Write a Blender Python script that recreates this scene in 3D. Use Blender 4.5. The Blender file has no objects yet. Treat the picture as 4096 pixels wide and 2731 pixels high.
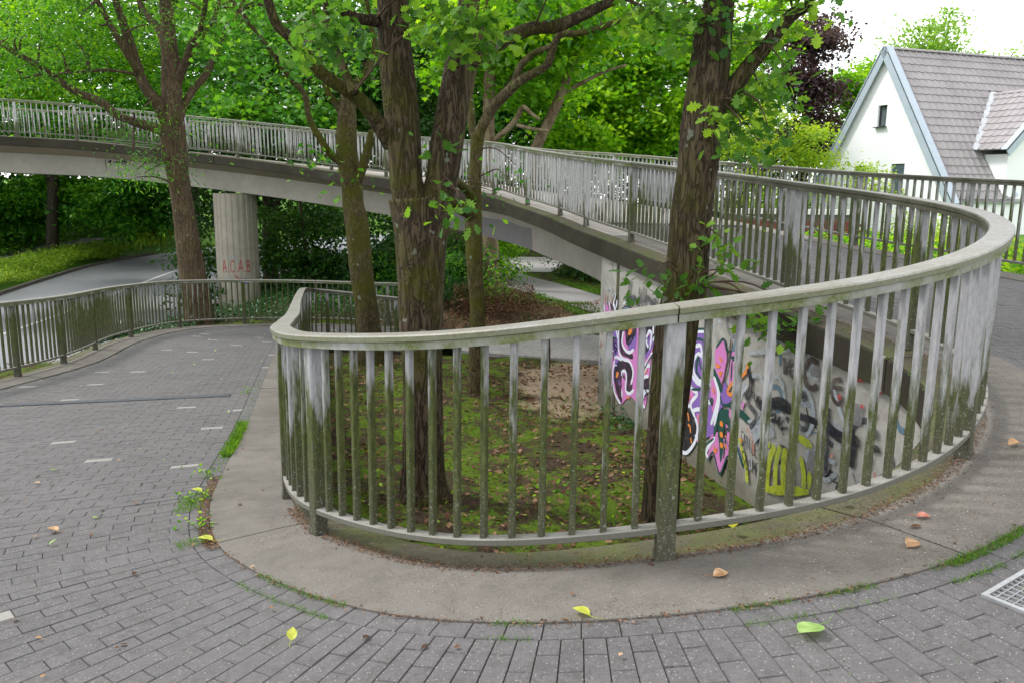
import bpy, math, random, time
import numpy as np
from mathutils import Vector, Matrix

T0 = time.time()
random.seed(7)
RNG = np.random.default_rng(11)
C = bpy.context.scene.collection
SC = bpy.context.scene

# ------------------------------------------------------------------ camera, sky, sun, exposure
cam_d = bpy.data.cameras.new('camera')
cam = bpy.data.objects.new('camera', cam_d)
C.objects.link(cam)
cam_d.sensor_width = 36.0
cam_d.lens = 28.87
cam_d.clip_end = 600
cam.location = (0, 0, 3.6)
cam.rotation_euler = (Matrix.Rotation(math.radians(90 - 10.56), 4, 'X') @ Matrix.Rotation(math.radians(0.70), 4, 'Z')).to_euler()
SC.camera = cam

SUN_EL, SUN_AZ = 50.0, -72.0       # azimuth measured from +Y towards +X
w = bpy.data.worlds.new('World')
SC.world = w
w.use_nodes = True
nt = w.node_tree
for n in list(nt.nodes): nt.nodes.remove(n)
wo = nt.nodes.new('ShaderNodeOutputWorld')
bg = nt.nodes.new('ShaderNodeBackground')
sky = nt.nodes.new('ShaderNodeTexSky')
sky.sky_type = 'NISHITA'
sky.sun_disc = False
sky.sun_elevation = math.radians(SUN_EL)
sky.sun_rotation = math.radians(SUN_AZ)
mixc = nt.nodes.new('ShaderNodeMix'); mixc.data_type = 'RGBA'
mixc.inputs['Factor'].default_value = 0.78
nt.links.new(sky.outputs['Color'], mixc.inputs['A'])
mixc.inputs['B'].default_value = (8.7, 8.65, 8.6, 1)      # closed, bright cloud cover
nt.links.new(mixc.outputs['Result'], bg.inputs['Color'])
bg.inputs['Strength'].default_value = 0.12
nt.links.new(bg.outputs['Background'], wo.inputs['Surface'])

sun_d = bpy.data.lights.new('sun', 'SUN')
sun_d.energy = 1.5
sun_d.angle = math.radians(11)
sun_d.color = (1.0, 0.97, 0.93)
sun = bpy.data.objects.new('sun', sun_d)
C.objects.link(sun)
_sd = Vector((math.sin(math.radians(SUN_AZ)) * math.cos(math.radians(SUN_EL)),
              math.cos(math.radians(SUN_AZ)) * math.cos(math.radians(SUN_EL)), math.sin(math.radians(SUN_EL))))
sun.rotation_euler = _sd.to_track_quat('Z', 'Y').to_euler()
SC.view_settings.view_transform = 'Standard'
SC.view_settings.look = 'None'
SC.view_settings.gamma = 1.0
SC.view_settings.use_curve_mapping = False
SC.view_settings.exposure = 1.22
SC.cycles.max_bounces = 8
SC.cycles.transparent_max_bounces = 8

# ------------------------------------------------------------------ geometry of the spiral ramp
#GEO
# pairs of points: foot of the inner railing, foot of the outer railing, going uphill
ST = np.array([
 (-1.2,16.75,.24, -1.4,20.25,.20),
 (-2.42,16.95,.27, -3.08,20.13,.20),
 (-3.55,17.27,.33, -5.4,20.05,.25),
 (-4.22,17.05,.42, -7.45,18.5,.39),
 (-4.0,15.6,.60, -7.72,15.9,.56),
 (-3.45,13.2,.80, -7.06,12.6,.80),
 (-2.87,10.8,1.00, -7.0,9.9,1.00),
 (-2.05,7.6,1.36, -6.9,6.5,1.26),
 (-1.65,5.9,1.56, -6.55,4.5,1.42),
 (-1.38,4.85,1.69, -6.0,2.6,1.56),
 (-1.01,4.09,1.79, -4.6,1.0,1.70),
 (-.25,3.42,1.93, -2.2,-.9,1.90),
 (.65,3.23,2.08, 1.2,-1.5,2.10),
 (1.55,3.42,2.19, 3.8,-.4,2.25),
 (2.29,3.99,2.29, 5.3,1.9,2.38),
 (2.82,4.88,2.39, 6.1,3.9,2.45),
 (2.91,5.91,2.48, 6.35,5.7,2.53),
 (2.51,7.41,2.61, 6.25,7.7,2.61),
 (2.05,9.4,2.76, 5.75,10.0,2.70),
 (1.61,11.29,2.89, 5.07,12.27,2.82),
 (1.15,13.11,3.02, 4.55,14.1,2.94),
 (.82,14.61,3.13, 4.0,15.8,3.06),
 (.27,16.08,3.28, 3.3,17.5,3.19),
 (-.41,17.53,3.46, 2.3,19.3,3.34),
 (-1.7,19.6,3.65, .9,21.2,3.50),
 (-3.3,21.6,3.84, -1.3,23.45,3.79),
 (-5.03,23.1,4.03, -3.7,25.4,4.02),
 (-6.44,23.93,4.20, -5.6,26.5,4.17),
 (-8.17,24.82,4.39, -7.6,27.4,4.34),
 (-9.9,25.5,4.56, -9.8,28.2,4.54),
 (-11.75,26.0,4.74, -12.0,28.6,4.71),
 (-13.35,25.72,4.87, -14.2,28.45,4.86),
 (-14.85,25.19,4.93, -16.0,28.1,4.90),
 (-17.5,24.2,5.00, -19.0,27.0,5.00),
 (-21,22.8,5.00, -23,25.5,5.00)], float)
K_P1, K_P6, K_END = 10, 19, len(ST) - 1

def st(t):
    """Catmull-Rom through the stations; t = station index, may be an array."""
    t = np.atleast_1d(np.asarray(t, float))
    i = np.clip(np.floor(t).astype(int), 0, len(ST) - 2)
    f = (t - i)[:, None]
    g = lambda k: ST[np.clip(k, 0, len(ST) - 1)]
    a, b, c, d = g(i - 1), g(i), g(i + 1), g(i + 2)
    return .5 * ((2 * b) + (-a + c) * f + (2 * a - 5 * b + 4 * c - d) * f ** 2 + (-a + 3 * b - 3 * c + d) * f ** 3)

def rp(t, d, dz=0., side=0):
    """point on the ramp: d metres outward from the inner railing (side=0) or inward from the outer one (side=1)"""
    q = st(t); I, O = q[:, :3], q[:, 3:]
    h = O - I; h = h / np.linalg.norm(h, axis=1)[:, None]
    d = np.broadcast_to(np.asarray(d, float), (len(q),))[:, None]
    p = (I + h * d) if side == 0 else (O - h * d)
    p = p.copy(); p[:, 2] += dz
    return p

def resample(fn, t0, t1, step, n=4000):
    """t values equally spaced along the curve fn(t)"""
    tt = np.linspace(t0, t1, n); p = fn(tt)
    s = np.concatenate([[0], np.cumsum(np.linalg.norm(np.diff(p, axis=0), axis=1))])
    k = max(1, int(round(s[-1] / step)))
    return np.interp(np.linspace(0, s[-1], k + 1), s, tt)

# the wall below the inner kerb, as a polyline with arc length, used for the wall and for what is sprayed on it
_wt = np.linspace(K_P6 + .345, 11.2, 700)
WALLP = rp(_wt, -.17)
WALLS = np.concatenate([[0], np.cumsum(np.linalg.norm(np.diff(WALLP[:, :2], axis=0), axis=1))])
def wall_at(s, z, off=0.):
    x = np.interp(s, WALLS, WALLP[:, 0]); y = np.interp(s, WALLS, WALLP[:, 1])
    x2 = np.interp(s + .05, WALLS, WALLP[:, 0]); y2 = np.interp(s + .05, WALLS, WALLP[:, 1])
    tx, ty = x2 - x, y2 - y
    l = np.hypot(tx, ty) + 1e-9
    nx, ny = ty / l, -tx / l      # towards the well
    return x + nx * off, y + ny * off, z
#ENDGEO
LIMBS = {
 'ash': [
  [(-7.8,20.2,-0.16,0.436),(-7.81,20.2,0.28,0.369),(-7.83,20.2,0.66,0.335),(-7.93,20.2,1.85,0.284),(-8.03,20.2,2.9,0.265),(-8.09,20.2,3.53,0.253),(-8.14,20.2,4.15,0.262),(-8.17,20.2,4.65,0.282),(-8.15,20.2,4.96,0.27),(-8.14,20.2,5.46,0.248),(-8.12,20.2,6.06,0.226),(-8.13,20.2,6.65,0.184),(-8.13,20.2,7.23,0.163),(-8.13,20.2,7.8,0.172),(-8.12,20.2,8.94,0.13),(-8.07,20.2,10.23,0.069)],
  [(-8.24,20.2,4.55,0.136),(-8.36,20.04,4.84,0.124),(-8.94,19.88,5.02,0.102),(-9.27,19.72,5.18,0.096),(-9.51,19.56,5.42,0.09),(-10.03,19.4,5.66,0.079),(-10.46,19.24,5.99,0.073),(-10.64,19.08,6.16,0.068),(-10.94,18.92,6.35,0.058),(-11.24,18.76,6.58,0.052),(-11.86,18.6,6.89,0.038)],
  [(-8.16,20.2,4.76,0.177),(-8.29,20.1,5.13,0.155),(-8.4,20.0,5.45,0.143),(-8.58,19.9,5.73,0.132),(-8.72,19.8,6.15,0.121),(-8.78,19.7,6.56,0.11),(-8.84,19.6,6.97,0.099),(-8.93,19.5,7.4,0.083),(-8.96,19.4,7.69,0.073),(-9.08,19.3,8.42,0.043)],
  [(-8.63,19.6,6.13,0.07),(-8.77,19.44,6.43,0.074),(-8.87,19.28,6.75,0.068),(-9.0,19.12,7.1,0.063),(-9.15,18.96,7.53,0.052),(-9.33,18.8,8.02,0.033)],
  [(-8.12,20.2,6.16,0.103),(-8.35,20.42,6.84,0.077),(-8.55,20.64,7.23,0.073),(-8.84,20.86,7.53,0.068),(-9.16,21.08,7.98,0.063),(-9.51,21.3,8.72,0.042)],
  [(-8.04,20.2,5.06,0.125),(-7.94,20.36,5.42,0.099),(-7.73,20.52,5.85,0.084),(-7.53,20.69,6.15,0.079),(-7.35,20.85,6.58,0.069),(-7.2,21.01,7.03,0.058),(-7.06,21.18,7.4,0.053),(-6.84,21.34,7.79,0.043),(-6.56,21.5,8.4,0.027)],
  [(-8.05,20.2,5.86,0.113),(-7.67,20.0,6.46,0.091),(-7.44,19.8,6.79,0.08),(-7.14,19.6,7.08,0.069),(-6.98,19.4,7.4,0.058),(-6.83,19.2,7.7,0.053),(-6.58,19.0,8.37,0.033)],
  [(-8.05,20.2,5.96,0.082),(-7.84,20.32,6.43,0.072),(-7.54,20.44,6.9,0.067),(-7.23,20.56,7.39,0.057),(-7.12,20.68,7.72,0.047),(-6.96,20.8,8.44,0.031)],
  [(-8.73,19.8,6.02,0.04),(-8.76,19.67,6.07,0.035),(-9.21,19.53,6.13,0.035),(-9.66,19.4,6.09,0.03),(-10.1,19.27,6.02,0.029),(-10.53,19.13,5.98,0.024),(-10.96,19.0,5.86,0.019)],
  [(-8.21,20.2,5.06,0.052),(-8.78,20.4,5.91,0.042),(-8.99,20.6,6.4,0.031)],
 ],
 'mossyL': [
  [(-2.57,14.7,0.29,0.303),(-2.58,14.7,0.5,0.247),(-2.6,14.7,1.02,0.222),(-2.66,14.7,1.66,0.212),(-2.73,14.7,2.28,0.203),(-2.78,14.7,2.9,0.201),(-2.83,14.7,3.28,0.192),(-2.85,14.7,3.58,0.192),(-2.91,14.7,3.96,0.183),(-2.92,14.7,4.4,0.174),(-2.9,14.7,4.86,0.151),(-2.89,14.7,5.17,0.128)],
  [(-2.86,14.7,3.81,0.084),(-3.03,14.6,4.01,0.068),(-3.16,14.5,4.13,0.064),(-3.24,14.4,4.27,0.06),(-3.46,14.3,4.7,0.055),(-3.5,14.2,5.08,0.051),(-3.69,14.1,5.3,0.047),(-3.89,14.0,5.62,0.043),(-4.09,13.9,5.9,0.039),(-4.33,13.8,6.24,0.035),(-4.48,13.7,6.44,0.031),(-4.72,13.6,6.82,0.02)],
  [(-2.82,14.7,3.51,0.092),(-2.67,14.62,3.85,0.091),(-2.57,14.55,4.11,0.083),(-2.48,14.47,4.36,0.067),(-2.45,14.4,4.54,0.037)],
  [(-2.92,14.7,4.55,0.083),(-3.04,14.73,4.92,0.068),(-3.23,14.77,5.17,0.053),(-3.34,14.8,5.5,0.045),(-3.39,14.83,5.87,0.038),(-3.44,14.87,6.3,0.03),(-3.5,14.9,6.8,0.022)],
  [(-2.9,14.7,4.99,0.09),(-2.79,14.84,5.3,0.076),(-2.58,14.98,5.61,0.061),(-2.48,15.12,5.99,0.054),(-2.57,15.26,6.46,0.046),(-2.68,15.4,6.99,0.035)],
 ],
 'oakfork': [
  [(-0.84,7.74,0.46,0.325),(-0.85,7.74,0.6,0.264),(-0.86,7.74,0.85,0.219),(-0.86,7.74,1.65,0.19),(-0.87,7.74,2.08,0.194),(-0.87,7.74,2.5,0.207),(-0.87,7.74,2.99,0.237),(-0.86,7.74,3.32,0.28),(-0.87,7.74,3.5,0.287)],
  [(-0.93,7.74,3.36,0.162),(-0.99,7.74,3.62,0.155),(-1.01,7.74,3.94,0.156),(-1.04,7.74,4.33,0.157),(-1.06,7.74,4.6,0.154),(-1.09,7.74,4.85,0.153),(-1.1,7.74,5.23,0.14),(-1.12,7.74,5.67,0.119),(-1.14,7.74,6.3,0.083)],
  [(-0.78,7.74,3.36,0.162),(-0.68,7.77,3.62,0.146),(-0.63,7.79,3.95,0.153),(-0.57,7.82,4.35,0.148),(-0.53,7.85,4.62,0.136),(-0.49,7.87,4.88,0.115),(-0.45,7.9,5.13,0.103),(-0.4,7.92,5.43,0.091),(-0.3,7.95,6.03,0.063)],
  [(-1.13,7.74,3.99,0.088),(-1.18,7.67,4.08,0.075),(-1.26,7.59,4.21,0.07),(-1.35,7.52,4.33,0.065),(-1.46,7.44,4.42,0.061),(-1.64,7.37,4.53,0.053),(-1.79,7.3,4.7,0.048),(-1.88,7.22,4.81,0.046),(-1.98,7.15,4.91,0.041),(-2.02,7.07,5.08,0.037),(-2.08,7.0,5.3,0.026)],
  [(-1.38,7.3,4.38,0.041),(-1.44,7.36,4.51,0.036),(-1.55,7.42,4.76,0.032),(-1.63,7.48,4.96,0.026),(-1.66,7.54,5.19,0.023),(-1.69,7.6,5.41,0.015)],
  [(-1.17,7.74,5.05,0.066),(-1.25,7.65,5.04,0.052),(-1.37,7.57,5.04,0.046),(-1.48,7.49,5.07,0.039),(-1.5,7.4,5.1,0.026)],
  [(-0.45,7.9,4.71,0.092),(-0.34,7.96,4.81,0.081),(-0.2,8.01,4.9,0.073),(-0.04,8.07,4.99,0.067),(0.17,8.12,5.08,0.063),(0.38,8.18,5.11,0.06),(0.59,8.23,5.2,0.054),(0.8,8.29,5.31,0.048),(0.99,8.34,5.41,0.042),(1.27,8.4,5.64,0.025)],
  [(-0.57,7.85,4.58,0.06),(-0.46,8.02,4.73,0.049),(-0.42,8.2,4.91,0.041)],
 ],
 'mossyR': [
  [(-0.56,12.5,0.28,0.185),(-0.55,12.5,0.49,0.143),(-0.54,12.5,1.15,0.128),(-0.53,12.5,1.79,0.124),(-0.58,12.5,2.37,0.123),(-0.59,12.5,2.62,0.126),(-0.6,12.5,3.19,0.131),(-0.59,12.5,3.72,0.104),(-0.56,12.5,4.16,0.097),(-0.54,12.5,4.38,0.103)],
  [(-0.54,12.5,4.31,0.097),(-0.47,12.43,4.49,0.08),(-0.31,12.36,4.76,0.076),(-0.1,12.29,4.96,0.072),(0.09,12.22,5.12,0.068),(0.4,12.15,5.28,0.059),(0.48,12.08,5.38,0.055),(0.54,12.02,5.58,0.049),(0.63,11.95,5.7,0.048),(0.86,11.88,5.7,0.045),(1.15,11.81,5.76,0.042),(1.44,11.74,5.87,0.035),(1.75,11.67,5.99,0.026),(2.11,11.6,6.2,0.017)],
  [(-0.02,12.3,5.03,0.056),(0.07,12.23,5.3,0.053),(0.25,12.15,5.47,0.046),(0.42,12.07,5.52,0.043),(0.52,12.0,5.56,0.036)],
  [(-0.55,12.5,4.27,0.077),(-0.63,12.58,4.47,0.062),(-0.65,12.67,4.74,0.055),(-0.68,12.75,4.94,0.052),(-0.6,12.83,5.4,0.042),(-0.52,12.92,5.85,0.036),(-0.43,13.0,6.36,0.026)],
  [(-0.57,12.5,3.19,0.105),(-0.71,12.3,3.28,0.11),(-0.85,12.1,3.36,0.089),(-0.9,11.9,3.41,0.062)],
  [(-0.59,12.5,3.35,0.078),(-0.67,12.3,3.53,0.071),(-0.76,12.1,3.63,0.063),(-0.81,11.9,3.68,0.059)],
 ],
 'oakR': [
  [(1.39,7.2,0.41,0.223),(1.39,7.2,0.58,0.178),(1.4,7.2,1.28,0.167),(1.44,7.2,1.98,0.18),(1.47,7.2,2.49,0.181),(1.52,7.2,2.78,0.186),(1.54,7.2,3.32,0.183),(1.57,7.2,3.74,0.17),(1.58,7.2,3.99,0.171),(1.59,7.2,4.19,0.17),(1.62,7.2,4.46,0.176),(1.63,7.2,4.65,0.168),(1.65,7.2,4.9,0.152),(1.68,7.2,5.15,0.122),(1.68,7.2,5.56,0.1),(1.68,7.2,6.14,0.063)],
  [(1.65,7.2,4.21,0.092),(1.74,7.17,4.34,0.081),(1.82,7.13,4.44,0.073),(1.93,7.1,4.61,0.067),(2.05,7.07,4.76,0.059),(2.15,7.03,4.91,0.057),(2.24,7.0,5.01,0.051),(2.33,6.97,5.06,0.042),(2.34,6.93,5.12,0.035),(2.4,6.9,5.29,0.024)],
 ],
 'plane': [
  [(-0.64,27.2,0.09,0.377),(-0.66,27.2,0.42,0.333),(-0.71,27.2,0.93,0.274),(-0.73,27.2,1.48,0.252),(-0.77,27.2,2.22,0.236),(-0.83,27.2,4.04,0.219),(-0.84,27.2,5.3,0.203),(-0.82,27.2,6.69,0.194),(-0.74,27.2,7.58,0.179),(-0.59,27.2,8.61,0.151),(-0.53,27.2,9.38,0.136),(-0.47,27.2,10.78,0.094)],
  [(-0.79,27.2,4.87,0.112),(-0.58,27.0,5.16,0.097),(-0.21,26.8,5.43,0.097),(0.08,26.6,5.78,0.082),(0.25,26.4,6.08,0.074),(0.51,26.2,5.86,0.06),(0.77,26.0,5.68,0.04)],
  [(0.08,26.6,5.54,0.068),(0.58,26.2,5.4,0.054),(1.02,25.8,5.33,0.04)],
  [(-0.79,27.2,6.09,0.098),(-0.46,27.47,6.66,0.077),(-0.12,27.73,7.24,0.063),(0.08,28.0,8.09,0.05)],
 ],
 'planelean': [
  [(0.38,28.5,3.05,0.224),(0.74,28.5,4.96,0.199),(1.13,28.5,5.75,0.183),(1.46,28.5,6.49,0.168),(1.69,28.5,7.15,0.145),(2.02,28.5,7.97,0.123),(2.37,28.5,8.88,0.093),(2.63,28.5,9.7,0.071)],
  [(1.56,28.5,6.73,0.087),(2.26,28.33,7.07,0.065),(2.95,28.17,7.4,0.05),(3.64,28.0,7.59,0.036)],
 ],
 'roadtree': [
  [(-23.57,42.0,-0.31,0.334),(-23.55,42.0,-0.13,0.3),(-23.35,42.0,1.85,0.265),(-23.21,42.0,3.16,0.274),(-23.15,42.0,3.8,0.284),(-23.02,42.0,5.51,0.239),(-22.84,42.0,8.23,0.193),(-22.68,42.0,10.67,0.127)],
  [(-23.23,42.0,3.37,0.131),(-23.27,41.67,3.84,0.098),(-23.32,41.33,4.32,0.086),(-23.59,41.0,5.04,0.064)],
  [(-23.13,42.0,3.59,0.131),(-22.55,41.5,4.02,0.097),(-21.93,41.0,4.64,0.074)],
 ],
 'farA': [
  [(7.83,48.0,5.83,0.124),(7.86,48.0,6.91,0.099),(7.56,48.0,8.1,0.086)],
 ],
 'birch': [
  [(-6.93,27.5,1.12,0.051),(-6.99,27.5,2.27,0.043),(-7.05,27.5,2.98,0.043),(-7.09,27.5,3.41,0.036)],
 ],
 'mapleback': [
  [(2.09,44.0,2.09,0.185),(1.95,44.0,6.57,0.17),(1.76,44.0,9.18,0.134)],
 ],
 'stick': [
  [(0.63,14.6,0.45,0.055),(0.65,14.6,0.76,0.051),(0.63,14.6,1.06,0.047),(0.63,14.6,1.14,0.039)],
 ],
 'yellow': [
  [(6.6,24.0,2.09,0.057),(6.56,24.0,3.09,0.057),(6.62,24.0,4.08,0.05),(6.91,24.0,4.93,0.037),(7.24,24.0,5.53,0.025)],
  [(6.62,24.0,4.08,0.037),(6.31,24.0,4.68,0.025),(6.03,24.0,5.28,0.019)],
  [(6.64,24.0,3.83,0.037),(7.52,23.5,4.56,0.024),(8.04,23.0,5.01,0.018)],
 ],
}
CLUMPS = {
 'ash': [(-10.66,18.8,6.94,1.04,0.57,0.57,26),(-9.4,19.0,7.35,0.86,0.48,0.48,22),(-10.64,18.6,5.92,0.76,0.25,0.25,12),(-9.78,19.2,6.38,0.68,0.29,0.29,12),(-9.23,21.5,7.87,0.86,0.54,0.54,16),(-7.01,19.5,7.3,0.88,0.59,0.59,22),(-6.46,20.5,7.11,0.62,0.41,0.41,10),(-7.2,20.5,8.65,2.04,0.92,0.92,40),(-9.29,19.0,8.6,2.35,1.04,1.04,55),(-8.44,20.5,9.96,3.02,1.01,1.01,50),(-8.37,19.9,4.13,0.31,0.12,0.12,7),(-8.82,19.7,3.87,0.18,0.09,0.09,4),(-8.59,19.7,4.22,0.22,0.09,0.09,4),(-7.85,19.9,5.09,0.2,0.14,0.14,4),(-8.68,19.4,5.23,0.3,0.14,0.14,5),(-6.17,21.0,7.8,0.63,0.53,0.53,10)],
 'mossyL': [(-3.95,13.8,5.5,0.42,0.28,0.28,9),(-4.28,13.6,6.06,0.41,0.34,0.34,9),(-3.62,14.8,6.21,0.52,0.45,0.45,16),(-2.6,15.4,6.26,0.47,0.47,0.47,12),(-2.85,14.8,7.13,1.47,0.66,0.66,30),(-3.35,14.5,4.2,0.25,0.19,0.19,4),(-2.93,14.4,3.66,0.12,0.09,0.09,2),(-3.75,15.2,5.33,0.47,0.31,0.31,8),(-2.51,15.0,5.54,0.31,0.31,0.38,6)],
 'oakfork': [(-1.46,6.6,4.85,0.13,0.13,0.14,10),(-1.55,6.6,4.7,0.1,0.05,0.05,5),(-0.53,7.0,4.95,0.18,0.12,0.12,10),(-0.33,6.9,4.75,0.12,0.12,0.15,8),(-0.63,6.8,4.94,0.14,0.09,0.09,6),(-0.26,7.0,4.92,0.11,0.11,0.14,5),(-0.93,7.3,5.45,0.94,0.22,0.22,30),(0.46,8.2,5.7,0.81,0.28,0.28,26),(1.25,8.3,5.22,0.21,0.15,0.15,8),(-0.53,7.2,3.47,0.1,0.05,0.05,3),(-0.68,7.5,4.06,0.04,0.04,0.04,1),(-1.2,7.2,5.79,1.06,0.32,0.32,30),(1.3,8.0,5.26,0.2,0.1,0.1,5)],
 'mossyR': [(-0.16,12.1,3.8,0.16,0.13,0.13,3),(-0.35,12.1,3.61,0.1,0.08,0.08,2),(0.98,11.8,5.95,0.47,0.24,0.24,10),(1.84,11.6,5.76,0.35,0.23,0.23,8),(0.09,12.8,6.2,0.45,0.39,0.39,10),(0.39,12.2,6.54,1.21,0.43,0.43,24),(-0.75,11.9,3.42,0.15,0.09,0.09,3)],
 'oakR': [(1.32,7.0,5.01,0.14,0.13,0.13,8),(1.27,7.0,4.87,0.11,0.07,0.07,3),(1.89,7.3,4.97,0.15,0.15,0.17,9),(2.12,7.4,4.52,0.15,0.15,0.15,8),(2.21,7.3,4.31,0.13,0.13,0.15,8),(1.91,7.2,4.28,0.13,0.13,0.15,9),(1.95,6.9,4.05,0.11,0.11,0.11,6),(1.59,6.8,4.24,0.1,0.06,0.06,4),(2.06,6.8,4.58,0.09,0.09,0.1,4),(2.31,6.8,5.04,0.1,0.07,0.07,4),(2.25,6.9,5.26,0.21,0.1,0.1,8),(1.51,7.0,5.37,0.42,0.17,0.17,16),(2.12,7.0,5.57,0.55,0.24,0.24,20),(1.18,6.9,2.96,0.11,0.05,0.05,3),(1.7,7.0,3.16,0.11,0.06,0.06,4),(1.74,6.9,3.02,0.08,0.08,0.12,4),(1.64,6.9,2.82,0.11,0.08,0.08,4),(2.09,6.8,2.58,0.18,0.08,0.08,6),(2.38,6.7,2.63,0.16,0.07,0.07,5),(1.46,6.8,5.0,0.1,0.09,0.09,4),(1.83,6.9,4.86,0.12,0.07,0.07,4),(2.13,6.9,4.99,0.08,0.07,0.07,3)],
 'plane': [(-0.46,26.5,8.48,1.47,1.2,1.2,42),(1.59,27.5,8.69,1.8,1.11,1.11,50),(0.71,30.0,7.25,1.38,0.92,0.92,30),(-0.05,28.0,7.41,1.28,1.14,1.14,30),(2.36,31.0,5.94,1.43,0.64,0.64,24),(0.18,27.0,10.11,3.49,1.08,1.08,50),(-1.76,28.0,7.53,0.99,0.99,1.71,24),(1.42,31.0,5.23,1.28,0.42,0.42,12)],
 'planelean': [(4.47,33.5,9.83,2.02,1.35,1.35,48),(4.48,33.0,7.82,2.01,1.18,1.18,56),(5.75,32.3,6.64,1.49,0.83,0.83,40),(3.76,33.5,5.89,1.21,0.62,0.62,20),(5.33,32.5,5.52,1.01,0.42,0.42,16),(6.36,33.5,9.04,1.35,1.35,1.35,36),(3.56,33.5,11.71,4.0,1.33,1.33,60),(7.9,34.5,10.05,1.56,1.56,1.74,36),(4.67,32.3,8.83,1.31,0.65,0.65,24),(3.33,33.0,6.83,1.18,0.84,0.84,24)],
}
BACK = {
 'left_tall': [(-28.34,50.0,12.49,6.55,3.02,3.02,40),(-19.86,36.0,10.0,3.08,2.0,2.0,50),(-20.02,35.0,7.96,2.49,1.07,1.07,40),(-17.32,37.0,9.15,2.25,2.06,2.06,50),(-18.16,37.0,12.65,5.52,1.66,1.66,60)],
 'left_mid': [(-14.71,38.0,9.34,2.31,2.31,2.89,60),(-14.05,36.0,7.1,2.03,1.11,1.11,40),(-15.81,35.0,6.98,1.61,0.9,0.9,30)],
 'left_low': [(-19.58,34.0,6.49,1.74,1.05,1.05,30),(-17.71,34.0,5.84,1.58,0.88,0.88,30),(-16.01,34.0,5.18,1.58,0.88,0.88,26),(-19.75,36.0,5.24,2.98,0.93,0.93,30)],
 'mid_dark': [(-9.47,32.0,8.46,2.11,2.11,2.27,70),(-9.89,31.0,6.33,1.75,0.95,0.95,44),(-7.56,30.5,5.86,1.41,0.94,0.94,34),(-9.31,33.0,11.45,3.29,1.32,1.32,50)],
 'mid_right': [(-6.28,34.0,8.48,1.9,1.9,2.76,60),(-4.27,33.0,6.75,1.86,1.86,2.03,60),(-3.26,35.0,10.01,1.94,1.94,2.11,50),(-5.47,32.0,5.68,2.14,0.99,0.99,44)],
 'pier_bush': [(-6.97,27.5,1.12,1.02,0.73,0.73,22),(-5.41,27.0,1.18,1.0,0.86,0.86,24),(-4.32,26.5,1.79,0.7,0.7,0.98,22),(-6.47,28.0,2.25,1.47,0.88,0.88,30),(-2.74,29.0,1.65,0.92,0.92,1.22,30),(-1.68,26.8,1.24,0.57,0.57,0.85,14),(-11.03,30.0,5.03,1.39,0.77,0.77,26),(-8.25,29.5,5.04,1.37,0.61,0.61,24),(-7.1,29.5,2.79,1.7,0.77,0.77,34),(-8.25,29.0,1.58,0.92,0.92,1.22,24),(-10.82,29.5,2.75,0.62,0.62,1.08,18),(-10.22,27.5,1.66,0.38,0.38,0.87,12),(-9.61,25.5,0.72,0.3,0.3,0.68,8)],
 'copper': [(15.38,45.0,10.78,1.37,1.37,1.82,60),(15.93,44.0,7.83,1.13,1.13,2.03,55),(14.6,45.0,9.02,1.38,1.38,1.83,50),(14.49,44.0,6.06,2.04,1.36,1.36,50),(15.35,46.0,12.69,1.15,1.15,1.15,24)],
 'yellow': [(6.73,23.5,5.49,0.48,0.48,0.6,20),(6.28,23.5,4.9,0.61,0.41,0.41,20),(7.5,23.5,4.91,0.73,0.48,0.48,26),(8.08,23.2,5.37,0.48,0.48,0.48,16),(8.31,23.0,4.55,0.59,0.31,0.31,14),(6.2,23.0,4.06,0.72,0.24,0.24,12),(9.44,22.5,4.26,0.35,0.14,0.14,6),(6.8,22.5,3.59,1.06,0.47,0.47,24),(9.35,22.2,3.8,0.58,0.25,0.25,8),(8.38,22.4,3.84,0.47,0.23,0.23,6)],
 'behind_house': [(21.77,55.0,10.26,1.4,1.4,1.96,50),(22.28,54.0,7.75,1.39,1.39,1.66,40),(20.84,54.0,6.66,1.39,1.39,1.67,30),(23.49,56.0,11.49,1.14,1.14,1.14,20)],
 'pale_house': [(24.53,52.0,12.72,1.84,1.05,1.05,30),(26.02,52.0,13.49,1.57,1.05,1.05,18),(23.27,52.0,12.21,1.05,0.63,0.63,12),(28.54,53.0,12.3,1.34,0.59,0.59,8),(30.7,53.0,12.2,0.8,0.59,0.59,5),(24.88,51.0,12.06,1.55,0.77,0.77,20),(26.65,52.0,12.5,1.57,0.89,0.89,12)],
 'blue_far': [(9.55,62.0,6.94,3.84,1.6,1.6,70),(12.29,60.0,7.77,3.09,2.78,2.78,60),(8.46,64.0,8.95,3.94,2.63,2.63,50),(13.72,58.0,6.78,2.39,1.8,1.8,40)],
 'green_mid': [(8.51,36.0,8.77,1.46,1.46,2.37,50),(10.61,38.0,10.73,1.53,1.34,1.34,40),(9.52,36.0,7.38,1.1,1.1,1.29,30)],
 'sumac': [(-18.73,43.0,1.2,0.27,0.2,0.2,4),(-18.39,43.4,1.37,0.32,0.27,0.27,5),(-18.89,42.6,1.0,0.22,0.13,0.13,3)],
 'under_left': [(-25.72,44.0,3.35,2.53,1.06,1.06,56),(-21.33,43.0,3.18,2.47,0.99,0.99,56),(-18.89,43.0,2.76,1.8,1.12,1.12,44),(-24.88,46.5,1.92,5.37,0.88,0.88,50),(-18.61,42.0,3.64,1.75,0.79,0.79,26),(-27.13,45.0,2.17,1.65,1.18,1.18,30)],
}
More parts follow.
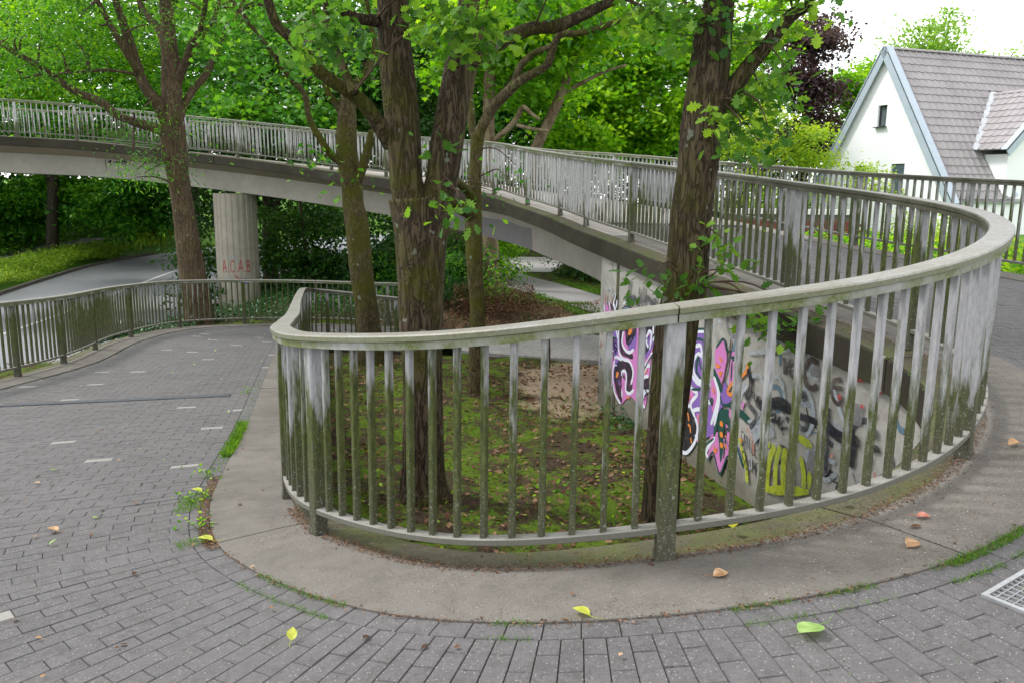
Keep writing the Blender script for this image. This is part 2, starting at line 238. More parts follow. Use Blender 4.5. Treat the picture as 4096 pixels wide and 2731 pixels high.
GRAFFITI = [
 ('f','pink',0,[(0.344,0.845),(0.337,1.239),(0.339,1.543),(0.419,1.643),(0.673,1.76),(1.063,1.824),(1.584,1.909),(1.969,1.972),(2.01,1.821),(1.961,1.625),(1.934,1.43),(1.889,1.181),(1.823,0.883),(1.569,0.865),(1.325,0.903),(1.14,0.815),(0.953,0.704),(0.768,0.806),(0.611,0.897)]),
 ('f','pink',0,[(0.217,1.87),(0.174,2.004),(0.299,1.968),(0.382,2.032),(0.476,1.971),(0.539,1.928)]),
 ('f','purple',0,[(0.45,1.627),(0.786,1.778),(0.838,1.549),(0.825,1.4),(0.602,1.292),(0.441,1.411),(0.523,1.491)]),
 ('f','purple',0,[(1.612,1.653),(1.979,1.881),(1.976,1.703),(1.849,1.546),(1.705,1.497)]),
 ('f','purple',0,[(1.087,1.595),(1.414,1.813),(1.414,1.566),(1.208,1.486)]),
 ('f','purple',0,[(0.717,1.316),(0.946,1.331),(0.752,0.962),(0.626,1.04)]),
 ('f','black',0,[(0.787,1.768),(1.382,1.866),(1.397,1.731),(1.244,1.664),(1.091,1.555),(1.018,1.725),(0.941,1.66),(0.928,1.504),(1.102,1.455),(1.317,1.478),(1.325,1.409),(1.108,1.395),(0.881,1.411)]),
 ('f','black',0,[(0.89,1.32),(1.113,1.345),(1.31,1.295),(1.357,1.104),(1.343,0.989),(1.155,0.943),(1.147,1.158),(1.046,1.187),(0.968,1.117),(0.961,0.906),(1.008,0.729),(0.797,0.813),(0.655,1.047),(0.727,1.212)]),
 ('f','black',0,[(1.564,1.858),(1.993,1.967),(1.989,1.799),(1.862,1.861),(1.776,1.76),(1.814,1.634),(1.696,1.582),(1.583,1.686)]),
 ('f','black',0,[(1.901,1.299),(1.732,1.251),(1.708,1.128),(1.803,1.063),(1.916,1.159)]),
 ('f','orange',0,[(1.578,1.5),(1.745,1.36),(1.66,1.215),(1.594,1.165),(1.543,1.346)]),
 ('f','orange',0,[(1.176,1.792),(1.284,1.79),(1.212,1.708),(1.131,1.704)]),
 ('f','orange',0,[(0.765,1.125),(0.839,1.12),(0.802,1.048),(0.731,1.032)]),
 ('l','white',0.045,[(0.787,1.768),(0.782,1.538),(0.825,1.4),(1.001,1.342),(1.222,1.357),(1.369,1.248),(1.308,1.062)]),
 ('l','white',0.045,[(0.963,1.715),(0.922,1.564),(1.043,1.484),(1.209,1.476),(1.363,1.547)]),
 ('l','white',0.045,[(0.662,1.283),(0.717,1.316),(0.947,1.321)]),
 ('l','white',0.045,[(0.664,1.262),(0.612,1.037),(0.708,0.812),(0.953,0.704)]),
 ('l','white',0.045,[(0.969,1.107),(0.964,1.158),(1.073,1.193),(1.135,1.134),(1.127,0.947),(1.267,0.93),(1.42,1.018)]),
 ('l','white',0.045,[(0.347,1.131),(0.361,1.309),(0.592,1.386),(0.362,0.97)]),
 ('l','white',0.045,[(0.341,1.522),(0.527,1.449),(0.353,1.394)]),
 ('l','white',0.045,[(1.583,1.686),(1.75,1.429),(1.984,1.629)]),
 ('l','white',0.045,[(1.932,1.449),(1.791,1.399),(1.645,1.122),(1.567,0.885)]),
 ('l','white',0.045,[(1.713,1.883),(1.68,1.724),(1.594,1.814)]),
 ('l','white',0.045,[(1.86,1.662),(1.78,1.723),(1.838,1.857),(1.936,1.845),(1.886,1.648)]),
 ('l','white',0.045,[(1.899,1.313),(1.709,1.236),(1.724,1.093),(1.92,1.121)]),
 ('l','white',0.045,[(1.919,1.131),(1.78,1.048),(1.743,0.921),(1.823,0.883)]),
 ('l','white',0.045,[(0.679,1.698),(0.78,1.559)]),
 ('l','white',0.045,[(0.419,1.643),(0.579,1.522)]),
 ('l','white',0.045,[(0.988,0.923),(0.999,0.811)]),
 ('l','white',0.045,[(1.981,1.974),(1.983,1.854)]),
 ('l','white',0.045,[(0.217,1.87),(0.177,1.972)]),
 ('l','white',0.045,[(0.537,1.949),(0.555,2.066)]),
 ('l','white',0.045,[(0.652,1.965),(0.682,2.104)]),
 ('l','black',0.025,[(0.339,1.543),(0.443,1.39),(0.321,1.082)]),
 ('l','black',0.025,[(1.584,1.909),(1.558,1.682),(1.723,1.559),(1.903,1.708)]),
 ('l','black',0.025,[(0.857,1.645),(0.875,1.473)]),
 ('l','black',0.025,[(1.986,1.611),(1.745,1.36),(1.574,1.056),(1.568,0.875)]),
 ('l','black',0.025,[(0.541,1.301),(0.624,1.361),(0.608,1.229)]),
 ('l','black',0.025,[(0.337,1.239),(0.454,1.284),(0.379,1.116)]),
 ('l','black',0.025,[(0.584,1.47),(0.764,1.43),(0.614,1.465),(0.697,1.512),(0.762,1.451),(0.681,1.382),(0.643,1.47)]),
 ('l','black',0.025,[(0.363,0.959),(0.427,0.93),(0.372,0.873),(0.579,0.911)]),
 ('l','black',0.025,[(1.087,1.595),(1.186,1.694),(1.145,1.565),(1.347,1.702)]),
 ('l','black',0.025,[(0.581,0.89),(0.403,0.859),(0.347,0.812)]),
 ('l','black',0.025,[(1.898,1.106),(1.783,1.019)]),
 ('l','orange',0.02,[(0.514,0.972),(0.486,0.944),(0.532,0.938)]),
 ('l','orange',0.02,[(0.535,1.063),(0.566,1.048)]),
 ('l','orange',0.02,[(1.811,1.327),(1.786,1.331),(1.854,1.389)]),
 ('l','orange',0.02,[(1.635,0.972),(1.687,0.965),(1.708,1.01)]),
 ('l','orange',0.02,[(1.217,0.886),(1.276,0.85)]),
 ('l','orange',0.02,[(1.166,0.843),(1.286,0.883)]),
 ('l','orange',0.02,[(0.547,1.548),(0.607,1.538),(0.618,1.572)]),
 ('l','orange',0.02,[(0.473,1.395),(0.489,1.377)]),
 ('l','black',0.012,[(0.378,0.808),(0.525,0.855),(0.631,0.837)]),
 ('l','black',0.012,[(0.413,0.762),(0.452,0.672),(0.503,0.773),(0.542,0.673)]),
 ('l','black',0.012,[(0.599,0.709),(0.67,0.597)]),
 ('l','black',0.012,[(0.395,0.625),(0.442,0.615)]),
 ('l','red',0.02,[(0.075,1.408),(0.11,1.37),(0.053,1.315)]),
 ('l','red',0.02,[(0.078,1.552),(0.156,1.544)]),
 ('l','black',0.02,[(0.076,0.714),(0.013,0.71),(0.024,0.655),(0.087,0.665)]),
 ('l','blue',0.02,[(0.111,1.193),(0.088,1.099),(0.136,1.087)]),
 ('l','blue',0.02,[(0.083,0.986),(0.115,0.97)]),
 ('f','teal',0,[(0.879,1.988),(1.011,2.058),(1.199,2.085),(1.284,2.038)]),
 ('l','black',0.02,[(0.878,1.998),(1.037,2.072),(1.281,2.067)]),
 ('f','purple',0,[(3.148,2.078),(3.297,2.139),(3.478,2.113),(3.536,1.942),(3.525,1.734),(3.47,1.571),(3.167,1.475),(3.069,1.609),(3.121,1.86)]),
 ('f','purple',0,[(3.031,1.467),(3.223,1.465),(3.474,1.538),(3.72,1.54),(3.862,1.709),(3.986,1.629),(4.074,1.629),(4.087,1.523),(3.895,1.45),(3.791,1.355),(3.723,1.13),(3.587,1.031),(3.416,0.967),(3.254,1.208),(3.108,1.291)]),
 ('f','purple',0,[(4.221,1.147),(4.432,0.957),(4.397,0.912),(4.252,1.07)]),
 ('f','pink',0,[(3.632,1.95),(3.659,2.022),(3.812,2.106),(3.899,1.959),(3.871,1.822),(3.838,1.626),(3.696,1.727)]),
 ('f','pink',0,[(3.99,2.032),(4.148,2.052),(4.149,1.883),(4.0,1.687),(3.967,1.777)]),
 ('f','pink',0,[(3.583,1.667),(3.68,1.667),(3.767,1.541),(3.723,1.325),(3.616,1.4)]),
 ('f','pink',0,[(3.026,1.392),(3.198,1.447),(3.161,1.305),(3.024,1.294)]),
 ('f','pink',0,[(3.294,1.207),(3.41,1.227),(3.477,1.104),(3.425,0.897),(3.327,0.939)]),
 ('f','pink',0,[(3.646,1.06),(3.815,1.157),(4.007,1.102),(4.111,0.99),(4.029,0.93),(3.913,0.754),(3.817,0.766),(3.729,0.888),(3.618,0.781)]),
 ('f','pink',0,[(3.961,1.29),(4.104,1.221),(4.146,1.057),(4.005,1.124)]),
 ('f','pink',0,[(4.045,1.512),(4.113,1.322),(4.119,1.27),(3.975,1.361)]),
 ('f','pink',0,[(4.249,1.587),(4.309,1.602),(4.26,1.504)]),
 ('f','pink',0,[(3.33,0.916),(3.42,0.932),(3.428,0.874),(3.334,0.881)]),
 ('f','pink',0,[(4.05,1.557),(4.155,1.67),(4.147,1.56)]),
 ('f','green',0,[(3.809,1.394),(4.009,1.447),(3.98,1.318),(3.928,1.191),(3.948,1.028),(3.901,0.853),(3.841,1.051),(3.804,1.154)]),
 ('f','green',0,[(3.627,1.802),(3.769,1.71),(3.849,1.628),(3.81,1.574),(3.654,1.683)]),
 ('f','green',0,[(3.958,1.489),(4.111,1.508),(4.28,1.51),(4.468,1.456),(4.355,1.408),(4.269,1.432),(4.098,1.439)]),
 ('f','green',0,[(3.704,1.285),(3.785,1.399),(3.787,1.194),(3.72,1.059)]),
 ('f','green',0,[(4.0,1.687),(4.136,1.816),(4.188,1.742),(4.117,1.628),(4.029,1.639)]),
 ('f','green',0,[(3.966,1.425),(4.117,1.291),(4.109,1.178),(3.98,1.318)]),
 ('f','green',0,[(3.309,1.628),(3.461,1.639),(3.396,1.554),(3.263,1.57)]),
 ('f','green',0,[(4.224,1.126),(4.366,0.999),(4.351,0.95),(4.229,1.084)]),
 ('f','black',0,[(2.964,1.204),(3.118,1.208),(3.26,1.162),(3.326,1.06),(3.293,0.892),(3.12,0.727),(2.985,0.671),(2.957,0.902)]),
 ('l','white',0.045,[(3.179,1.931),(3.293,1.964),(3.341,1.892),(3.394,1.775)]),
 ('l','white',0.045,[(3.166,1.928),(3.092,1.759),(3.123,1.621),(3.266,1.547),(3.47,1.571)]),
 ('l','white',0.045,[(3.358,1.861),(3.253,1.863),(3.158,1.773),(3.174,1.645),(3.314,1.582),(3.44,1.611)]),
 ('l','white',0.045,[(3.06,1.462),(3.226,1.441),(3.281,1.419),(3.137,1.274),(3.26,1.162)]),
 ('l','white',0.045,[(3.199,1.218),(3.378,1.278),(3.49,1.202),(3.507,1.066)]),
 ('l','white',0.045,[(3.26,1.162),(3.338,1.063),(3.293,0.892),(3.122,0.715),(2.985,0.671)]),
 ('l','white',0.045,[(3.284,0.963),(3.42,0.932)]),
 ('l','white',0.045,[(3.651,1.706),(3.767,1.541),(3.701,1.307),(3.643,1.187)]),
 ('l','white',0.045,[(3.678,1.678),(3.794,1.514),(3.715,1.196)]),
 ('l','white',0.045,[(3.753,1.081),(3.58,0.887),(3.614,0.815)]),
 ('l','white',0.045,[(3.172,2.094),(3.4,2.134),(3.493,2.093)]),
 ('l','white',0.045,[(3.003,1.239),(3.14,1.25)]),
 ('l','white',0.045,[(3.637,1.428),(3.492,1.391),(3.39,1.388)]),
 ('l','green',0.035,[(3.169,2.117),(3.397,2.156),(3.502,2.117)]),
 ('l','green',0.035,[(3.156,2.009),(3.337,2.03),(3.448,1.948)]),
 ('l','green',0.035,[(3.131,1.442),(3.376,1.502),(3.544,1.578)]),
 ('l','green',0.035,[(3.66,2.012),(3.809,2.128),(3.891,2.023),(3.978,2.04),(3.986,1.977),(4.152,2.021)]),
 ('l','green',0.035,[(4.011,1.95),(4.113,1.992)]),
 ('l','green',0.035,[(4.012,1.939),(4.015,1.745)]),
 ('l','green',0.035,[(3.255,1.852),(3.22,1.703),(3.362,1.616),(3.426,1.724)]),
 ('l','green',0.035,[(3.229,1.633),(3.258,1.829),(3.32,1.748),(3.433,1.667)]),
 ('l','green',0.035,[(3.62,0.77),(3.726,0.911),(3.838,0.785),(3.915,0.743),(4.026,0.951),(4.111,0.99)]),
 ('l','green',0.035,[(3.318,0.9),(3.453,0.882),(3.731,1.063)]),
 ('l','green',0.035,[(3.962,0.919),(3.991,1.232),(4.037,1.223)]),
 ('l','green',0.035,[(3.814,1.541),(3.87,1.466),(4.002,1.501),(4.082,1.565)]),
 ('l','green',0.035,[(3.587,1.438),(3.64,1.406),(3.658,1.456),(3.609,1.455),(3.654,1.387)]),
 ('l','brown',0.05,[(3.963,2.156),(3.959,2.015),(3.879,1.757),(3.826,1.634)]),
 ('l','orange',0.04,[(4.32,1.993),(4.292,1.893),(4.06,1.734),(3.981,1.66),(3.965,1.613),(4.033,1.607),(4.079,1.673)]),
 ('l','orange',0.03,[(3.015,1.131),(3.083,1.149),(3.12,1.074)]),
 ('l','orange',0.03,[(3.098,1.03),(3.154,1.022),(3.176,0.955)]),
 ('l','orange',0.03,[(3.182,0.907),(3.217,0.844)]),
 ('l','orange',0.03,[(3.68,1.859),(3.708,1.825),(3.776,1.845)]),
 ('l','orange',0.03,[(3.742,1.927),(3.815,1.898)]),
 ('l','orange',0.03,[(3.76,1.786),(3.788,1.748),(3.816,1.799)]),
 ('l','orange',0.03,[(4.057,1.927),(4.119,1.951),(4.064,1.875)]),
 ('l','orange',0.03,[(3.336,1.195),(3.333,1.17)]),
 ('l','orange',0.03,[(3.368,1.144),(3.366,1.119)]),
 ('l','orange',0.03,[(3.405,1.166),(3.402,1.142)]),
 ('l','orange',0.03,[(3.976,1.171),(3.983,1.151)]),
 ('l','orange',0.03,[(3.965,1.078),(4.016,1.038)]),
 ('l','orange',0.03,[(3.741,0.985),(3.773,0.926),(3.813,0.985)]),
 ('l','orange',0.03,[(3.641,1.589),(3.685,1.532)]),
 ('l','orange',0.03,[(3.044,1.36),(3.077,1.319),(3.113,1.365)]),
 ('l','orange',0.03,[(4.085,1.369),(4.087,1.315)]),
 ('l','orange',0.03,[(4.254,1.223),(4.318,1.21)]),
 ('l','orange',0.07,[(3.881,1.29),(3.876,1.232)]),
 ('l','orange',0.07,[(3.894,1.181),(3.89,1.123)]),
 ('l','orange',0.07,[(3.908,1.072),(3.904,1.014)]),
 ('l','haze',0.06,[(4.308,2.084),(4.841,2.209),(5.18,2.311)]),
 ('l','haze',0.06,[(4.907,2.068),(5.073,2.103)]),
 ('l','haze',0.06,[(5.206,2.095),(5.404,2.075)]),
 ('l','haze',0.06,[(5.012,2.355),(5.142,2.267),(5.205,2.224)]),
 ('l','haze',0.06,[(4.772,1.96),(4.887,1.967),(4.973,1.793)]),
 ('l','haze',0.06,[(5.206,1.983),(5.332,1.884),(5.381,1.712),(5.301,1.559)]),
 ('l','haze',0.06,[(4.376,1.87),(4.563,1.913),(4.652,1.792)]),
 ('l','haze',0.06,[(4.392,1.434),(4.758,1.518),(4.839,1.421)]),
 ('l','haze',0.06,[(5.428,1.448),(5.552,1.442),(5.699,1.454)]),
 ('l','haze',0.06,[(5.503,1.287),(5.614,1.279),(5.722,1.381)]),
 ('l','haze',0.06,[(4.347,1.78),(4.239,1.67)]),
 ('l','haze',0.06,[(5.579,2.071),(5.646,1.963),(5.744,1.814)]),
 ('f','haze',0,[(4.397,1.394),(4.759,1.508),(4.841,1.401),(4.635,1.349),(4.532,1.265)]),
 ('f','dirtgrey',0,[(5.358,1.444),(5.518,1.495),(5.636,1.424),(5.571,1.292),(5.353,1.253)]),
 ('f','dirtgrey',0,[(5.285,2.149),(5.39,2.189),(5.401,2.101),(5.306,2.089)]),
 ('f','dirtgrey',0,[(5.824,1.992),(5.955,1.992),(5.964,1.842),(5.845,1.842)]),
 ('l','black',0.14,[(4.517,1.677),(4.67,1.655),(4.897,1.754),(5.074,1.723)]),
 ('l','black',0.08,[(4.767,1.721),(5.18,1.713),(5.394,1.716),(5.709,1.68)]),
 ('l','black',0.13,[(5.516,1.732),(5.709,1.68),(5.97,1.708)]),
 ('l','brown',0.07,[(5.381,2.205),(5.276,2.215),(5.218,2.116),(5.245,2.011),(5.333,1.985),(5.39,2.026)]),
 ('l','brown',0.055,[(5.688,2.14),(5.6,2.111),(5.571,2.033),(5.606,1.962),(5.675,1.936),(5.717,2.016)]),
 ('l','brown',0.06,[(4.911,2.165),(4.936,2.093),(4.945,2.018)]),
 ('l','brown',0.05,[(5.019,2.177),(4.976,2.083),(4.948,2.019)]),
 ('l','brown',0.05,[(5.084,2.134),(5.027,2.112),(5.028,2.037),(5.083,2.021)]),
 ('l','black',0.09,[(4.328,1.932),(4.397,1.854),(4.394,1.729),(4.325,1.638)]),
 ('l','greyblk',0.08,[(4.349,1.613),(4.514,1.552),(4.525,1.472),(4.438,1.384)]),
 ('l','greyblk',0.09,[(5.186,1.904),(5.245,1.899),(5.206,1.862)]),
 ('l','greyblk',0.07,[(5.182,1.704),(5.299,1.689),(5.293,1.622),(5.208,1.607)]),
 ('l','greyblk',0.07,[(5.551,1.877),(5.578,1.767),(5.575,1.586),(5.594,1.327)]),
 ('l','greyblk',0.06,[(5.513,1.749),(5.565,1.871)]),
 ('l','black',0.12,[(5.816,1.86),(5.831,1.752),(5.89,1.614),(5.882,1.48)]),
 ('l','greyblk',0.1,[(6.181,1.865),(6.122,1.789)]),
 ('l','black',0.08,[(6.065,1.712),(6.232,1.733)]),
 ('l','greyblk',0.05,[(4.644,2.279),(4.678,2.157)]),
 ('l','brown',0.05,[(4.817,2.272),(4.798,2.152)]),
 ('l','brown',0.05,[(5.581,2.053),(5.709,2.075)]),
 ('l','brown',0.05,[(4.945,1.363),(5.025,1.368),(5.078,1.316)]),
 ('l','brown',0.05,[(4.771,0.991),(4.862,1.095),(4.953,1.035),(5.049,1.04)]),
 ('l','black',0.04,[(4.934,1.19),(5.036,1.273)]),
 ('l','black',0.035,[(4.979,1.225),(5.05,1.159)]),
 ('l','black',0.05,[(5.17,1.558),(5.174,1.463)]),
 ('l','black',0.03,[(5.02,1.66),(5.051,1.601)]),
 ('l','black',0.04,[(4.783,1.595),(4.846,1.632),(4.852,1.584),(4.788,1.556),(4.887,1.574),(4.929,1.625),(4.926,1.526),(5.048,1.561)]),
 ('l','black',0.02,[(4.789,1.687),(4.904,1.697),(5.003,1.675)]),
 ('l','lime',0.1,[(5.189,1.525),(5.394,1.493)]),
 ('l','lime',0.1,[(4.881,1.353),(4.804,1.146),(4.803,0.878)]),
 ('l','lime',0.09,[(4.961,1.368),(4.918,1.185),(4.933,0.927)]),
 ('l','lime',0.1,[(5.04,1.373),(5.029,1.202),(5.057,0.973)]),
 ('l','lime',0.09,[(5.144,1.279),(5.174,1.035)]),
 ('l','lime',0.08,[(5.253,1.363),(5.312,1.239),(5.329,1.101)]),
 ('l','lime',0.09,[(4.761,1.357),(4.786,1.293)]),
 ('l','lime',0.08,[(5.393,1.277),(5.397,1.126)]),
 ('l','lime',0.12,[(4.783,0.892),(5.401,1.099)]),
 ('l','lime',0.08,[(4.254,1.223),(4.405,1.012),(4.468,0.84)]),
 ('l','lime',0.12,[(4.746,1.189),(4.754,0.985)]),
 ('l','red',0.12,[(5.822,2.196),(5.972,2.23)]),
 ('l','red',0.22,[(6.093,2.225),(6.219,2.223)]),
 ('l','red',0.13,[(6.093,1.971),(6.126,1.939)]),
 ('l','red',0.06,[(5.677,2.024),(5.684,1.973)]),
 ('l','red',0.04,[(5.823,2.094),(5.835,2.105)]),
 ('l','salmon',0.08,[(6.116,1.653),(6.103,1.556)]),
 ('l','salmon',0.06,[(5.638,1.515),(5.655,1.484)]),
 ('l','red',0.05,[(5.953,2.008),(5.97,1.979)]),
 ('l','black',0.018,[(4.338,1.306),(4.296,1.305),(4.302,1.257),(4.343,1.226),(4.344,1.18),(4.302,1.178)]),
 ('l','black',0.018,[(4.373,1.17),(4.361,1.303),(4.392,1.22),(4.403,1.298),(4.425,1.164)]),
 ('l','black',0.018,[(4.451,1.292),(4.468,1.159)]),
 ('l','black',0.018,[(4.504,1.285),(4.521,1.153),(4.556,1.149)]),
 ('l','black',0.018,[(4.606,1.272),(4.567,1.27),(4.582,1.153),(4.625,1.141)]),
 ('l','black',0.018,[(4.574,1.212),(4.609,1.207)]),
 ('l','black',0.018,[(4.382,1.12),(4.34,1.119),(4.346,1.072),(4.387,1.04),(4.388,0.994),(4.346,0.992)]),
 ('l','black',0.018,[(4.41,1.116),(4.427,0.982),(4.464,0.978)]),
 ('l','black',0.018,[(4.495,1.105),(4.512,0.972)]),
 ('l','black',0.018,[(4.554,0.967),(4.542,1.098),(4.573,1.016),(4.583,1.093),(4.604,0.961)]),
 ('l','black',0.018,[(4.648,1.083),(4.61,1.082),(4.625,0.965),(4.667,0.953)]),
 ('l','black',0.018,[(4.617,1.023),(4.652,1.019)]),
 ('l','black',0.018,[(4.47,1.735),(4.428,1.733),(4.436,1.67)]),
 ('l','black',0.018,[(4.432,1.703),(4.464,1.703)]),
 ('l','black',0.018,[(4.498,1.735),(4.505,1.676),(4.542,1.673),(4.539,1.734)]),
 ('l','black',0.018,[(4.608,1.726),(4.573,1.727),(4.573,1.682),(4.615,1.668)]),
 ('l','greyblk',0.07,[(1.171,2.434),(1.138,2.233),(1.134,2.073)]),
 ('l','greyblk',0.07,[(1.145,2.174),(1.342,2.22),(1.44,2.175),(1.406,2.112)]),
 ('l','greyblk',0.07,[(1.516,2.377),(1.543,2.128)]),
 ('l','greyblk',0.07,[(1.668,2.404),(1.676,2.147)]),
 ('l','greyblk',0.07,[(1.677,2.226),(1.789,2.279),(1.89,2.237),(1.905,2.183)]),
 ('l','greyblk',0.07,[(2.071,2.289),(1.96,2.246),(1.943,2.189),(2.125,2.215)]),
 ('l','red',0.04,[(0.547,2.136),(0.534,1.967)]),
 ('l','red',0.04,[(1.244,2.148),(1.305,2.078)]),
 ('l','red',0.04,[(0.283,2.124),(0.263,2.014)]),
 ('l','haze',0.03,[(0.275,2.208),(0.449,2.239),(0.523,2.196)]),
 ('l','white',0.06,[(0.657,2.192),(0.584,2.058),(0.681,1.957)]),
 ('l','white',0.04,[(0.41,2.034),(0.479,1.928)]),
 ('l','black',0.03,[(0.352,2.026),(0.449,1.934)]),
 ('l','black',0.03,[(0.646,2.191),(0.54,2.031),(0.549,1.938)]),
]
K_AB = 19.345                      # station of the bridge joint at the abutment

# ------------------------------------------------------------------ materials
MATS = {}
def mat(name):
    m = bpy.data.materials.new(name); m.use_nodes = True
    nt = m.node_tree; b = nt.nodes['Principled BSDF']
    return m, nt, b
class G:
    """small helper to write node graphs"""
    def __init__(s, name):
        s.m, s.nt, s.b = mat(name); s.N = s.nt.nodes; s.L = s.nt.links
        MATS[name] = s.m
        s.tc = s.N.new('ShaderNodeTexCoord'); s.geo = None
    def pos(s):
        if s.geo is None: s.geo = s.N.new('ShaderNodeNewGeometry')
        return s.geo.outputs['Position']
    def obj(s): return s.tc.outputs['Object']
    def mp(s, v, sc=(1, 1, 1), loc=(0, 0, 0)):
        n = s.N.new('ShaderNodeMapping'); s.L.new(v, n.inputs[0]); n.inputs['Scale'].default_value = sc; n.inputs['Location'].default_value = loc
        return n.outputs[0]
    def noise(s, v, scale, detail=4, rough=.55, dist=0):
        n = s.N.new('ShaderNodeTexNoise'); s.L.new(v, n.inputs['Vector'])
        n.inputs['Scale'].default_value = scale; n.inputs['Detail'].default_value = detail
        n.inputs['Roughness'].default_value = rough; n.inputs['Distortion'].default_value = dist
        return n.outputs['Fac']
    def vor(s, v, scale, feat='F1', out='Distance'):
        n = s.N.new('ShaderNodeTexVoronoi'); n.feature = feat; s.L.new(v, n.inputs['Vector']); n.inputs['Scale'].default_value = scale
        return n.outputs[out]
    def ramp(s, f, stops):
        n = s.N.new('ShaderNodeValToRGB'); s.L.new(f, n.inputs[0]); e = n.color_ramp.elements
        while len(e) < len(stops): e.new(.5)
        for i, (p, c) in enumerate(stops):
            e[i].position = p
            e[i].color = (c, c, c, 1) if isinstance(c, (int, float)) else (*c, 1)
        return n.outputs[0]
    def mix(s, f, a, b, mode='MIX'):
        n = s.N.new('ShaderNodeMix'); n.data_type = 'RGBA'; n.blend_type = mode
        for i, v in (('Factor', f), ('A', a), ('B', b)):
            if isinstance(v, (int, float)):
                n.inputs[i].default_value = v if i == 'Factor' else (v, v, v, 1)
            elif isinstance(v, tuple): n.inputs[i].default_value = (*v, 1)
            else: s.L.new(v, n.inputs[i])
        return n.outputs['Result']
    def math(s, op, a, b=0., clamp=False):
        n = s.N.new('ShaderNodeMath'); n.operation = op; n.use_clamp = clamp
        for i, v in enumerate((a, b)):
            if isinstance(v, (int, float)): n.inputs[i].default_value = v
            else: s.L.new(v, n.inputs[i])
        return n.outputs[0]
    def sep(s, v):
        n = s.N.new('ShaderNodeSeparateXYZ'); s.L.new(v, n.inputs[0]); return n.outputs
    def rnd(s):
        n = s.N.new('ShaderNodeObjectInfo'); return n.outputs['Random']
    def attr(s, name):
        n = s.N.new('ShaderNodeAttribute'); n.attribute_name = name; return n.outputs['Fac']
    def bump(s, h, dist=.01, strength=1.):
        n = s.N.new('ShaderNodeBump'); s.L.new(h, n.inputs['Height']); n.inputs['Distance'].default_value = dist
        n.inputs['Strength'].default_value = strength; s.L.new(n.outputs[0], s.b.inputs['Normal'])
    def done(s, col, rough=.8, metal=0., spec=.4):
        if isinstance(col, tuple): s.b.inputs['Base Color'].default_value = (*col, 1)
        else: s.L.new(col, s.b.inputs['Base Color'])
        if isinstance(rough, (int, float)): s.b.inputs['Roughness'].default_value = rough
        else: s.L.new(rough, s.b.inputs['Roughness'])
        s.b.inputs['Metallic'].default_value = metal
        s.b.inputs['Specular IOR Level'].default_value = spec
        return s.m

def m_rail(name, zlo, zhi, base=(.30, .30, .31), dense=1., more=0.):
    """weathered galvanised steel with algae that grow denser towards the foot; object Z runs up the bar"""
    g = G(name); P = g.pos(); z = g.sep(g.obj())[2]
    n1 = g.noise(g.mp(P, (9, 9, 2.2)), 1.4, 3, .6)
    n2 = g.noise(g.mp(P, (60, 60, 14)), 1., 5, .7)
    n3 = g.noise(P, .55, 2, .5)
    col = g.mix(g.ramp(n2, [(.35, 0.), (.65, 1.)]), tuple(c * .78 for c in base), tuple(c * 1.12 for c in base))
    # height mask
    hm = g.math('SUBTRACT', 1.0, g.math('DIVIDE', g.math('SUBTRACT', z, zlo), zhi - zlo))
    v = g.math('ADD', g.math('MULTIPLY', hm, 1.35), g.math('MULTIPLY', g.math('SUBTRACT', n1, .5), 1.5))
    v = g.math('ADD', v, g.math('MULTIPLY', g.math('SUBTRACT', n3, .5), 1.9))
    v = g.math('ADD', v, g.math('MULTIPLY', g.math('SUBTRACT', g.noise(g.mp(P, (30, 30, 5)), 1., 4, .7), .5), 1.1))
    v = g.math('ADD', v, more)
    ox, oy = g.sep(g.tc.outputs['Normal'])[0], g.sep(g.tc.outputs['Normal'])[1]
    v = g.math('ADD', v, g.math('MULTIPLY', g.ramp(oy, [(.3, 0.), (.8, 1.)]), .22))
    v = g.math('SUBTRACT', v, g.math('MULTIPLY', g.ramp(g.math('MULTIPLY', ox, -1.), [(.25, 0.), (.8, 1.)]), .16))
    v = g.math('ADD', v, g.math('MULTIPLY', g.math('SUBTRACT', g.rnd(), .5), .34))
    mask = g.ramp(v, [(.42, 0.), (.78, dense)])
    green = g.mix(g.ramp(n2, [(.35, 0.), (.7, 1.)]), (.024, .030, .006), (.078, .096, .016))
    brown = (.060, .054, .040)
    green = g.mix(g.ramp(hm, [(.50, 0.), (.95, .85)]), green, brown)
    speck = g.ramp(g.noise(P, 95, 4, .8), [(.57, 0.), (.66, .8)])
    col = g.mix(mask, col, green)
    col = g.mix(g.math('MULTIPLY', speck, g.ramp(hm, [(.2, .15), (.75, .9)])), col, (.33, .36, .31))
    g.bump(n2, .0015)
    return g.done(col, .62, 0., .35)
m_rail('galvanised_bar', 0., 1., more=.27)
m_rail('galvanised_bar_mossy', 0., 1., base=(.22, .225, .21), more=.55)
m_rail('galvanised_bar_dry', 0., 1., base=(.40, .40, .40), more=-.16)
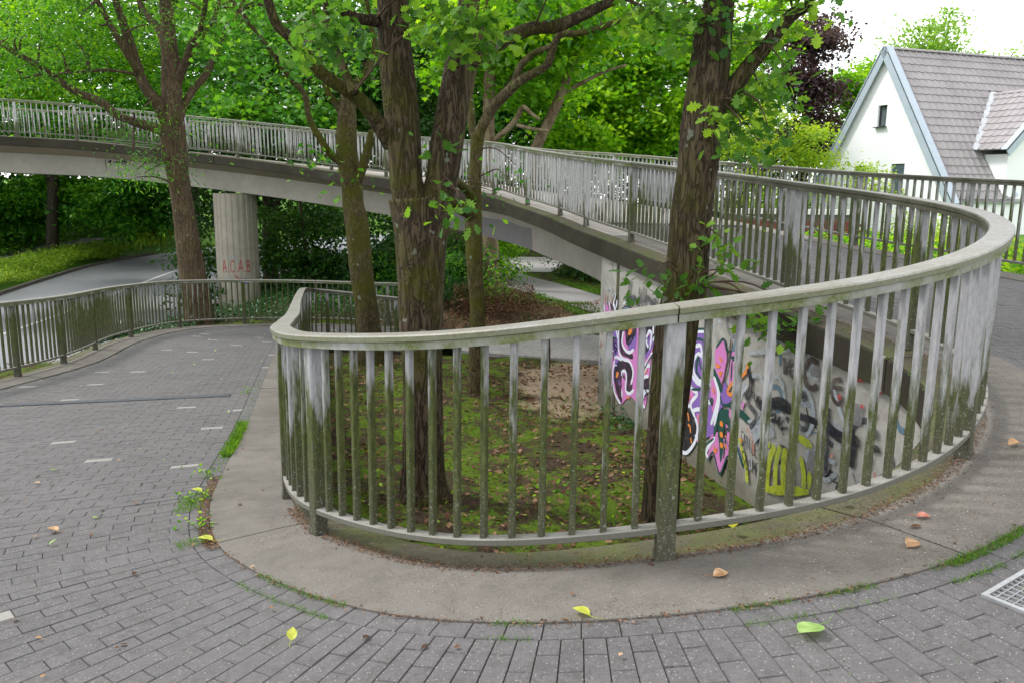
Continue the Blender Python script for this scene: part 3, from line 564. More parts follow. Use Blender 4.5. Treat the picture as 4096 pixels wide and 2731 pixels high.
def m_handrail():
    g = G('weathered_handrail'); P = g.pos()
    n1 = g.noise(g.mp(P, (3, 3, 3)), 1.6, 4, .62); n2 = g.noise(P, 42, 5, .7); n3 = g.noise(P, .45, 2, .5)
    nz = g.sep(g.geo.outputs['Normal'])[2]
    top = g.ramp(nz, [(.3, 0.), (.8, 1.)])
    col = g.mix(g.ramp(n2, [(.3, 0.), (.7, 1.)]), (.14, .135, .12), (.27, .265, .255))
    dirt = g.math('MULTIPLY', g.ramp(g.math('ADD', n1, g.math('MULTIPLY', n3, .5)), [(.62, 0.), (.88, .9)]), g.ramp(top, [(0., .45), (1., 1.)]))
    grn = g.mix(n2, (.10, .11, .035), (.19, .20, .07))
    tdirt = g.mix(n2, (.12, .11, .08), (.20, .185, .15))
    col = g.mix(g.math('MULTIPLY', dirt, .9), col, g.mix(top, grn, tdirt))
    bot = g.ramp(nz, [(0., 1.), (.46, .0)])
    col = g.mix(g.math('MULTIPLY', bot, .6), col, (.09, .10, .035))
    sp = g.ramp(g.noise(P, 120, 3, .8), [(.6, 0.), (.68, .6)])
    col = g.mix(sp, col, (.36, .38, .33))
    g.bump(n2, .001)
    return g.done(col, .55, 0., .45)
m_handrail()
def m_handrail_dark():  # side turned from the light: shade painted into the colour, with some algae
    g = G('handrail_shaded_mossy_side'); P = g.pos(); n1 = g.noise(P, 4, 4, .65); n2 = g.noise(P, 70, 4, .75)
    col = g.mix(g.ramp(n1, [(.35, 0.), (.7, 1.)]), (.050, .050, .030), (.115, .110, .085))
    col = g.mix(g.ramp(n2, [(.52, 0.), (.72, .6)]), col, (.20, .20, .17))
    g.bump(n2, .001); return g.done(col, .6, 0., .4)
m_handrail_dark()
def m_lip():
    g = G('handrail_lower_lip'); P = g.pos()
    n1 = g.noise(P, 3.1, 4, .62); n2 = g.noise(P, 60, 5, .7)
    col = g.mix(g.ramp(n1, [(.33, 0.), (.55, 1.)]), (.30, .30, .31), (.085, .105, .025))
    col = g.mix(g.ramp(n2, [(.45, 0.), (.72, .7)]), col, (.24, .26, .17))
    return g.done(col, .6)
m_lip()
def m_concrete(name, c1, c2, moss=0., gravel=0., scale=1., stain=.5, form=False, mc=((.055, .065, .018), (.12, .135, .035))):
    g = G(name); P = g.pos()
    n0 = g.noise(P, .9 * scale, 4, .6); n1 = g.noise(P, 5 * scale, 5, .65); n2 = g.noise(P, 60, 4, .7)
    col = g.mix(g.ramp(n0, [(.3, 0.), (.7, 1.)]), c1, c2)
    col = g.mix(g.math('MULTIPLY', g.ramp(n1, [(.42, 0.), (.7, 1.)]), stain), col, tuple(c * .5 for c in c1))
    col = g.mix(g.ramp(n2, [(.3, .0), (.75, .35)]), col, tuple(min(1, c * 1.35) for c in c2))
    h = n2
    if gravel:
        v = g.vor(P, 70); vc = g.N.new('ShaderNodeTexVoronoi'); g.L.new(P, vc.inputs['Vector']); vc.inputs['Scale'].default_value = 70
        pc = g.sep(vc.outputs['Color'])[0]
        wear = g.ramp(g.math('ADD', n0, g.math('ADD', g.math('MULTIPLY', g.noise(P, 14, 3, .6), .30), g.math('MULTIPLY', g.sep(P)[0], .045))), [(.59, .0), (.76, 1.)])
        peb = g.math('MULTIPLY', g.ramp(v, [(.22, 1.), (.42, 0.)]), wear)
        peb = g.math('MULTIPLY', peb, g.ramp(pc, [(.25, 0.), (.45, 1.)]))
        col = g.mix(g.math('MULTIPLY', peb, gravel * .8), col, g.mix(g.ramp(g.sep(vc.outputs['Color'])[2], [(.3, 0.), (1., 1.)]), (.16, .12, .09), (.42, .38, .33)))
        h = g.math('ADD', n2, g.math('MULTIPLY', peb, 2.))
    if moss:
        nm = g.noise(P, 2.6, 5, .7)
        mk = g.ramp(nm, [(.60 - .22 * moss, 0.), (.74 - .18 * moss, min(1., moss * 1.1))])
        col = g.mix(mk, col, g.mix(n2, *mc))
    if form:
        z = g.sep(P)
        wv = g.N.new('ShaderNodeTexWave'); wv.wave_type = 'BANDS'; wv.bands_direction = 'Z'
        g.L.new(P, wv.inputs['Vector']); wv.inputs['Scale'].default_value = 2.2; wv.inputs['Distortion'].default_value = .6
        hole = g.ramp(g.vor(P, 9), [(.028, 1.), (.05, 0.)])
        col = g.mix(g.math('MULTIPLY', hole, .6), col, (.06, .055, .05))
        h = g.math('ADD', h, g.math('MULTIPLY', hole, -3.))
    g.bump(h, .003)
    return g.done(col, .85, 0., .25)
m_concrete('kerb_concrete', (.088, .080, .070), (.158, .146, .130), moss=.10, gravel=1.)
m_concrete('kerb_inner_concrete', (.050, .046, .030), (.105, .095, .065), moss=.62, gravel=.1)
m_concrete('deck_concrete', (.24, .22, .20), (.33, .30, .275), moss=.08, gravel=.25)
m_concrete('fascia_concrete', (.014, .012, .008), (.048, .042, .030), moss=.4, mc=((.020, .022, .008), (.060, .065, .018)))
m_concrete('girder_concrete', (.25, .235, .21), (.34, .32, .285), stain=.30, form=True)
m_concrete('soffit_concrete', (.20, .165, .125), (.27, .22, .17), stain=.2)
m_concrete('pier_concrete', (.27, .245, .20), (.36, .335, .28), stain=.35)
def m_wall():
    g = G('wall_concrete'); P = g.pos(); z = g.sep(P)[2]
    n0 = g.noise(P, 1.3, 4, .6); n1 = g.noise(P, 7, 5, .65); n2 = g.noise(P, 70, 4, .7)
    col = g.mix(n0, (.27, .26, .24), (.40, .385, .36))
    col = g.mix(g.math('MULTIPLY', g.ramp(n1, [(.45, 0.), (.7, 1.)]), .5), col, (.12, .115, .09))
    low = g.math('ADD', z, g.math('MULTIPLY', g.math('SUBTRACT', n0, .5), 1.2))
    col = g.mix(g.ramp(g.math('DIVIDE', low, 3.), [(.25, .8), (.42, 0.)]), col, (.10, .095, .06))
    hole = g.ramp(g.vor(P, 13), [(.035, 1.), (.06, 0.)])
    col = g.mix(g.math('MULTIPLY', hole, .7), col, (.05, .05, .045))
    g.bump(g.math('ADD', n2, g.math('MULTIPLY', hole, -3.)), .003)
    return g.done(col, .85, 0., .25)
m_wall()
def m_paver(name, c, light):
    g = G(name); P = g.pos()
    n1 = g.noise(P, 1.1, 4, .6); n2 = g.noise(P, 160, 3, .8); n3 = g.noise(P, 12, 4, .6)
    t = g.attr('tone')
    col = g.mix(t, tuple(x * .88 for x in c), tuple(x * 1.10 for x in c))
    col = g.mix(g.math('MULTIPLY', g.ramp(n1, [(.38, 0.), (.66, 1.)]), .55), col, tuple(x * 1.5 for x in c))
    n4 = g.noise(P, 48, 4, .75)
    col = g.mix(g.ramp(n4, [(.40, 0.), (.66, .55)]), col, tuple(x * 1.75 for x in c))
    col = g.mix(g.ramp(n4, [(.30, .5), (.46, .0)]), col, tuple(x * .45 for x in c))
    col = g.mix(g.ramp(n3, [(.50, 0.), (.72, .6)]), col, (c[0] * .62, c[1] * .60, c[2] * .56))
    v = g.vor(P, 105); vc = g.N.new('ShaderNodeTexVoronoi'); g.L.new(P, vc.inputs['Vector']); vc.inputs['Scale'].default_value = 105
    pc = g.sep(vc.outputs['Color'])[1]
    pb = g.math('MULTIPLY', g.ramp(v, [(.2, 1.), (.4, 0.)]), g.ramp(pc, [(.80, 0.), (.84, 1.)]))
    col = g.mix(g.math('MULTIPLY', pb, .55), col, g.mix(g.sep(vc.outputs['Color'])[0], (.26, .21, .17), (.50, .49, .46)))
    col = g.mix(g.ramp(n2, [(.44, 0.), (.68, .65)]), col, tuple(x * 1.9 for x in c))
    if light: col = g.mix(.6, col, (.20, .197, .185))
    g.bump(g.math('ADD', n2, n3), .002)
    return g.done(col, .82, 0., .25)
m_paver('grey_paver', (.076, .073, .074), False)
m_paver('pale_paver', (.20, .195, .185), True)
m_paver('plaza_paver', (.27, .26, .255), False)
def m_joint():
    g = G('joint_soil'); P = g.pos()
    n = g.noise(P, 1.7, 4, .6); n2 = g.noise(P, 40, 3, .6)
    col = g.mix(g.ramp(n, [(.52, 0.), (.62, 1.)]), (.062, .056, .050), (.06, .09, .02))
    g.bump(n2, .004)
    return g.done(col, .95, 0., .1)
m_joint()
def m_ground():
    """leaf mould, moss, bare sandy earth and grass, by place"""
    g = G('well_ground'); P = g.pos(); s = g.sep(P)
    n0 = g.noise(P, .55, 5, .65); n1 = g.noise(P, 2.4, 5, .7); n2 = g.noise(P, 22, 4, .75); n3 = g.noise(P, 90, 3, .7)
    soil = g.mix(n2, (.022, .015, .010), (.075, .052, .034))
    moss = g.mix(n3, (.030, .058, .004), (.12, .195, .014))
    mk = g.ramp(g.math('ADD', g.math('MULTIPLY', n1, .75), g.math('MULTIPLY', n2, .4)), [(.54, 0.), (.63, 1.)])
    col = g.mix(mk, soil, moss)
    sand = g.mix(n2, (.26, .19, .13), (.42, .32, .23))
    a = g.attr('sand'); col = g.mix(g.ramp(g.math('ADD', a, g.math('MULTIPLY', g.math('SUBTRACT', n1, .5), .9)), [(.42, 0.), (.62, 1.)]), col, sand)
    b = g.attr('grass')
    grass = g.mix(n2, (.045, .11, .012), (.12, .24, .03))
    col = g.mix(g.ramp(g.math('ADD', b, g.math('MULTIPLY', g.math('SUBTRACT', n1, .5), .7)), [(.42, 0.), (.6, 1.)]), col, grass)
    d = g.attr('litter')
    lit = g.mix(g.ramp(n2, [(.3, 0.), (.7, 1.)]), (.035, .022, .015), (.24, .15, .10))
    col = g.mix(g.ramp(g.math('ADD', d, g.math('MULTIPLY', g.math('SUBTRACT', n2, .5), .9)), [(.42, 0.), (.62, .9)]), col, lit)
    g.bump(g.math('ADD', n2, g.math('MULTIPLY', n3, .6)), .02)
    return g.done(col, .95, 0., .12)
m_ground()
def m_simple(name, c1, c2, sc=8, rough=.85, spec=.25, bump=.003, metal=0.):
    g = G(name); P = g.pos(); n = g.noise(P, sc, 5, .65); n2 = g.noise(P, sc * 9, 3, .7)
    col = g.mix(g.ramp(n, [(.3, 0.), (.7, 1.)]), c1, c2)
    col = g.mix(g.math('MULTIPLY', n2, .3), col, tuple(x * .6 for x in c1))
    if bump: g.bump(n2, bump)
    return g.done(col, rough, metal, spec)
m_simple('asphalt', (.180, .188, .205), (.225, .232, .25), 1.2, .6, .5)
m_simple('path_asphalt', (.19, .18, .18), (.26, .25, .245), 1.5)
m_simple('road_paint', (.55, .55, .53), (.68, .68, .66), 9)
m_simple('kerb_stone', (.11, .095, .08), (.17, .15, .13), 6)
m_simple('border_stone', (.27, .26, .25), (.36, .345, .33), 6)
m_simple('render_white', (.83, .84, .87), (.88, .885, .91), 1.5, .9, .1, .001)
m_simple('verge_board', (.36, .42, .49), (.42, .48, .55), 3, .5, .4, 0)
m_simple('window_frame', (.030, .034, .045), (.045, .05, .06), 5, .4, .5, 0)
m_simple('shutter', (.075, .11, .12), (.10, .145, .155), 5, .5, .4, 0)
m_simple('white_plastic', (.72, .72, .72), (.8, .8, .8), 4, .4, .5, 0)
m_simple('gutter_metal', (.34, .36, .38), (.42, .44, .46), 4, .4, .5, 0)
m_simple('grate_steel', (.26, .27, .28), (.38, .39, .40), 30, .4, .6, 0, .3)
m_simple('channel_steel', (.11, .115, .13), (.17, .175, .19), 30, .5, .5, 0)
m_simple('drain_dark', (.07, .072, .08), (.11, .115, .125), 30, .5, .5, 0)
m_simple('drain_void', (.008, .008, .008), (.014, .013, .012), 5)
m_simple('mortar_dark', (.10, .09, .08), (.14, .13, .12), 8)
m_simple('brick_red', (.16, .05, .04), (.26, .085, .065), 7)
m_simple('stem_green', (.10, .16, .04), (.16, .22, .06), 9)
m_simple('twig_brown', (.05, .03, .02), (.10, .062, .042), 12)
m_simple('patch_paint', (.17, .165, .17), (.205, .20, .205), 3)
m_simple('soot', (.02, .016, .014), (.05, .04, .03), 9)
m_simple('joint_foam', (.35, .33, .30), (.44, .42, .38), 9)
m_simple('crumbs', (.055, .028, .020), (.12, .065, .045), 30, .95, .1, .005)
m_simple('rust_post', (.14, .05, .03), (.2, .08, .05), 12)
for nm, c in dict(pink=(.50, .17, .42), purple=(.19, .105, .36), white=(.60, .62, .70), black=(.018, .018, .024), orange=(.62, .20, .04),
                  green=(.012, .060, .050), teal=(.10, .18, .24), blue=(.05, .10, .34), brown=(.065, .048, .042), haze=(.37, .40, .44),
                  dirtgrey=(.19, .185, .19), greyblk=(.050, .050, .062), lime=(.36, .42, .03), red=(.42, .045, .045), salmon=(.50, .24, .19)).items():
    g = G('spray_' + nm); P = g.pos(); n2 = g.noise(P, 70, 4, .7); n1 = g.noise(P, 5, 4, .6)
    hole = g.ramp(g.vor(P, 13), [(.035, 1.), (.06, 0.)])
    col = g.mix(g.ramp(n1, [(.5, 0.), (.85, .4)]), c, tuple(.6 * x + .4 * y for x, y in zip(c, (.25, .235, .2))))
    col = g.mix(g.math('MULTIPLY', hole, .6), col, (.06, .055, .05))
    g.bump(n2, .002); g.done(col, .6, 0., .3)
    if nm in ('haze', 'greyblk', 'lime', 'red', 'salmon', 'dirtgrey', 'brown', 'black', 'teal'):
        lo = .30 if nm in ('haze', 'dirtgrey', 'red', 'salmon', 'greyblk') else .55
        al = g.ramp(g.math('ADD', g.math('MULTIPLY', g.noise(P, 11, 5, .75), .7), g.math('MULTIPLY', g.noise(P, 160, 2, .7), .45)), [(.42, lo * .5), (.62, 1. if lo > .5 else .85)])
        g.L.new(al, g.b.inputs['Alpha'])
def m_bark(name, c1, c2, moss, sx=14, sz=2.4, bd=.03, patch=None):
    g = G(name); O = g.obj(); P = g.pos()
    va = g.math('ABSOLUTE', g.math('SUBTRACT', g.noise(g.mp(O, (sx, sx, sz)), .62, 4, .6, 1.1), .5)); v1 = g.ramp(va, [(.0, 0.), (.085, 1.)]); n = g.noise(g.mp(O, (sx * 1.6, sx * 1.6, sz * 1.4)), 1., 5, .7, .6); n2 = g.noise(O, 60, 3, .7)
    ridge = g.math('ADD', g.math('MULTIPLY', v1, .6), g.math('MULTIPLY', n, .6))
    col = g.mix(g.ramp(ridge, [(.34, 0.), (.82, 1.)]), c1, c2)
    col = g.mix(g.math('MULTIPLY', n2, .35), col, tuple(x * 1.7 for x in c2))
    if patch:
        pm = g.ramp(g.noise(g.mp(O, (3, 3, 1.3)), 1.2, 3, .5), [(.50, 0.), (.53, 1.)])
        col = g.mix(pm, col, patch)
    nm = g.noise(O, 1.5, 4, .65)
    mk = g.ramp(g.math('ADD', nm, g.math('MULTIPLY', n, .3)), [(.72 - .25 * moss, 0.), (.86 - .22 * moss, min(1, .35 + moss))])
    col = g.mix(mk, col, g.mix(n2, (.028, .034, .003), (.095, .098, .010)))
    lich = g.ramp(g.noise(O, 7, 2, .5), [(.70, 0.), (.72, .7)])
    col = g.mix(lich, col, (.22, .25, .20))
    g.bump(ridge, bd, .9)
    return g.done(col, .92, 0., .15)
m_bark('oak_bark', (.005, .0035, .002), (.078, .058, .038), .40, 24, 4.6, .035)
m_bark('mossy_bark', (.010, .008, .004), (.085, .068, .036), .52, 26, 10, .015)
m_bark('ash_bark', (.012, .008, .005), (.098, .070, .043), .10, 34, 4.4, .015)
m_bark('plane_bark', (.055, .038, .024), (.15, .11, .07), .05, 9, 3, .012, (.20, .16, .10))
m_bark('dark_bark', (.012, .010, .008), (.040, .032, .026), .1, 16, 3, .02)
m_bark('pale_cut', (.20, .10, .05), (.36, .20, .11), .0, 9, 9, .003)
def m_leaf(name, c1, c2, c3, trans=.45, rough=.5):
    g = G(name); t = g.attr('tone')
    col = g.ramp(t, [(0., c1), (.55, c2), (1., c3)])
    tr = g.N.new('ShaderNodeBsdfTranslucent'); g.L.new(g.mix(1., col, (1.9, 1.75, .75), 'MULTIPLY'), tr.inputs['Color'])
    g.done(col, rough, 0., .22)
    ms = g.N.new('ShaderNodeMixShader'); ms.inputs[0].default_value = trans
    g.L.new(g.b.outputs[0], ms.inputs[1]); g.L.new(tr.outputs[0], ms.inputs[2])
    out = [n for n in g.N if n.type == 'OUTPUT_MATERIAL'][0]
    g.L.new(ms.outputs[0], out.inputs['Surface'])
    return g.m
m_leaf('leaf_oak', (.022, .085, .016), (.085, .205, .030), (.24, .40, .04), .45)
m_leaf('leaf_bright', (.022, .100, .006), (.115, .300, .012), (.34, .52, .02), .5)
m_leaf('leaf_mid', (.010, .060, .008), (.055, .200, .018), (.20, .42, .03), .42)
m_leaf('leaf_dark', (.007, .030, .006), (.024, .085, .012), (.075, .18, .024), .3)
m_leaf('leaf_ivy', (.010, .040, .014), (.022, .075, .022), (.045, .115, .03), .2, .35)
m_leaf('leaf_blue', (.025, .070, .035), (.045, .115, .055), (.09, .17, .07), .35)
m_leaf('leaf_yellow', (.11, .22, .018), (.24, .37, .03), (.42, .46, .07), .5)
m_leaf('leaf_copper', (.028, .016, .022), (.060, .036, .046), (.11, .075, .085), .25)
m_leaf('leaf_pale', (.10, .21, .04), (.18, .33, .06), (.30, .45, .10), .5)
m_leaf('leaf_grass', (.040, .11, .010), (.085, .20, .018), (.15, .28, .03), .35)
m_leaf('leaf_juniper', (.08, .18, .015), (.22, .38, .030), (.44, .58, .06), .3)
m_leaf('leaf_dead', (.045, .022, .012), (.13, .065, .036), (.27, .165, .10), .2, .8)
m_leaf('leaf_fallen_yellow', (.36, .40, .05), (.48, .50, .08), (.58, .60, .14), .3)
m_leaf('leaf_fallen_green', (.16, .30, .07), (.28, .42, .13), (.38, .52, .20), .3)
m_leaf('leaf_fallen_tan', (.26, .14, .07), (.40, .25, .14), (.52, .36, .23), .2)
m_leaf('leaf_fallen_red', (.42, .10, .07), (.50, .20, .15), (.58, .34, .28), .2)
m_leaf('moss_tuft', (.035, .085, .005), (.085, .175, .010), (.17, .29, .018), .2, .9)
def m_tile():
    g = G('roof_tile'); P = g.pos(); n = g.noise(P, 1.3, 4, .6); n2 = g.noise(P, 25, 4, .7)
    col = g.mix(g.ramp(n, [(.3, 0.), (.7, 1.)]), (.22, .205, .212), (.30, .285, .295))
    col = g.mix(g.math('MULTIPLY', g.rnd(), .35), col, (.30, .27, .265))
    col = g.mix(g.ramp(n2, [(.55, 0.), (.8, .4)]), col, (.10, .095, .06))
    g.bump(n2, .003); return g.done(col, .6, 0., .35)
m_tile()
g = G('window_glass'); g.done((.10, .12, .13), .08, 0., .6)

# ------------------------------------------------------------------ mesh helpers
def link(o, parent=None):
    C.objects.link(o)
    if parent is not None: o.parent = parent
    return o
def tag(o, label=None, cat=None, group=None, kind=None):
    if label: o['label'] = label
    if cat: o['category'] = cat
    if group: o['group'] = group
    if kind: o['kind'] = kind
    return o
def empty(name, loc=(0, 0, 0), rz=0.):
    o = bpy.data.objects.new(name, None); o.location = loc; o.rotation_euler = (0, 0, rz); C.objects.link(o)
    return o
def mesh(name, V, F, m, smooth=False, attrs=None):
    me = bpy.data.meshes.new(name)
    me.from_pydata([tuple(map(float, v)) for v in V], [], [tuple(map(int, f)) for f in F])
    for mm in (m if isinstance(m, (list, tuple)) else [m]): me.materials.append(MATS[mm])
    if attrs:
        for k, v in attrs.items():
            a = me.attributes.new(k, 'FLOAT', 'POINT' if len(v) == len(me.vertices) else 'FACE')
            a.data.foreach_set('value', np.asarray(v, dtype=np.float32))
    if smooth: me.polygons.foreach_set('use_smooth', [True] * len(me.polygons))
    me.update()
    return me
def obj(name, V, F, m, parent=None, smooth=False, attrs=None, loc=None):
    o = bpy.data.objects.new(name, mesh(name, V, F, m, smooth, attrs))
    if loc is not None: o.location = loc
    return link(o, parent)
def copy_obj(o, parent=None):
    c = o.copy(); C.objects.link(c); c.parent = parent
    return c
class MB:
    """collects shapes into one mesh"""
    def __init__(s): s.V = []; s.F = []
    def add(s, V, F):
        k = len(s.V); s.V += [tuple(v) for v in V]; s.F += [tuple(i + k for i in f) for f in F]
    def box(s, c, d, rz=0., ax=None):
        x, y, z = d[0] / 2, d[1] / 2, d[2] / 2
        P = np.array([(-x, -y, -z), (x, -y, -z), (x, y, -z), (-x, y, -z), (-x, -y, z), (x, -y, z), (x, y, z), (-x, y, z)])
        if ax is not None: P = P @ np.array(ax)
        elif rz:
            co, si = math.cos(rz), math.sin(rz); P = P @ np.array([(co, si, 0), (-si, co, 0), (0, 0, 1)])
        P = P + np.array(c)
        s.add(P, [(0, 3, 2, 1), (4, 5, 6, 7), (0, 1, 5, 4), (1, 2, 6, 5), (2, 3, 7, 6), (3, 0, 4, 7)])
    def build(s, name, m, parent=None, smooth=False, loc=None): return obj(name, s.V, s.F, m, parent, smooth, None, loc)
def sweep(prof, frames, closed=True, caps=True):
    """prof: (u,v) list; frames: list of (origin, U, V) with arrays"""
    n = len(prof); V = []; F = []
    for o, U, W in frames:
        for u, v in prof: V.append(o + U * u + W * v)
    for i in range(len(frames) - 1):
        for j in range(n if closed else n - 1):
            a, b = i * n + j, i * n + (j + 1) % n
            F.append((a, a + n, b + n, b))
    if caps and closed:
        F.append(tuple(range(n))); F.append(tuple((len(frames) - 1) * n + j for j in range(n - 1, -1, -1)))
    return V, F
def loft(A, B, flip=False):
    """strip between two polylines of equal length"""
    n = len(A); V = list(A) + list(B)
    F = [(i, i + 1, n + i + 1, n + i) if not flip else (i, n + i, n + i + 1, i + 1) for i in range(n - 1)]
    return V, F

# ------------------------------------------------------------------ the ground
TP = np.array([  # x, y, z
 (-1,7,.58),(0,9,.55),(1.5,8.5,.6),(-1.5,10,.52),(0,12,.45),(-2.6,14.7,.42),(-.5,14.5,.36),(1.2,13.5,.42),(1,16,.28),(-2,16.3,.2),(-1,18,.16),(1,18.5,.2),(3,18,.22),
 (-4,9,.5),(-2.5,12,.45),(-4.5,13,.4),(-3.2,15.5,.2),(-5,17.5,.1),(-6,16,.2),(-6,12,.4),(-3,18.5,.08),(-3.5,20.6,.15),(-1,21,.3),(1.2,20.6,.35),(.3,22.5,.45),(-1.5,24,.55),(-3,22.5,.6),(-4.5,21.5,.35),
 (-5.5,22.5,.3),(-6.8,21.6,.16),(-8.2,20.2,.1),(-8.5,22.5,-.1),(-9,25,-.4),(-6.5,25,.2),(-5,28,.6),(-7.5,29,0),(-9,32,-.45),(-6,34,.3),(-3,28,.8),(-.7,27.6,.5),(1,25.3,.35),(2.2,24.2,.32),
 (3,27,.28),(2,30,.25),(2.6,33,.25),(1.2,38,.2),(1,44,.2),(4.6,29,.4),(4,34,.35),(-2,34,.7),(-4,42,.7),(8,40,.8),(3,50,.3),(0,60,.5),(20,60,1.5),(-5,55,.8),(30,90,2.5),(0,95,1.5),
 (3.6,20.5,.5),(4.5,22,1.4),(5.5,21,2.2),(6,18,2.45),(6.3,15,2.45),(6.6,12,2.5),(7.2,9.5,2.45),(7.6,6.5,2.4),(7.2,3,2.3),(6.6,.8,2.15),(4,-2.5,2.),(0,-3.5,1.8),(-4,-2,1.5),(-7,1,1.25),(5,24.5,1.6),(7,26,2.2),(10,22,2.35),(14,26,2.3),(12,16,2.3),(16,34,2.4),
 (10,34,2.),(7,31,1.3),(25,30,2.4),(18,10,2.2),(30,10,2.2),(12,2,2.2),(25,-5,2.2),
 (-7.9,3.5,1.2),(-8.0,6.5,1.12),(-8.0,9.2,.92),(-7.85,11.3,.74),(-7.95,13,.66),(-8.4,15,.5),(-8.75,17.5,.34),(-8.9,11,.5),(-9,14,.3),(-9.1,17.5,.0),(-9.4,8,.4),(-9.0,20,-.35),(-9.6,23,-.6),(-9.8,10,-.2),(-9.5,14,-.45),(-10.2,4,-.3),
 (-13,10,-.62),(-13,20,-.62),(-14,30,-.62),(-15,40,-.62),(-13,52,-.62),(-13,4,-.62),(-16,34,-.62),(-12,27,-.62),(-10.3,36,-.55),(-9.6,44,-.5),(-8,40,.2),(-17.2,14,-.6),(-18,25,-.6),(-20,36,-.6),(-20.4,45,-.6),
 (-19.0,22,-.3),(-20.2,30,-.28),(-22.0,36,-.25),(-23.5,42,-.2),(-22.6,46,-.25),(-24.5,34,-.35),(-26,42,-.3),(-28,46,.3),(-30,36,.1),(-26,54,.8),(-36,44,1.),(-40,60,2.5),(-22,60,.8),(-30,20,0),(-45,30,1),(-20,80,3),(-45,90,4),
 (-20,6,-.4),(-30,-5,0),(0,-15,1.5),(-15,-12,-.4),(20,-14,2)], float)
def terrain(x, y):
    x = np.asarray(x, float); y = np.asarray(y, float)
    out = np.empty(x.shape).ravel(); X = x.ravel(); Y = y.ravel()
    for a in range(0, len(X), 4000):
        d2 = (X[a:a+4000, None] - TP[None, :, 0]) ** 2 + (Y[a:a+4000, None] - TP[None, :, 1]) ** 2 + .05
        wgt = d2 ** -2.2
        out[a:a+4000] = (wgt * TP[None, :, 2]).sum(1) / wgt.sum(1)
    return out.reshape(x.shape)
def tz(x, y): return float(terrain(np.array([x]), np.array([y]))[0])
# keep the ground below the ramp wherever the ramp lies on it
_t = np.linspace(0, K_AB, 400)
_rampc = [rp(_t, f, 0, 0) for f in ()]
def under_ramp(x, y):
    """height of the ramp above a point and a mask of the points below it"""
    tt = np.linspace(0, K_END, 900); q = st(tt); I = q[:, :3]; O = q[:, 3:]
    h = O - I; Lh = np.linalg.norm(h[:, :2], axis=1); h2 = h[:, :2] / Lh[:, None]
    T = np.gradient(I[:, :2] + h2 * 1.6, axis=0); T /= np.linalg.norm(T, axis=1)[:, None]
    X = x.ravel(); Y = y.ravel(); z = np.full(X.shape, 99.)
    for a in range(0, len(X), 3000):
        dx = X[a:a+3000, None] - I[None, :, 0]; dy = Y[a:a+3000, None] - I[None, :, 1]
        u = dx * h2[None, :, 0] + dy * h2[None, :, 1]
        v = np.abs(dx * h2[None, :, 1] - dy * h2[None, :, 0])
        ok = (u > -.16) & (u < Lh[None] + .16)
        v = np.where(ok, v, 9e9); k = v.argmin(1); vv = v[np.arange(len(k)), k]; uu = u[np.arange(len(k)), k]
        zz = I[k, 2] + (O[k, 2] - I[k, 2]) * np.clip(uu / Lh[k], 0, 1)
        z[a:a+3000] = np.where((vv < .12) & (tt[k] < K_AB), zz, 99.)
    return z.reshape(x.shape)
def lines(*segs):
    out = []
    for a, b, s in segs: out += list(np.arange(a, b, s))
    return np.array(out + [segs[-1][1]])
gx = lines((-70, -30, 4), (-30, -12, 1), (-12, -8.4, .4), (-8.4, 5, .16), (5, 9, .4), (9, 30, 1.5), (30, 90, 5))
gy = lines((-18, 2, 1.5), (2, 4, .4), (4, 19, .16), (19, 32, .35), (32, 60, 1.2), (60, 130, 6))
GX, GY = np.meshgrid(gx, gy)
GZ = terrain(GX, GY)
def smooth_line(P, n):
    P = np.array(P, float); k = np.linspace(0, len(P) - 1, n); i = np.clip(k.astype(int), 0, len(P) - 2); f = (k - i)[:, None]
    g = lambda j: P[np.clip(j, 0, len(P) - 1)]
    a, b, c, d = g(i - 1), g(i), g(i + 1), g(i + 2)
    return .5 * ((2 * b) + (-a + c) * f + (2 * a - 5 * b + 4 * c - d) * f ** 2 + (-a + 3 * b - 3 * c + d) * f ** 3)
near = smooth_line([(-10.4,-8,-.5),(-9.9,4,-.5),(-9.75,12,-.5),(-9.75,20,-.5),(-10.1,27,-.5),(-10.6,34,-.5),(-10.8,42,-.5),(-10,50,-.5),(-7,60,-.5),(0,74,-.5)], 60)
far = smooth_line([(-17.2,-8,-.5),(-17.0,4,-.5),(-17.0,12,-.5),(-17.3,20,-.5),(-18.2,27,-.5),(-19.7,34,-.5),(-21.1,42,-.5),(-20.8,50,-.5),(-18,61,-.5),(-10,78,-.5)], 60)
pA = smooth_line([(-1.15,16.75,.262),(-.5,16.45,.262),(.6,16.1,.262),(1.7,15.85,.262),(3.2,15.6,.262),(5.2,15.4,.262)], 30)
pB = smooth_line([(-1.15,20.25,.262),(-.5,19.7,.262),(.6,19.2,.262),(2.0,18.9,.262),(3.4,18.8,.262),(5.2,18.8,.262)], 30)
aN = smooth_line([(-1.0,37,.3),(-.9,33,.3),(-.62,30,.3),(-.15,27.6,.3),(1.02,25.2,.3),(2.2,22,.3),(2.8,20,.29),(3.0,18.8,.285)], 60)
aF = smooth_line([(.5,37,.3),(.35,33.4,.3),(.6,31.4,.3),(1.62,28.9,.3),(2.78,25.7,.3),(4.2,22,.3),(4.7,20,.29),(4.9,18.8,.285)], 60)
fp = smooth_line([(-21,16,-.2),(-22,24,-.2),(-23,31,-.25),(-25.2,38.5,-.25),(-26.0,45,-.15),(-25.2,52,.2)], 40)
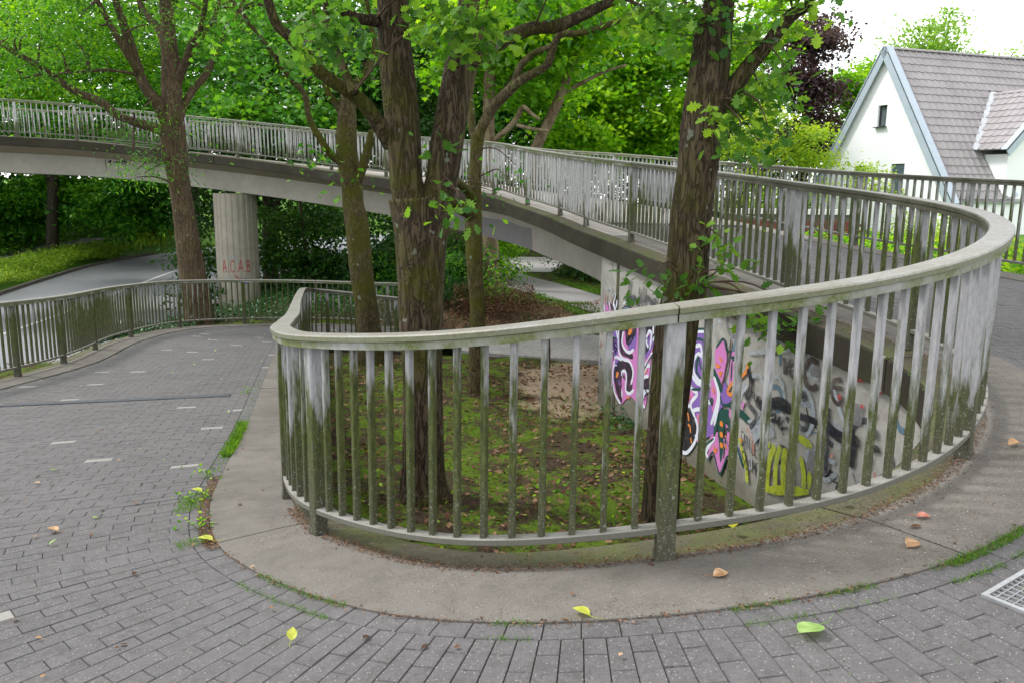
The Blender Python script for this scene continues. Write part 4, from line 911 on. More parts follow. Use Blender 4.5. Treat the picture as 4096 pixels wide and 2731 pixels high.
def carve(Z, A, B, drop, soft=1.2):
    """lower or raise the ground to just below a laid surface, with a soft shoulder"""
    out = Z.copy()
    sel = np.zeros(Z.shape, bool)
    lo = np.minimum(A.min(0), B.min(0)) - 3; hi = np.maximum(A.max(0), B.max(0)) + 3
    m = (GX > lo[0]) & (GX < hi[0]) & (GY > lo[1]) & (GY < hi[1]); X = GX[m]; Y = GY[m]
    best = np.full(X.shape, 9e9); zz = np.zeros(X.shape)
    for f in np.linspace(0, 1, 15):
        L = A + (B - A) * f
        for p, q in zip(L[:-1], L[1:]):
            d = q - p; l2 = d[0] ** 2 + d[1] ** 2 + 1e-9; t = np.clip(((X - p[0]) * d[0] + (Y - p[1]) * d[1]) / l2, 0, 1)
            r = np.hypot(X - p[0] - t * d[0], Y - p[1] - t * d[1]); k = r < best; best = np.where(k, r, best); zz = np.where(k, p[2] + t * d[2], zz)
    step = np.linalg.norm(A[0, :2] - B[0, :2]) / 14 * .75 + .28
    w_ = np.clip((best - step) / soft, 0, 1); w_ = w_ * w_ * (3 - 2 * w_)
    out[m] = Z[m] * w_ + (zz - drop) * (1 - w_)
    return out
GZ = carve(GZ, near[8:], far[8:], .10, 1.0)
GZ = carve(GZ, pA, pB, .03, .6)
GZ = carve(GZ, aN, aF, .03, .7)
GZ = carve(GZ, fp, fp - [1.6, 0, 0], .04, .8)
GZ = GZ + .035 * np.sin(GX * 2.1 + 1.3 * np.sin(GY * 1.7)) * np.cos(GY * 1.9 + GX * .6) * ((GX > -8) & (GX < 6) & (GY > 3) & (GY < 16.5))
UR = under_ramp(GX, GY)
GZ = np.where(UR < 50, np.minimum(GZ, UR - .22), GZ)
nx_, ny_ = len(gx), len(gy)
V = np.stack([GX, GY, GZ], -1).reshape(-1, 3)
F = [(j * nx_ + i, j * nx_ + i + 1, (j + 1) * nx_ + i + 1, (j + 1) * nx_ + i) for j in range(ny_ - 1) for i in range(nx_ - 1)]
def bump2(x, y, cx, cy, rx, ry, p=2): return np.exp(-(np.abs((x - cx) / rx) ** p + np.abs((y - cy) / ry) ** p))
vx, vy = V[:, 0], V[:, 1]
sand = bump2(vx, vy, 1.3, 14.0, 1.5, 2.2) * .95 + bump2(vx, vy, .8, 11.5, .9, 1.6) * .35
litter = bump2(vx, vy, .2, 20.6, 2.6, 2.0) * .9 + bump2(vx, vy, -2.2, 21.2, 2.5, 2.2) * .8 + bump2(vx, vy, -8.3, 12, .45, 6) * .5 + bump2(vx, vy, 1.4, 7.5, .8, 1.7) * .45 + bump2(vx, vy, -2.6, 13.5, 1.2, 2.) * .4
grass = bump2(vx, vy, 1.9, 23.5, .55, 3) * .9 + bump2(vx, vy, 3.9, 27, .5, 6) * .95 + np.where((vx < -17.5) | (vy > 60) | (vx > 5.5), .8, 0.) + bump2(vx, vy, .1, 12.6, .8, 1.8) * .25
ground = obj('ground', V, F, 'well_ground', None, True, dict(sand=np.clip(sand, 0, 1), litter=np.clip(litter, 0, 1), grass=np.clip(grass, 0, 1)))
tag(ground, kind='structure')

def ribbon(A, B, name, m, z=None, kind='structure', parent=None, sub=1):
    V, F = loft(A, B); o = obj(name, V, F, m, parent, True)
    if kind: tag(o, kind=kind)
    return o
# road through the underpass
road = ribbon(far, near, 'road', 'asphalt')
mid = (near * .46 + far * .54)
dd = np.diff(mid, axis=0); nn = np.stack([-dd[:, 1], dd[:, 0], 0 * dd[:, 0]], 1); nn /= np.linalg.norm(nn, axis=1)[:, None]; nn = np.vstack([nn, nn[-1:]])
o = ribbon(mid + nn * .07 + [0, 0, .005], mid - nn * .07 + [0, 0, .005], 'centre_line', 'road_paint', kind=None, parent=road)
def kerbline(line, side, name, m, wdt=.15, h=.12, step=1.0, parent=None, n=None):
    """separate kerb stones along a line"""
    s = np.concatenate([[0], np.cumsum(np.linalg.norm(np.diff(line, axis=0), axis=1))])
    out = []
    for k in range(int(s[-1] // step)):
        a = np.array([np.interp(k * step + .006, s, line[:, j]) for j in range(3)]); b = np.array([np.interp((k + 1) * step - .006, s, line[:, j]) for j in range(3)])
        t = b - a; L = np.linalg.norm(t); t /= L; nn = np.array([-t[1], t[0], 0]) * side
        u = np.array([0, 0, 1.]); c = (a + b) / 2 + nn * wdt / 2 + u * (h / 2 - .06)
        mb = MB(); mb.box((0, 0, 0), (L, wdt, h + .12), ax=[t, nn, u])
        o = mb.build(name, m, parent, loc=tuple(c)); out.append(o)
    return out
kerbline(far[16:46], 1, 'kerb_stone', 'kerb_stone', parent=road)
kerbline(near[14:40], -1, 'kerb_stone', 'kerb_stone', parent=road)
# footway beyond the road
foot = ribbon(fp - np.array([(1.6, 0, 0)]), fp, 'footway', 'path_asphalt')

# paved path at the foot of the ramp, in herringbone-like rows of stones with an edging

ribbon(pA, pB, 'paved_path_bed', 'joint_soil')
plaza = bpy.data.objects['paved_path_bed']; plaza.name = 'paved_path'
# its stones: long stones laid diagonally, joined past the limit
def stone_field(quads, name_one, mname, parent, near_pt, nmax, gap=.005, dz=.012, tone=None, pale=None, palemat=None, rest_name='paving_stones'):
    """quads: list of four corner points each; the nmax nearest become objects of their own, the rest one part"""
    Q = np.array(quads); c = Q.mean(1)
    d = np.linalg.norm(c - np.array(near_pt), axis=1); order = np.argsort(d)
    e1 = Q[:, 1] - Q[:, 0]; tone_v = RNG.random(len(Q)) if tone is None else tone
    def shape(q, t):
        q = np.array(q); m = q.mean(0)
        def inset(g): 
            out = []
            for i in range(4):
                a = q[(i - 1) % 4] - q[i]; b = q[(i + 1) % 4] - q[i]
                a = a / (np.linalg.norm(a) + 1e-9); b = b / (np.linalg.norm(b) + 1e-9)
                out.append(q[i] + (a + b) * g)
            return np.array(out)
        lift = dz + (t[0] - .5) * .003
        tilt = np.array([(t[1] - .5) * .003, (t[2] - .5) * .003, -(t[1] - .5) * .003, -(t[2] - .5) * .003])
        gp_ = gap if np.linalg.norm(m[:2]) < 4.2 else gap * .45
        top = inset(gp_ + .0022); top[:, 2] += lift + tilt
        sh = inset(gp_); sh[:, 2] += lift - .004 + tilt
        bt = inset(gp_); bt[:, 2] -= .012
        return np.vstack([top, sh, bt])
    FF = [(0, 1, 2, 3)] + [(i, i + 4, (i + 1) % 4 + 4, (i + 1) % 4) for i in range(4)] + [(i + 4, i + 8, (i + 1) % 4 + 8, (i + 1) % 4 + 4) for i in range(4)]
    # keep faces upward
    n = np.cross(Q[0][1] - Q[0][0], Q[0][2] - Q[0][0])
    if n[2] < 0: Q = Q[:, ::-1]
    R = RNG.random((len(Q), 3))
    for k in order[:nmax]:
        v = shape(Q[k], R[k]); m = v.mean(0)
        mm = palemat if (pale is not None and pale[k]) else mname
        obj(name_one, v - m, FF, mm, parent, False, dict(tone=[float(tone_v[k])] * 12), loc=tuple(m))
    for flag, mm in ((False, mname), (True, palemat)):
        V = []; F = []; T = []
        for k in order[nmax:]:
            if (pale is not None and bool(pale[k])) != flag or (pale is None and flag): continue
            o = len(V); V += list(shape(Q[k], R[k])); F += [tuple(i + o for i in f) for f in FF]; T += [tone_v[k]] * 12
        if V: tag(obj(rest_name, V, F, mm, parent, False, dict(tone=T)), kind='stuff')
quads = []
ax = np.array([.97, -.24]); ay = np.array([.35, .94])           # the rows run away from the viewer, slightly askew
lo, hi = pA[0, 0], pA[-1, 0]
for i in range(-10, 75):
    for j in range(0, 30):
        o0 = np.array([-1.2, 15.2]) + ax * (i * .105) + ay * (j * .21 + (i % 2) * .105)
        cs = [o0, o0 + ax * .105, o0 + ax * .105 + ay * .21, o0 + ay * .21]
        cc = np.mean(cs, 0)
        ya = np.interp(cc[0], pA[:, 0], pA[:, 1]); yb = np.interp(cc[0], pB[:, 0], pB[:, 1])
        if cc[0] < -1.1 or cc[0] > 5 or cc[1] < ya + .16 or cc[1] > yb - .1: continue
        quads.append([(p[0], p[1], .262) for p in cs])
stone_field(quads, 'paving_stone', 'plaza_paver', plaza, (1, 16, .3), 0, gap=.007)
kerbline(pA[::-1], -1, 'edging_stone', 'border_stone', .12, .03, .5, plaza)
ribbon(aN, aF, 'asphalt_path', 'path_asphalt')
ribbon(np.array([(.0,32.7,.315),(-.6,40,.315)]), np.array([(1.5,32.7,.315),(3.,40,.315)]), 'far_pavement', 'plaza_paver')

# ------------------------------------------------------------------ the ramp
ramp = empty('ramp'); tag(ramp, kind='structure')
tt = resample(lambda t: rp(t, .5), 0, K_AB, .12)
V, F = loft(rp(tt, .40, -.004), rp(tt, .40, -.004, 1)); obj('ramp_bed', V, F, 'joint_soil', ramp, True)
courses = resample(lambda t: rp(t, 1.2), 1.0, 20.2, .102)
LEN = .205
quads = []; pale = []
for i in range(len(courses) - 1):
    if courses[i] > K_AB - .01 and courses[i] < K_AB - .0: continue
    a0, a1 = courses[i], courses[i + 1]
    q0, q1 = st(a0)[0], st(a1)[0]
    I0, O0, I1, O1 = q0[:3], q0[3:], q1[:3], q1[3:]
    W0, W1 = np.linalg.norm(O0 - I0), np.linalg.norm(O1 - I1); Wd = (W0 + W1) / 2
    d = .578; first = LEN * (.5 if i % 2 else 1.)
    wid = np.linalg.norm((I1 + (O1 - I1) * .5) - (I0 + (O0 - I0) * .5))
    while d < Wd - .50:
        L = first if d == .578 else LEN
        e = min(d + L, Wd - .49)
        if e - d > .04:
            f = [(I0 + (O0 - I0) * (d / Wd)), (I1 + (O1 - I1) * (d / Wd)), (I1 + (O1 - I1) * (e / Wd)), (I0 + (O0 - I0) * (e / Wd))]
            # where the courses fan out a second stone is set beside the first
            w_here = np.linalg.norm(f[3] - f[0]) ; lw = np.linalg.norm((f[1] + f[2]) / 2 - (f[0] + f[3]) / 2)
            left = courses[i] < 10.5
            for (u0, u1) in ([(0, 1)] if lw < .20 else [(0, .5), (.5, 1)]):
                g_ = [f[0] + (f[1] - f[0]) * u0, f[0] + (f[1] - f[0]) * u1, f[3] + (f[2] - f[3]) * u1, f[3] + (f[2] - f[3]) * u0]
                quads.append(g_); pale.append(random.random() < (.006 if left else .003))
        d = e
# border row along the inner kerb
bt = resample(lambda t: rp(t, .5), 1.0, 20.2, .14)
B0, B1 = rp(bt, .468), rp(bt, .577)
for i in range(len(bt) - 1):
    quads.append([B0[i], B0[i + 1], B1[i + 1], B1[i]]); pale.append(random.random() < .01)
stone_field(quads, 'paver', 'grey_paver', ramp, (-.7, 3.2, 1.9), 300, gap=.0016, dz=.006, pale=pale, palemat='pale_paver', rest_name='pavers')
print('pavers', len(quads), round(time.time() - T0, 1))

def kerb(side, t0, t1, name, joints):
    """kerb slabs: a broad top strip, a green inner strip and the fascia below it"""
    js = [t0] + [j for j in joints if t0 < j < t1] + [t1]
    for a, b in zip(js[:-1], js[1:]):
        p = resample(lambda t: rp(t, 0, 0, side), a, b, .10)
        e = 0.006
        p[0] += e if a != t0 else 0; p[-1] -= e if b != t1 else 0
        top = [(.466, -.06), (.466, .012), (.462, .016), (.10, .010), (-.015, .003)]
        R = [rp(p, d, z, side) for d, z in top]
        V = np.vstack(R); n = len(p); F = []
        for k in range(len(R) - 1):
            for i in range(n - 1): F.append((k * n + i, k * n + i + 1, (k + 1) * n + i + 1, (k + 1) * n + i))
        F.append(tuple(k * n for k in range(len(R)))); F.append(tuple(k * n + n - 1 for k in range(len(R) - 1, -1, -1)))
        if side: F = [f[::-1] for f in F]
        obj('kerb_slab', V, F, 'kerb_concrete' if b <= K_AB + .01 else 'deck_concrete', ramp if b <= K_AB + .01 else bridge, False)
        ins = [(-.015, .003), (-.03, -.004), (-.235, -.022), (-.25, -.035), (-.25, -.27), (-.15, -.285)]
        R = [rp(p, d, z, side) for d, z in ins]; V = np.vstack(R); F = []
        for k in range(len(R) - 1):
            for i in range(n - 1): F.append((k * n + i, k * n + i + 1, (k + 1) * n + i + 1, (k + 1) * n + i))
        F.append(tuple(k * n for k in range(len(R)))); F.append(tuple(k * n + n - 1 for k in range(len(R) - 1, -1, -1)))
        if side: F = [f[::-1] for f in F]
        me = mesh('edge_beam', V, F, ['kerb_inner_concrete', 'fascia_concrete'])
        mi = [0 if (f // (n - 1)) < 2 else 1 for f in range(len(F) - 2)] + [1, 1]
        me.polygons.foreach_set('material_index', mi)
        link(bpy.data.objects.new('edge_beam', me), ramp if b <= K_AB + .01 else bridge)

bridge = empty('footbridge', (0, 0, 0))
tag(bridge, 'curved concrete footbridge crossing the road on a round pier, mossy edge beam', 'footbridge')
kerb(0, 0.6, K_AB, 'k', [3.2, 6.2, 9.72, 13.0, 15.85])
kerb(1, 0.6, K_AB, 'k', [4, 7, 10, 13, 16])
kerb(0, K_AB, K_END, 'k', [23.3, 28.4])
kerb(1, K_AB, K_END, 'k', [23.3, 28.4])
# deck between the kerbs of the bridge
p = resample(lambda t: rp(t, .5), K_AB, K_END, .3)
V, F = loft(rp(p, .466, -.004), rp(p, .466, -.004, 1)); obj('deck', V, F, 'deck_concrete', bridge, True)
# the cross drain where the paving stops
# box girder with sloping cantilevers
def brprof(t):
    q = st(t)[0]; I, O = q[:3], q[3:]; h = O - I; W = np.linalg.norm(h); h /= W
    u = np.array([0, 0, 1.])
    g = [(-.16, -.28), (.55, -.47), (.60, -1.05), (W - .60, -1.05), (W - .55, -.47), (W + .16, -.28)]
    return [I + h * d + u * z for d, z in g]
ts = resample(lambda t: rp(t, .5), K_AB + .01, K_END, .4)
V = []; F = []; MI = []
for t in ts: V += brprof(t)
for i in range(len(ts) - 1):
    for j in range(5):
        a = i * 6 + j; F.append((a, a + 1, a + 7, a + 6)); MI.append(1 if j in (0, 4) else 0)
F.append(tuple(range(6))); F.append(tuple((len(ts) - 1) * 6 + j for j in range(5, -1, -1))); MI += [0, 0]
me = mesh('box_girder', V, F, ['girder_concrete', 'soffit_concrete']); me.polygons.foreach_set('material_index', MI)
link(bpy.data.objects.new('box_girder', me), bridge)
# grey paint patch and soot mark on the girder side
def girder_pt(t, z, off=.004):
    q = st(t)[0]; I, O = q[:3], q[3:]; h = (O - I) / np.linalg.norm(O - I)
    k = (-.47 - z) / .58
    return I + h * (.55 + .05 * k - off) + np.array([0, 0, z])
tp = np.linspace(22.62, 24.6, 14)
V, F = loft([girder_pt(t, -.60 + .02 * math.sin(t * 9)) for t in tp], [girder_pt(t, -1.045) for t in tp]); obj('paint_patch', V, F, 'patch_paint', bridge)
mb = MB()
for k in range(26):
    t = 30.35 + random.gauss(0, .10); z = -.50 - abs(random.gauss(0, .05)); s = random.uniform(.004, .03)
    P = [girder_pt(t + s * math.cos(a) * random.uniform(.5, 1.2), z + 1.3 * s * math.sin(a), .005 + k * .0002) for a in np.linspace(0, 6.28, 8)[:-1]]
    mb.add(P, [tuple(range(7))])
for t, l in ((30.18, .48), (30.27, .30), (30.4, .40), (30.52, .22), (30.6, .35)):
    mb.add([girder_pt(t, -.5, .006), girder_pt(t + .012, -.5, .006), girder_pt(t + .01, -.5 - l, .006), girder_pt(t + .004, -.5 - l, .006)], [(0, 1, 2, 3)])
mb.build('soot_stain', 'soot', bridge)

def text_strokes(mb, word, place, wd, lay=0., tw=.03):
    L = {'A': [[(0, 0), (.45, 1), (.5, 1), (1, 0)], [(.2, .35), (.85, .38)]], 'C': [[(.95, .85), (.5, 1), (.1, .6), (.15, .15), (.5, 0), (.95, .12)]],
         'B': [[(.1, 0), (.12, 1), (.7, .9), (.65, .6), (.15, .52), (.8, .42), (.8, .08), (.1, 0)]], '.': [[(.25, .05), (.65, .0)]]}
    x = 0
    for ch in word:
        wch = .42 if ch == '.' else .98
        for st_ in L[ch]:
            for (a, b), (c, d) in zip(st_[:-1], st_[1:]):
                n = 5; P = [];
                for k in range(n + 1):
                    f = k / n; u = x + (a + (c - a) * f) * .8 * (1 if ch != '.' else .5); v = b + (d - b) * f; P.append((u, v))
                du, dv = P[-1][0] - P[0][0], P[-1][1] - P[0][1]; l = math.hypot(du, dv) + 1e-9; nx, ny = -dv / l * tw, du / l * tw
                V = [place(u + nx, v + ny) for u, v in P] + [place(u - nx, v - ny) for u, v in P]
                mb.add(V, [(i, i + 1, n + 2 + i, n + 1 + i) for i in range(n)])
        x += wch
# the pier: round, cast against narrow boards, so it is fluted
PX, PY, PR = -8.72, 26.05, .64
pz0, pz1 = -.9, 4.36 - 1.03
V = []; F = []; nb = 44
prof = []
for k in range(nb):
    a0 = 2 * math.pi * k / nb; da = 2 * math.pi / nb
    r0 = PR + (.007 if k % 2 else -.007)
    prof += [(a0 + da * .06, r0), (a0 + da * .94, r0)]
for zi, z in enumerate((pz0, 1.62, 1.63, 1.64, pz1)):
    rr = -.012 if zi == 2 else 0
    for a, r in prof: V.append((PX + (r + rr) * math.cos(a), PY + (r + rr) * math.sin(a), z))
n = len(prof)
for z in range(4):
    for j in range(n): F.append((z * n + j, z * n + (j + 1) % n, (z + 1) * n + (j + 1) % n, (z + 1) * n + j))
pier = obj('pier', V, F, 'pier_concrete', bridge)
def pier_pt(u, z, off=.012):     # u = metres round the pier from the side facing the ramp
    a = math.atan2(-PY, -PX) + u / PR
    return (PX + (PR + off) * math.cos(a), PY + (PR + off) * math.sin(a), z)
mb = MB(); text_strokes(mb, 'A.C.A.B', lambda u, v: pier_pt(-.50 + u * .178, .93 + v * .36, .014), .16, tw=.065)
mb.build('red_lettering', 'spray_red', bridge)
for col, pts in (('haze', [(-.30, 1.32), (-.18, 1.40), (-.05, 1.36), (0, 1.2)]), ('haze', [(-.42, 1.0), (-.36, .7), (-.2, .62)]), ('red', [(-.08, .84), (-.02, .7), (.05, .74), (.02, .62)]), ('blue', [(-.3, .62), (-.22, .72), (-.1, .6)]), ('teal', [(.2, .75), (.24, .55)]), ('blue', [(.02, .6), (.14, .72), (.2, .56)]), ('haze', [(-.1, .3), (-.06, .1), (-.12, -.1)])):
    mb = MB()
    for (a, b), (c, d) in zip(pts[:-1], pts[1:]):
        l = math.hypot(c - a, d - b); nx, ny = -(d - b) / l * .018, (c - a) / l * .018
        mb.add([pier_pt(a + nx, b + ny, .015), pier_pt(c + nx, d + ny, .015), pier_pt(c - nx, d - ny, .015), pier_pt(a - nx, b - ny, .015)], [(0, 1, 2, 3)])
    mb.build('spray_mark', 'spray_' + col, bridge)

# ------------------------------------------------------------------ the wall below the inner kerb, with the spray paint on it
wall = empty('retaining_wall', (0, 0, 0))
tag(wall, 'concrete retaining wall under the ramp covered in pink, purple and black graffiti', 'wall')
SS = np.arange(0, WALLS[-1], .12)
topz = np.interp(SS, WALLS, WALLP[:, 2]) - .20
P = np.array([wall_at(s, 0) for s in SS])
A = np.column_stack([P[:, :2], topz]); B = np.column_stack([P[:, :2], np.full(len(SS), -.4)])
V, F = loft(A, B); obj('wall_face', V, F, 'wall_concrete', wall, True)
tt = np.linspace(0.6, 11.2, 120); Q = rp(tt, -.17)
A = Q - [0, 0, .18]; B = Q.copy(); B[:, 2] = -.4
V, F = loft(A, B); obj('wall_face', V, F, 'wall_concrete', wall, True)
# end face of the abutment below the bridge and its cast return
q = st(K_AB)[0]; a = rp(K_AB, -.17)[0]; b = rp(K_AB, -.17, 0, 1)[0]
V = [(a[0], a[1], -.4), (b[0], b[1], -.4), (b[0], b[1], b[2] - .26), (a[0], a[1], a[2] - .26)]
obj('abutment_face', V, [(0, 1, 2, 3)], 'girder_concrete', wall)
# outer skirt
tt = np.linspace(.6, K_AB, 200); Q = rp(tt, -.17, 0, 1); A = Q - [0, 0, .18]; B = Q.copy(); B[:, 2] = -1.2
V, F = loft(A, B); obj('outer_wall_face', V, F, 'wall_concrete', wall, True)
# rain pipe groove near the corner
mb = MB()
for s, wd in ((.62, .10),):
    x0, y0, _ = wall_at(s, 0, .006); x1, y1, _ = wall_at(s + wd, 0, .006)
    mb.add([(x0, y0, 2.62), (x1, y1, 2.62), (x1, y1, .5), (x0, y0, .5)], [(0, 1, 2, 3)])
mb.build('algae_streak', 'kerb_inner_concrete', wall)
# vertical joint with foam in the edge beam
j = rp(15.9, -.262, -.02)[0]
mb = MB(); mb.box((j[0], j[1], j[2] - .13), (.03, .06, .26), rz=1.2); mb.build('joint_foam', 'joint_foam', ramp)

LAY = [0]
def ribbon_on(strokes, place, name, parent):
    pass
def smooth2(P, n=5):
    if len(P) < 3: return [tuple(np.array(P[0]) + (np.array(P[1]) - np.array(P[0])) * k / 4) for k in range(5)]
    return [tuple(v[:2]) for v in smooth_line([(a, b, 0) for a, b in P], (len(P) - 1) * n + 1)]
from mathutils.geometry import tessellate_polygon
_r = random.Random(5)
SCRIB = []
for k in range(64):          # old faded tags and overspray on the right part of the wall
    s0 = _r.uniform(3.0, 6.6); z0 = _r.uniform(.95, 2.25 - .12 * max(0, s0 - 4.5)); a = _r.uniform(0, 6.28); P_ = []
    L_ = _r.uniform(.12, .42); c_ = _r.uniform(-4, 4)
    for q in range(6):
        P_.append((s0, z0)); s0 += math.cos(a) * L_ / 5; z0 += math.sin(a) * L_ / 5; a += c_ / 5
    SCRIB.append(('l', _r.choice(['haze', 'haze', 'haze', 'dirtgrey', 'greyblk', 'teal', 'salmon', 'haze', 'black']), _r.choice([.02, .03, .05, .07]) , P_))
for k in range(26):
    s0 = _r.uniform(.45, 2.6); z0 = _r.uniform(.95, 2.1); a = _r.uniform(0, 6.28); P_ = []; c_ = _r.uniform(-5, 5); L_ = _r.uniform(.1, .3)
    for q in range(5): P_.append((s0, z0)); s0 += math.cos(a) * L_ / 4; z0 += math.sin(a) * L_ / 4; a += c_ / 4
    GRAFFITI.append(('l', _r.choice(['white', 'black', 'purple', 'white', 'green']), _r.choice([.014, .022, .03]), P_))
_nb = [g_ for g_ in GRAFFITI]
for i, (kind, col, wd, pts) in enumerate(SCRIB + _nb):
    off = .004 + i * .00008
    def W(s, z): return wall_at(s, z, off)
    if kind == 'f':
        if len(pts) < 3: continue
        pl = smooth2(list(pts) + [pts[0]], 3)[:-1]
        tri = tessellate_polygon([[Vector((a, b, 0)) for a, b in pl]])
        T = [tuple(pl[j] for j in t) for t in tri]; done_ = []
        while T:
            a, b, c = T.pop(); e = [abs(a[0] - b[0]), abs(b[0] - c[0]), abs(c[0] - a[0])]; k = e.index(max(e))
            if e[k] < .10: done_.append((a, b, c)); continue
            p, q, r_ = ((a, b, c), (b, c, a), (c, a, b))[k]; m_ = ((p[0] + q[0]) / 2, (p[1] + q[1]) / 2); T += [(p, m_, r_), (m_, q, r_)]
        VV = [W(*q) for t in done_ for q in t]
        obj('graffiti', VV, [(3 * j, 3 * j + 1, 3 * j + 2) for j in range(len(done_))], 'spray_' + col, wall)
    else:
        pl = smooth2(pts, 5); A = []; B = []
        for k in range(len(pl)):
            a = pl[max(0, k - 1)]; b = pl[min(len(pl) - 1, k + 1)]; du, dv = b[0] - a[0], b[1] - a[1]; l = math.hypot(du, dv) + 1e-6
            ww = wd * (1. if col in ('white', 'orange') or pts[0][0] < 2.2 else .74) / 2 * (1. if 0 < k < len(pl) - 1 else .45)
            A.append(W(pl[k][0] - dv / l * ww, pl[k][1] + du / l * ww)); B.append(W(pl[k][0] + dv / l * ww, pl[k][1] - du / l * ww))
        V, F = loft(A, B); obj('graffiti', V, F, 'spray_' + col, wall)

# ------------------------------------------------------------------ railings
def tnear(side, x, y):
    t = np.linspace(.3, K_END, 6000); p = rp(t, 0, 0, side); return float(t[np.hypot(p[:, 0] - x, p[:, 1] - y).argmin()])
def cham(w, d, z0, z1, c):
    pr = [(-w/2 + c, -d/2), (w/2 - c, -d/2), (w/2, -d/2 + c), (w/2, d/2 - c), (w/2 - c, d/2), (-w/2 + c, d/2), (-w/2, d/2 - c), (-w/2, -d/2 + c)]
    V = [(x, y, z0) for x, y in pr] + [(x, y, z1) for x, y in pr]
    F = [(i, (i + 1) % 8, 8 + (i + 1) % 8, 8 + i) for i in range(8)] + [tuple(range(7, -1, -1)), tuple(range(8, 16))]
    return V, F
V, F = cham(.027, .034, .154, 1.012, .004); BAR = mesh('baluster', V, F, 'galvanised_bar')
mb = MB(); mb.add(*cham(.078, .070, .0, 1.010, .006)); mb.add(*cham(.088, .080, .0, .035, .006)); POST = mesh('post', mb.V, mb.F, 'galvanised_bar')
HP = [(-.064, 1.067), (-.057, 1.074), (.057, 1.074), (.064, 1.067), (.064, 1.046), (.054, 1.041), (.054, 1.009), (-.054, 1.009), (-.054, 1.041), (-.064, 1.046)]
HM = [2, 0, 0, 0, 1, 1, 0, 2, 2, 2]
HM_L = [0, 0, 0, 0, 1, 1, 0, 1, 1, 0]
def frames_on(fn, t):
    P = fn(t); T = np.gradient(P, axis=0); out = []
    for p, q in zip(P, T):
        q = q / np.linalg.norm(q); u = np.array([q[1], -q[0], 0]); u /= np.linalg.norm(u)
        out.append((p, u, np.array([0, 0, 1.])))
    return out
def railing(name, side, posts, label, group=None, unit=.132, off=0., skip=False, bm=None):
    BARm, POSTm = (BAR, POST) if bm is None else (BAR.copy(), POST.copy())
    if bm:
        for me in (BARm, POSTm): me.materials[0] = MATS[bm]
    fn = lambda t: rp(t, off, 0, side)
    base = fn(posts[0])[0]
    root = empty(name, tuple(base)); tag(root, label, 'railing', group)
    Bv = np.array(base)
    def place(me, nm, p, rz):
        o = bpy.data.objects.new(nm, me); o.location = tuple(p - Bv); o.rotation_euler = (0, 0, rz); link(o, root); return o
    def ang(t):
        e = .01; a, b = fn(t - e)[0], fn(t + e)[0]; return math.atan2(b[1] - a[1], b[0] - a[0])
    nb = 0
    for a, b in zip(posts[:-1], posts[1:]):
        L = np.linalg.norm(np.diff(fn(np.linspace(a, b, 30)), axis=0), axis=1).sum()
        k = max(1, int(round(L / unit)))
        tb = resample(fn, a, b, L / k)
        for t in tb[1:-1]:
            place(BARm, 'baluster', fn(t)[0], ang(t)); nb += 1
        # lower rail between the posts
        t2 = resample(fn, a, b, .12); fr = frames_on(fn, t2)
        V, F = sweep([(-.028, .124), (.028, .124), (.031, .127), (.031, .151), (.028, .154), (-.028, .154), (-.031, .151), (-.031, .127)], fr)
        obj('lower_rail', np.array(V) - Bv, F, 'handrail_lower', root)
    for t in posts[1 if skip else 0:]: place(POSTm, 'post', fn(t)[0], ang(t))
    ends = list(posts[::2]) + ([posts[-1]] if (len(posts) - 1) % 2 else [])
    for n_, (a, b) in enumerate(zip(ends[:-1], ends[1:])):
        t2 = resample(fn, a, b, .09); t2[0] += .0025 if n_ else -.04; t2[-1] -= .0025 if b != ends[-1] else -.04
        fr = frames_on(fn, t2)
        V, F = sweep(HP, fr); me = mesh('handrail', np.array(V) - Bv, F, ['weathered_handrail', 'handrail_lower_lip', 'handrail_shaded_mossy_side'])
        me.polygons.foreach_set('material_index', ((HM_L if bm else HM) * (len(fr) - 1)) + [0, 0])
        link(bpy.data.objects.new('handrail', me), root)
    return nb
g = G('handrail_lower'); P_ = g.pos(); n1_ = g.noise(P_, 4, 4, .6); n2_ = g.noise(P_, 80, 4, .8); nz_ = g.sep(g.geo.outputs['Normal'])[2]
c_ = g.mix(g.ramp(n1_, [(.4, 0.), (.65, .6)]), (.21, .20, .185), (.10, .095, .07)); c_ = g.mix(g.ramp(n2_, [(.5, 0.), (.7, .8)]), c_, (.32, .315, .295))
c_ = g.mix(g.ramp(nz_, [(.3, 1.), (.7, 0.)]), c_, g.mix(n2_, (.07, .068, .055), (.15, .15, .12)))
g.bump(n2_, .002); g.done(c_, .7)
nb = []
nb.append(railing('ramp_railing', 0, [1.0, 1.75, 2.45, 3.25, 4.2, 4.95, 5.7, 6.3, 6.88, 7.8, 9.0, 10, 12, 14, 16, 17, 18, 19], 'steel railing curving tightly round the inner edge of the ramp above the trees'))
nb.append(railing('bridge_railing', 0, [19, 20, 21, 22, 23, 24, 25, 26, 27, 28, 29, 30, 31, 32, 32.65, 33.3], 'streaked steel railing on the near edge of the footbridge deck', skip=True, unit=.148, bm='galvanised_bar_dry'))
nb.append(railing('ramp_railing', 1, [tnear(1, x, y) for x, y in ((-1.4, 20.2), (-3.08, 20.13), (-4.85, 20.1), (-6.57, 19.7), (-7.45, 18.3), (-7.75, 16.43), (-7.40, 14.4), (-7.05, 12.66), (-7.0, 11.33), (-7.0, 9.6), (-6.95, 7.9), (-6.8, 6.2), (-6.5, 4.5))], 'low outer railing with mossy bars on the left beside the road', bm='galvanised_bar_mossy'))
nb.append(railing('ramp_railing', 1, [15.6, 16.5, 17.35, 18.15, 19, 20, 20.95], 'outer railing of the upper ramp in front of the white house'))
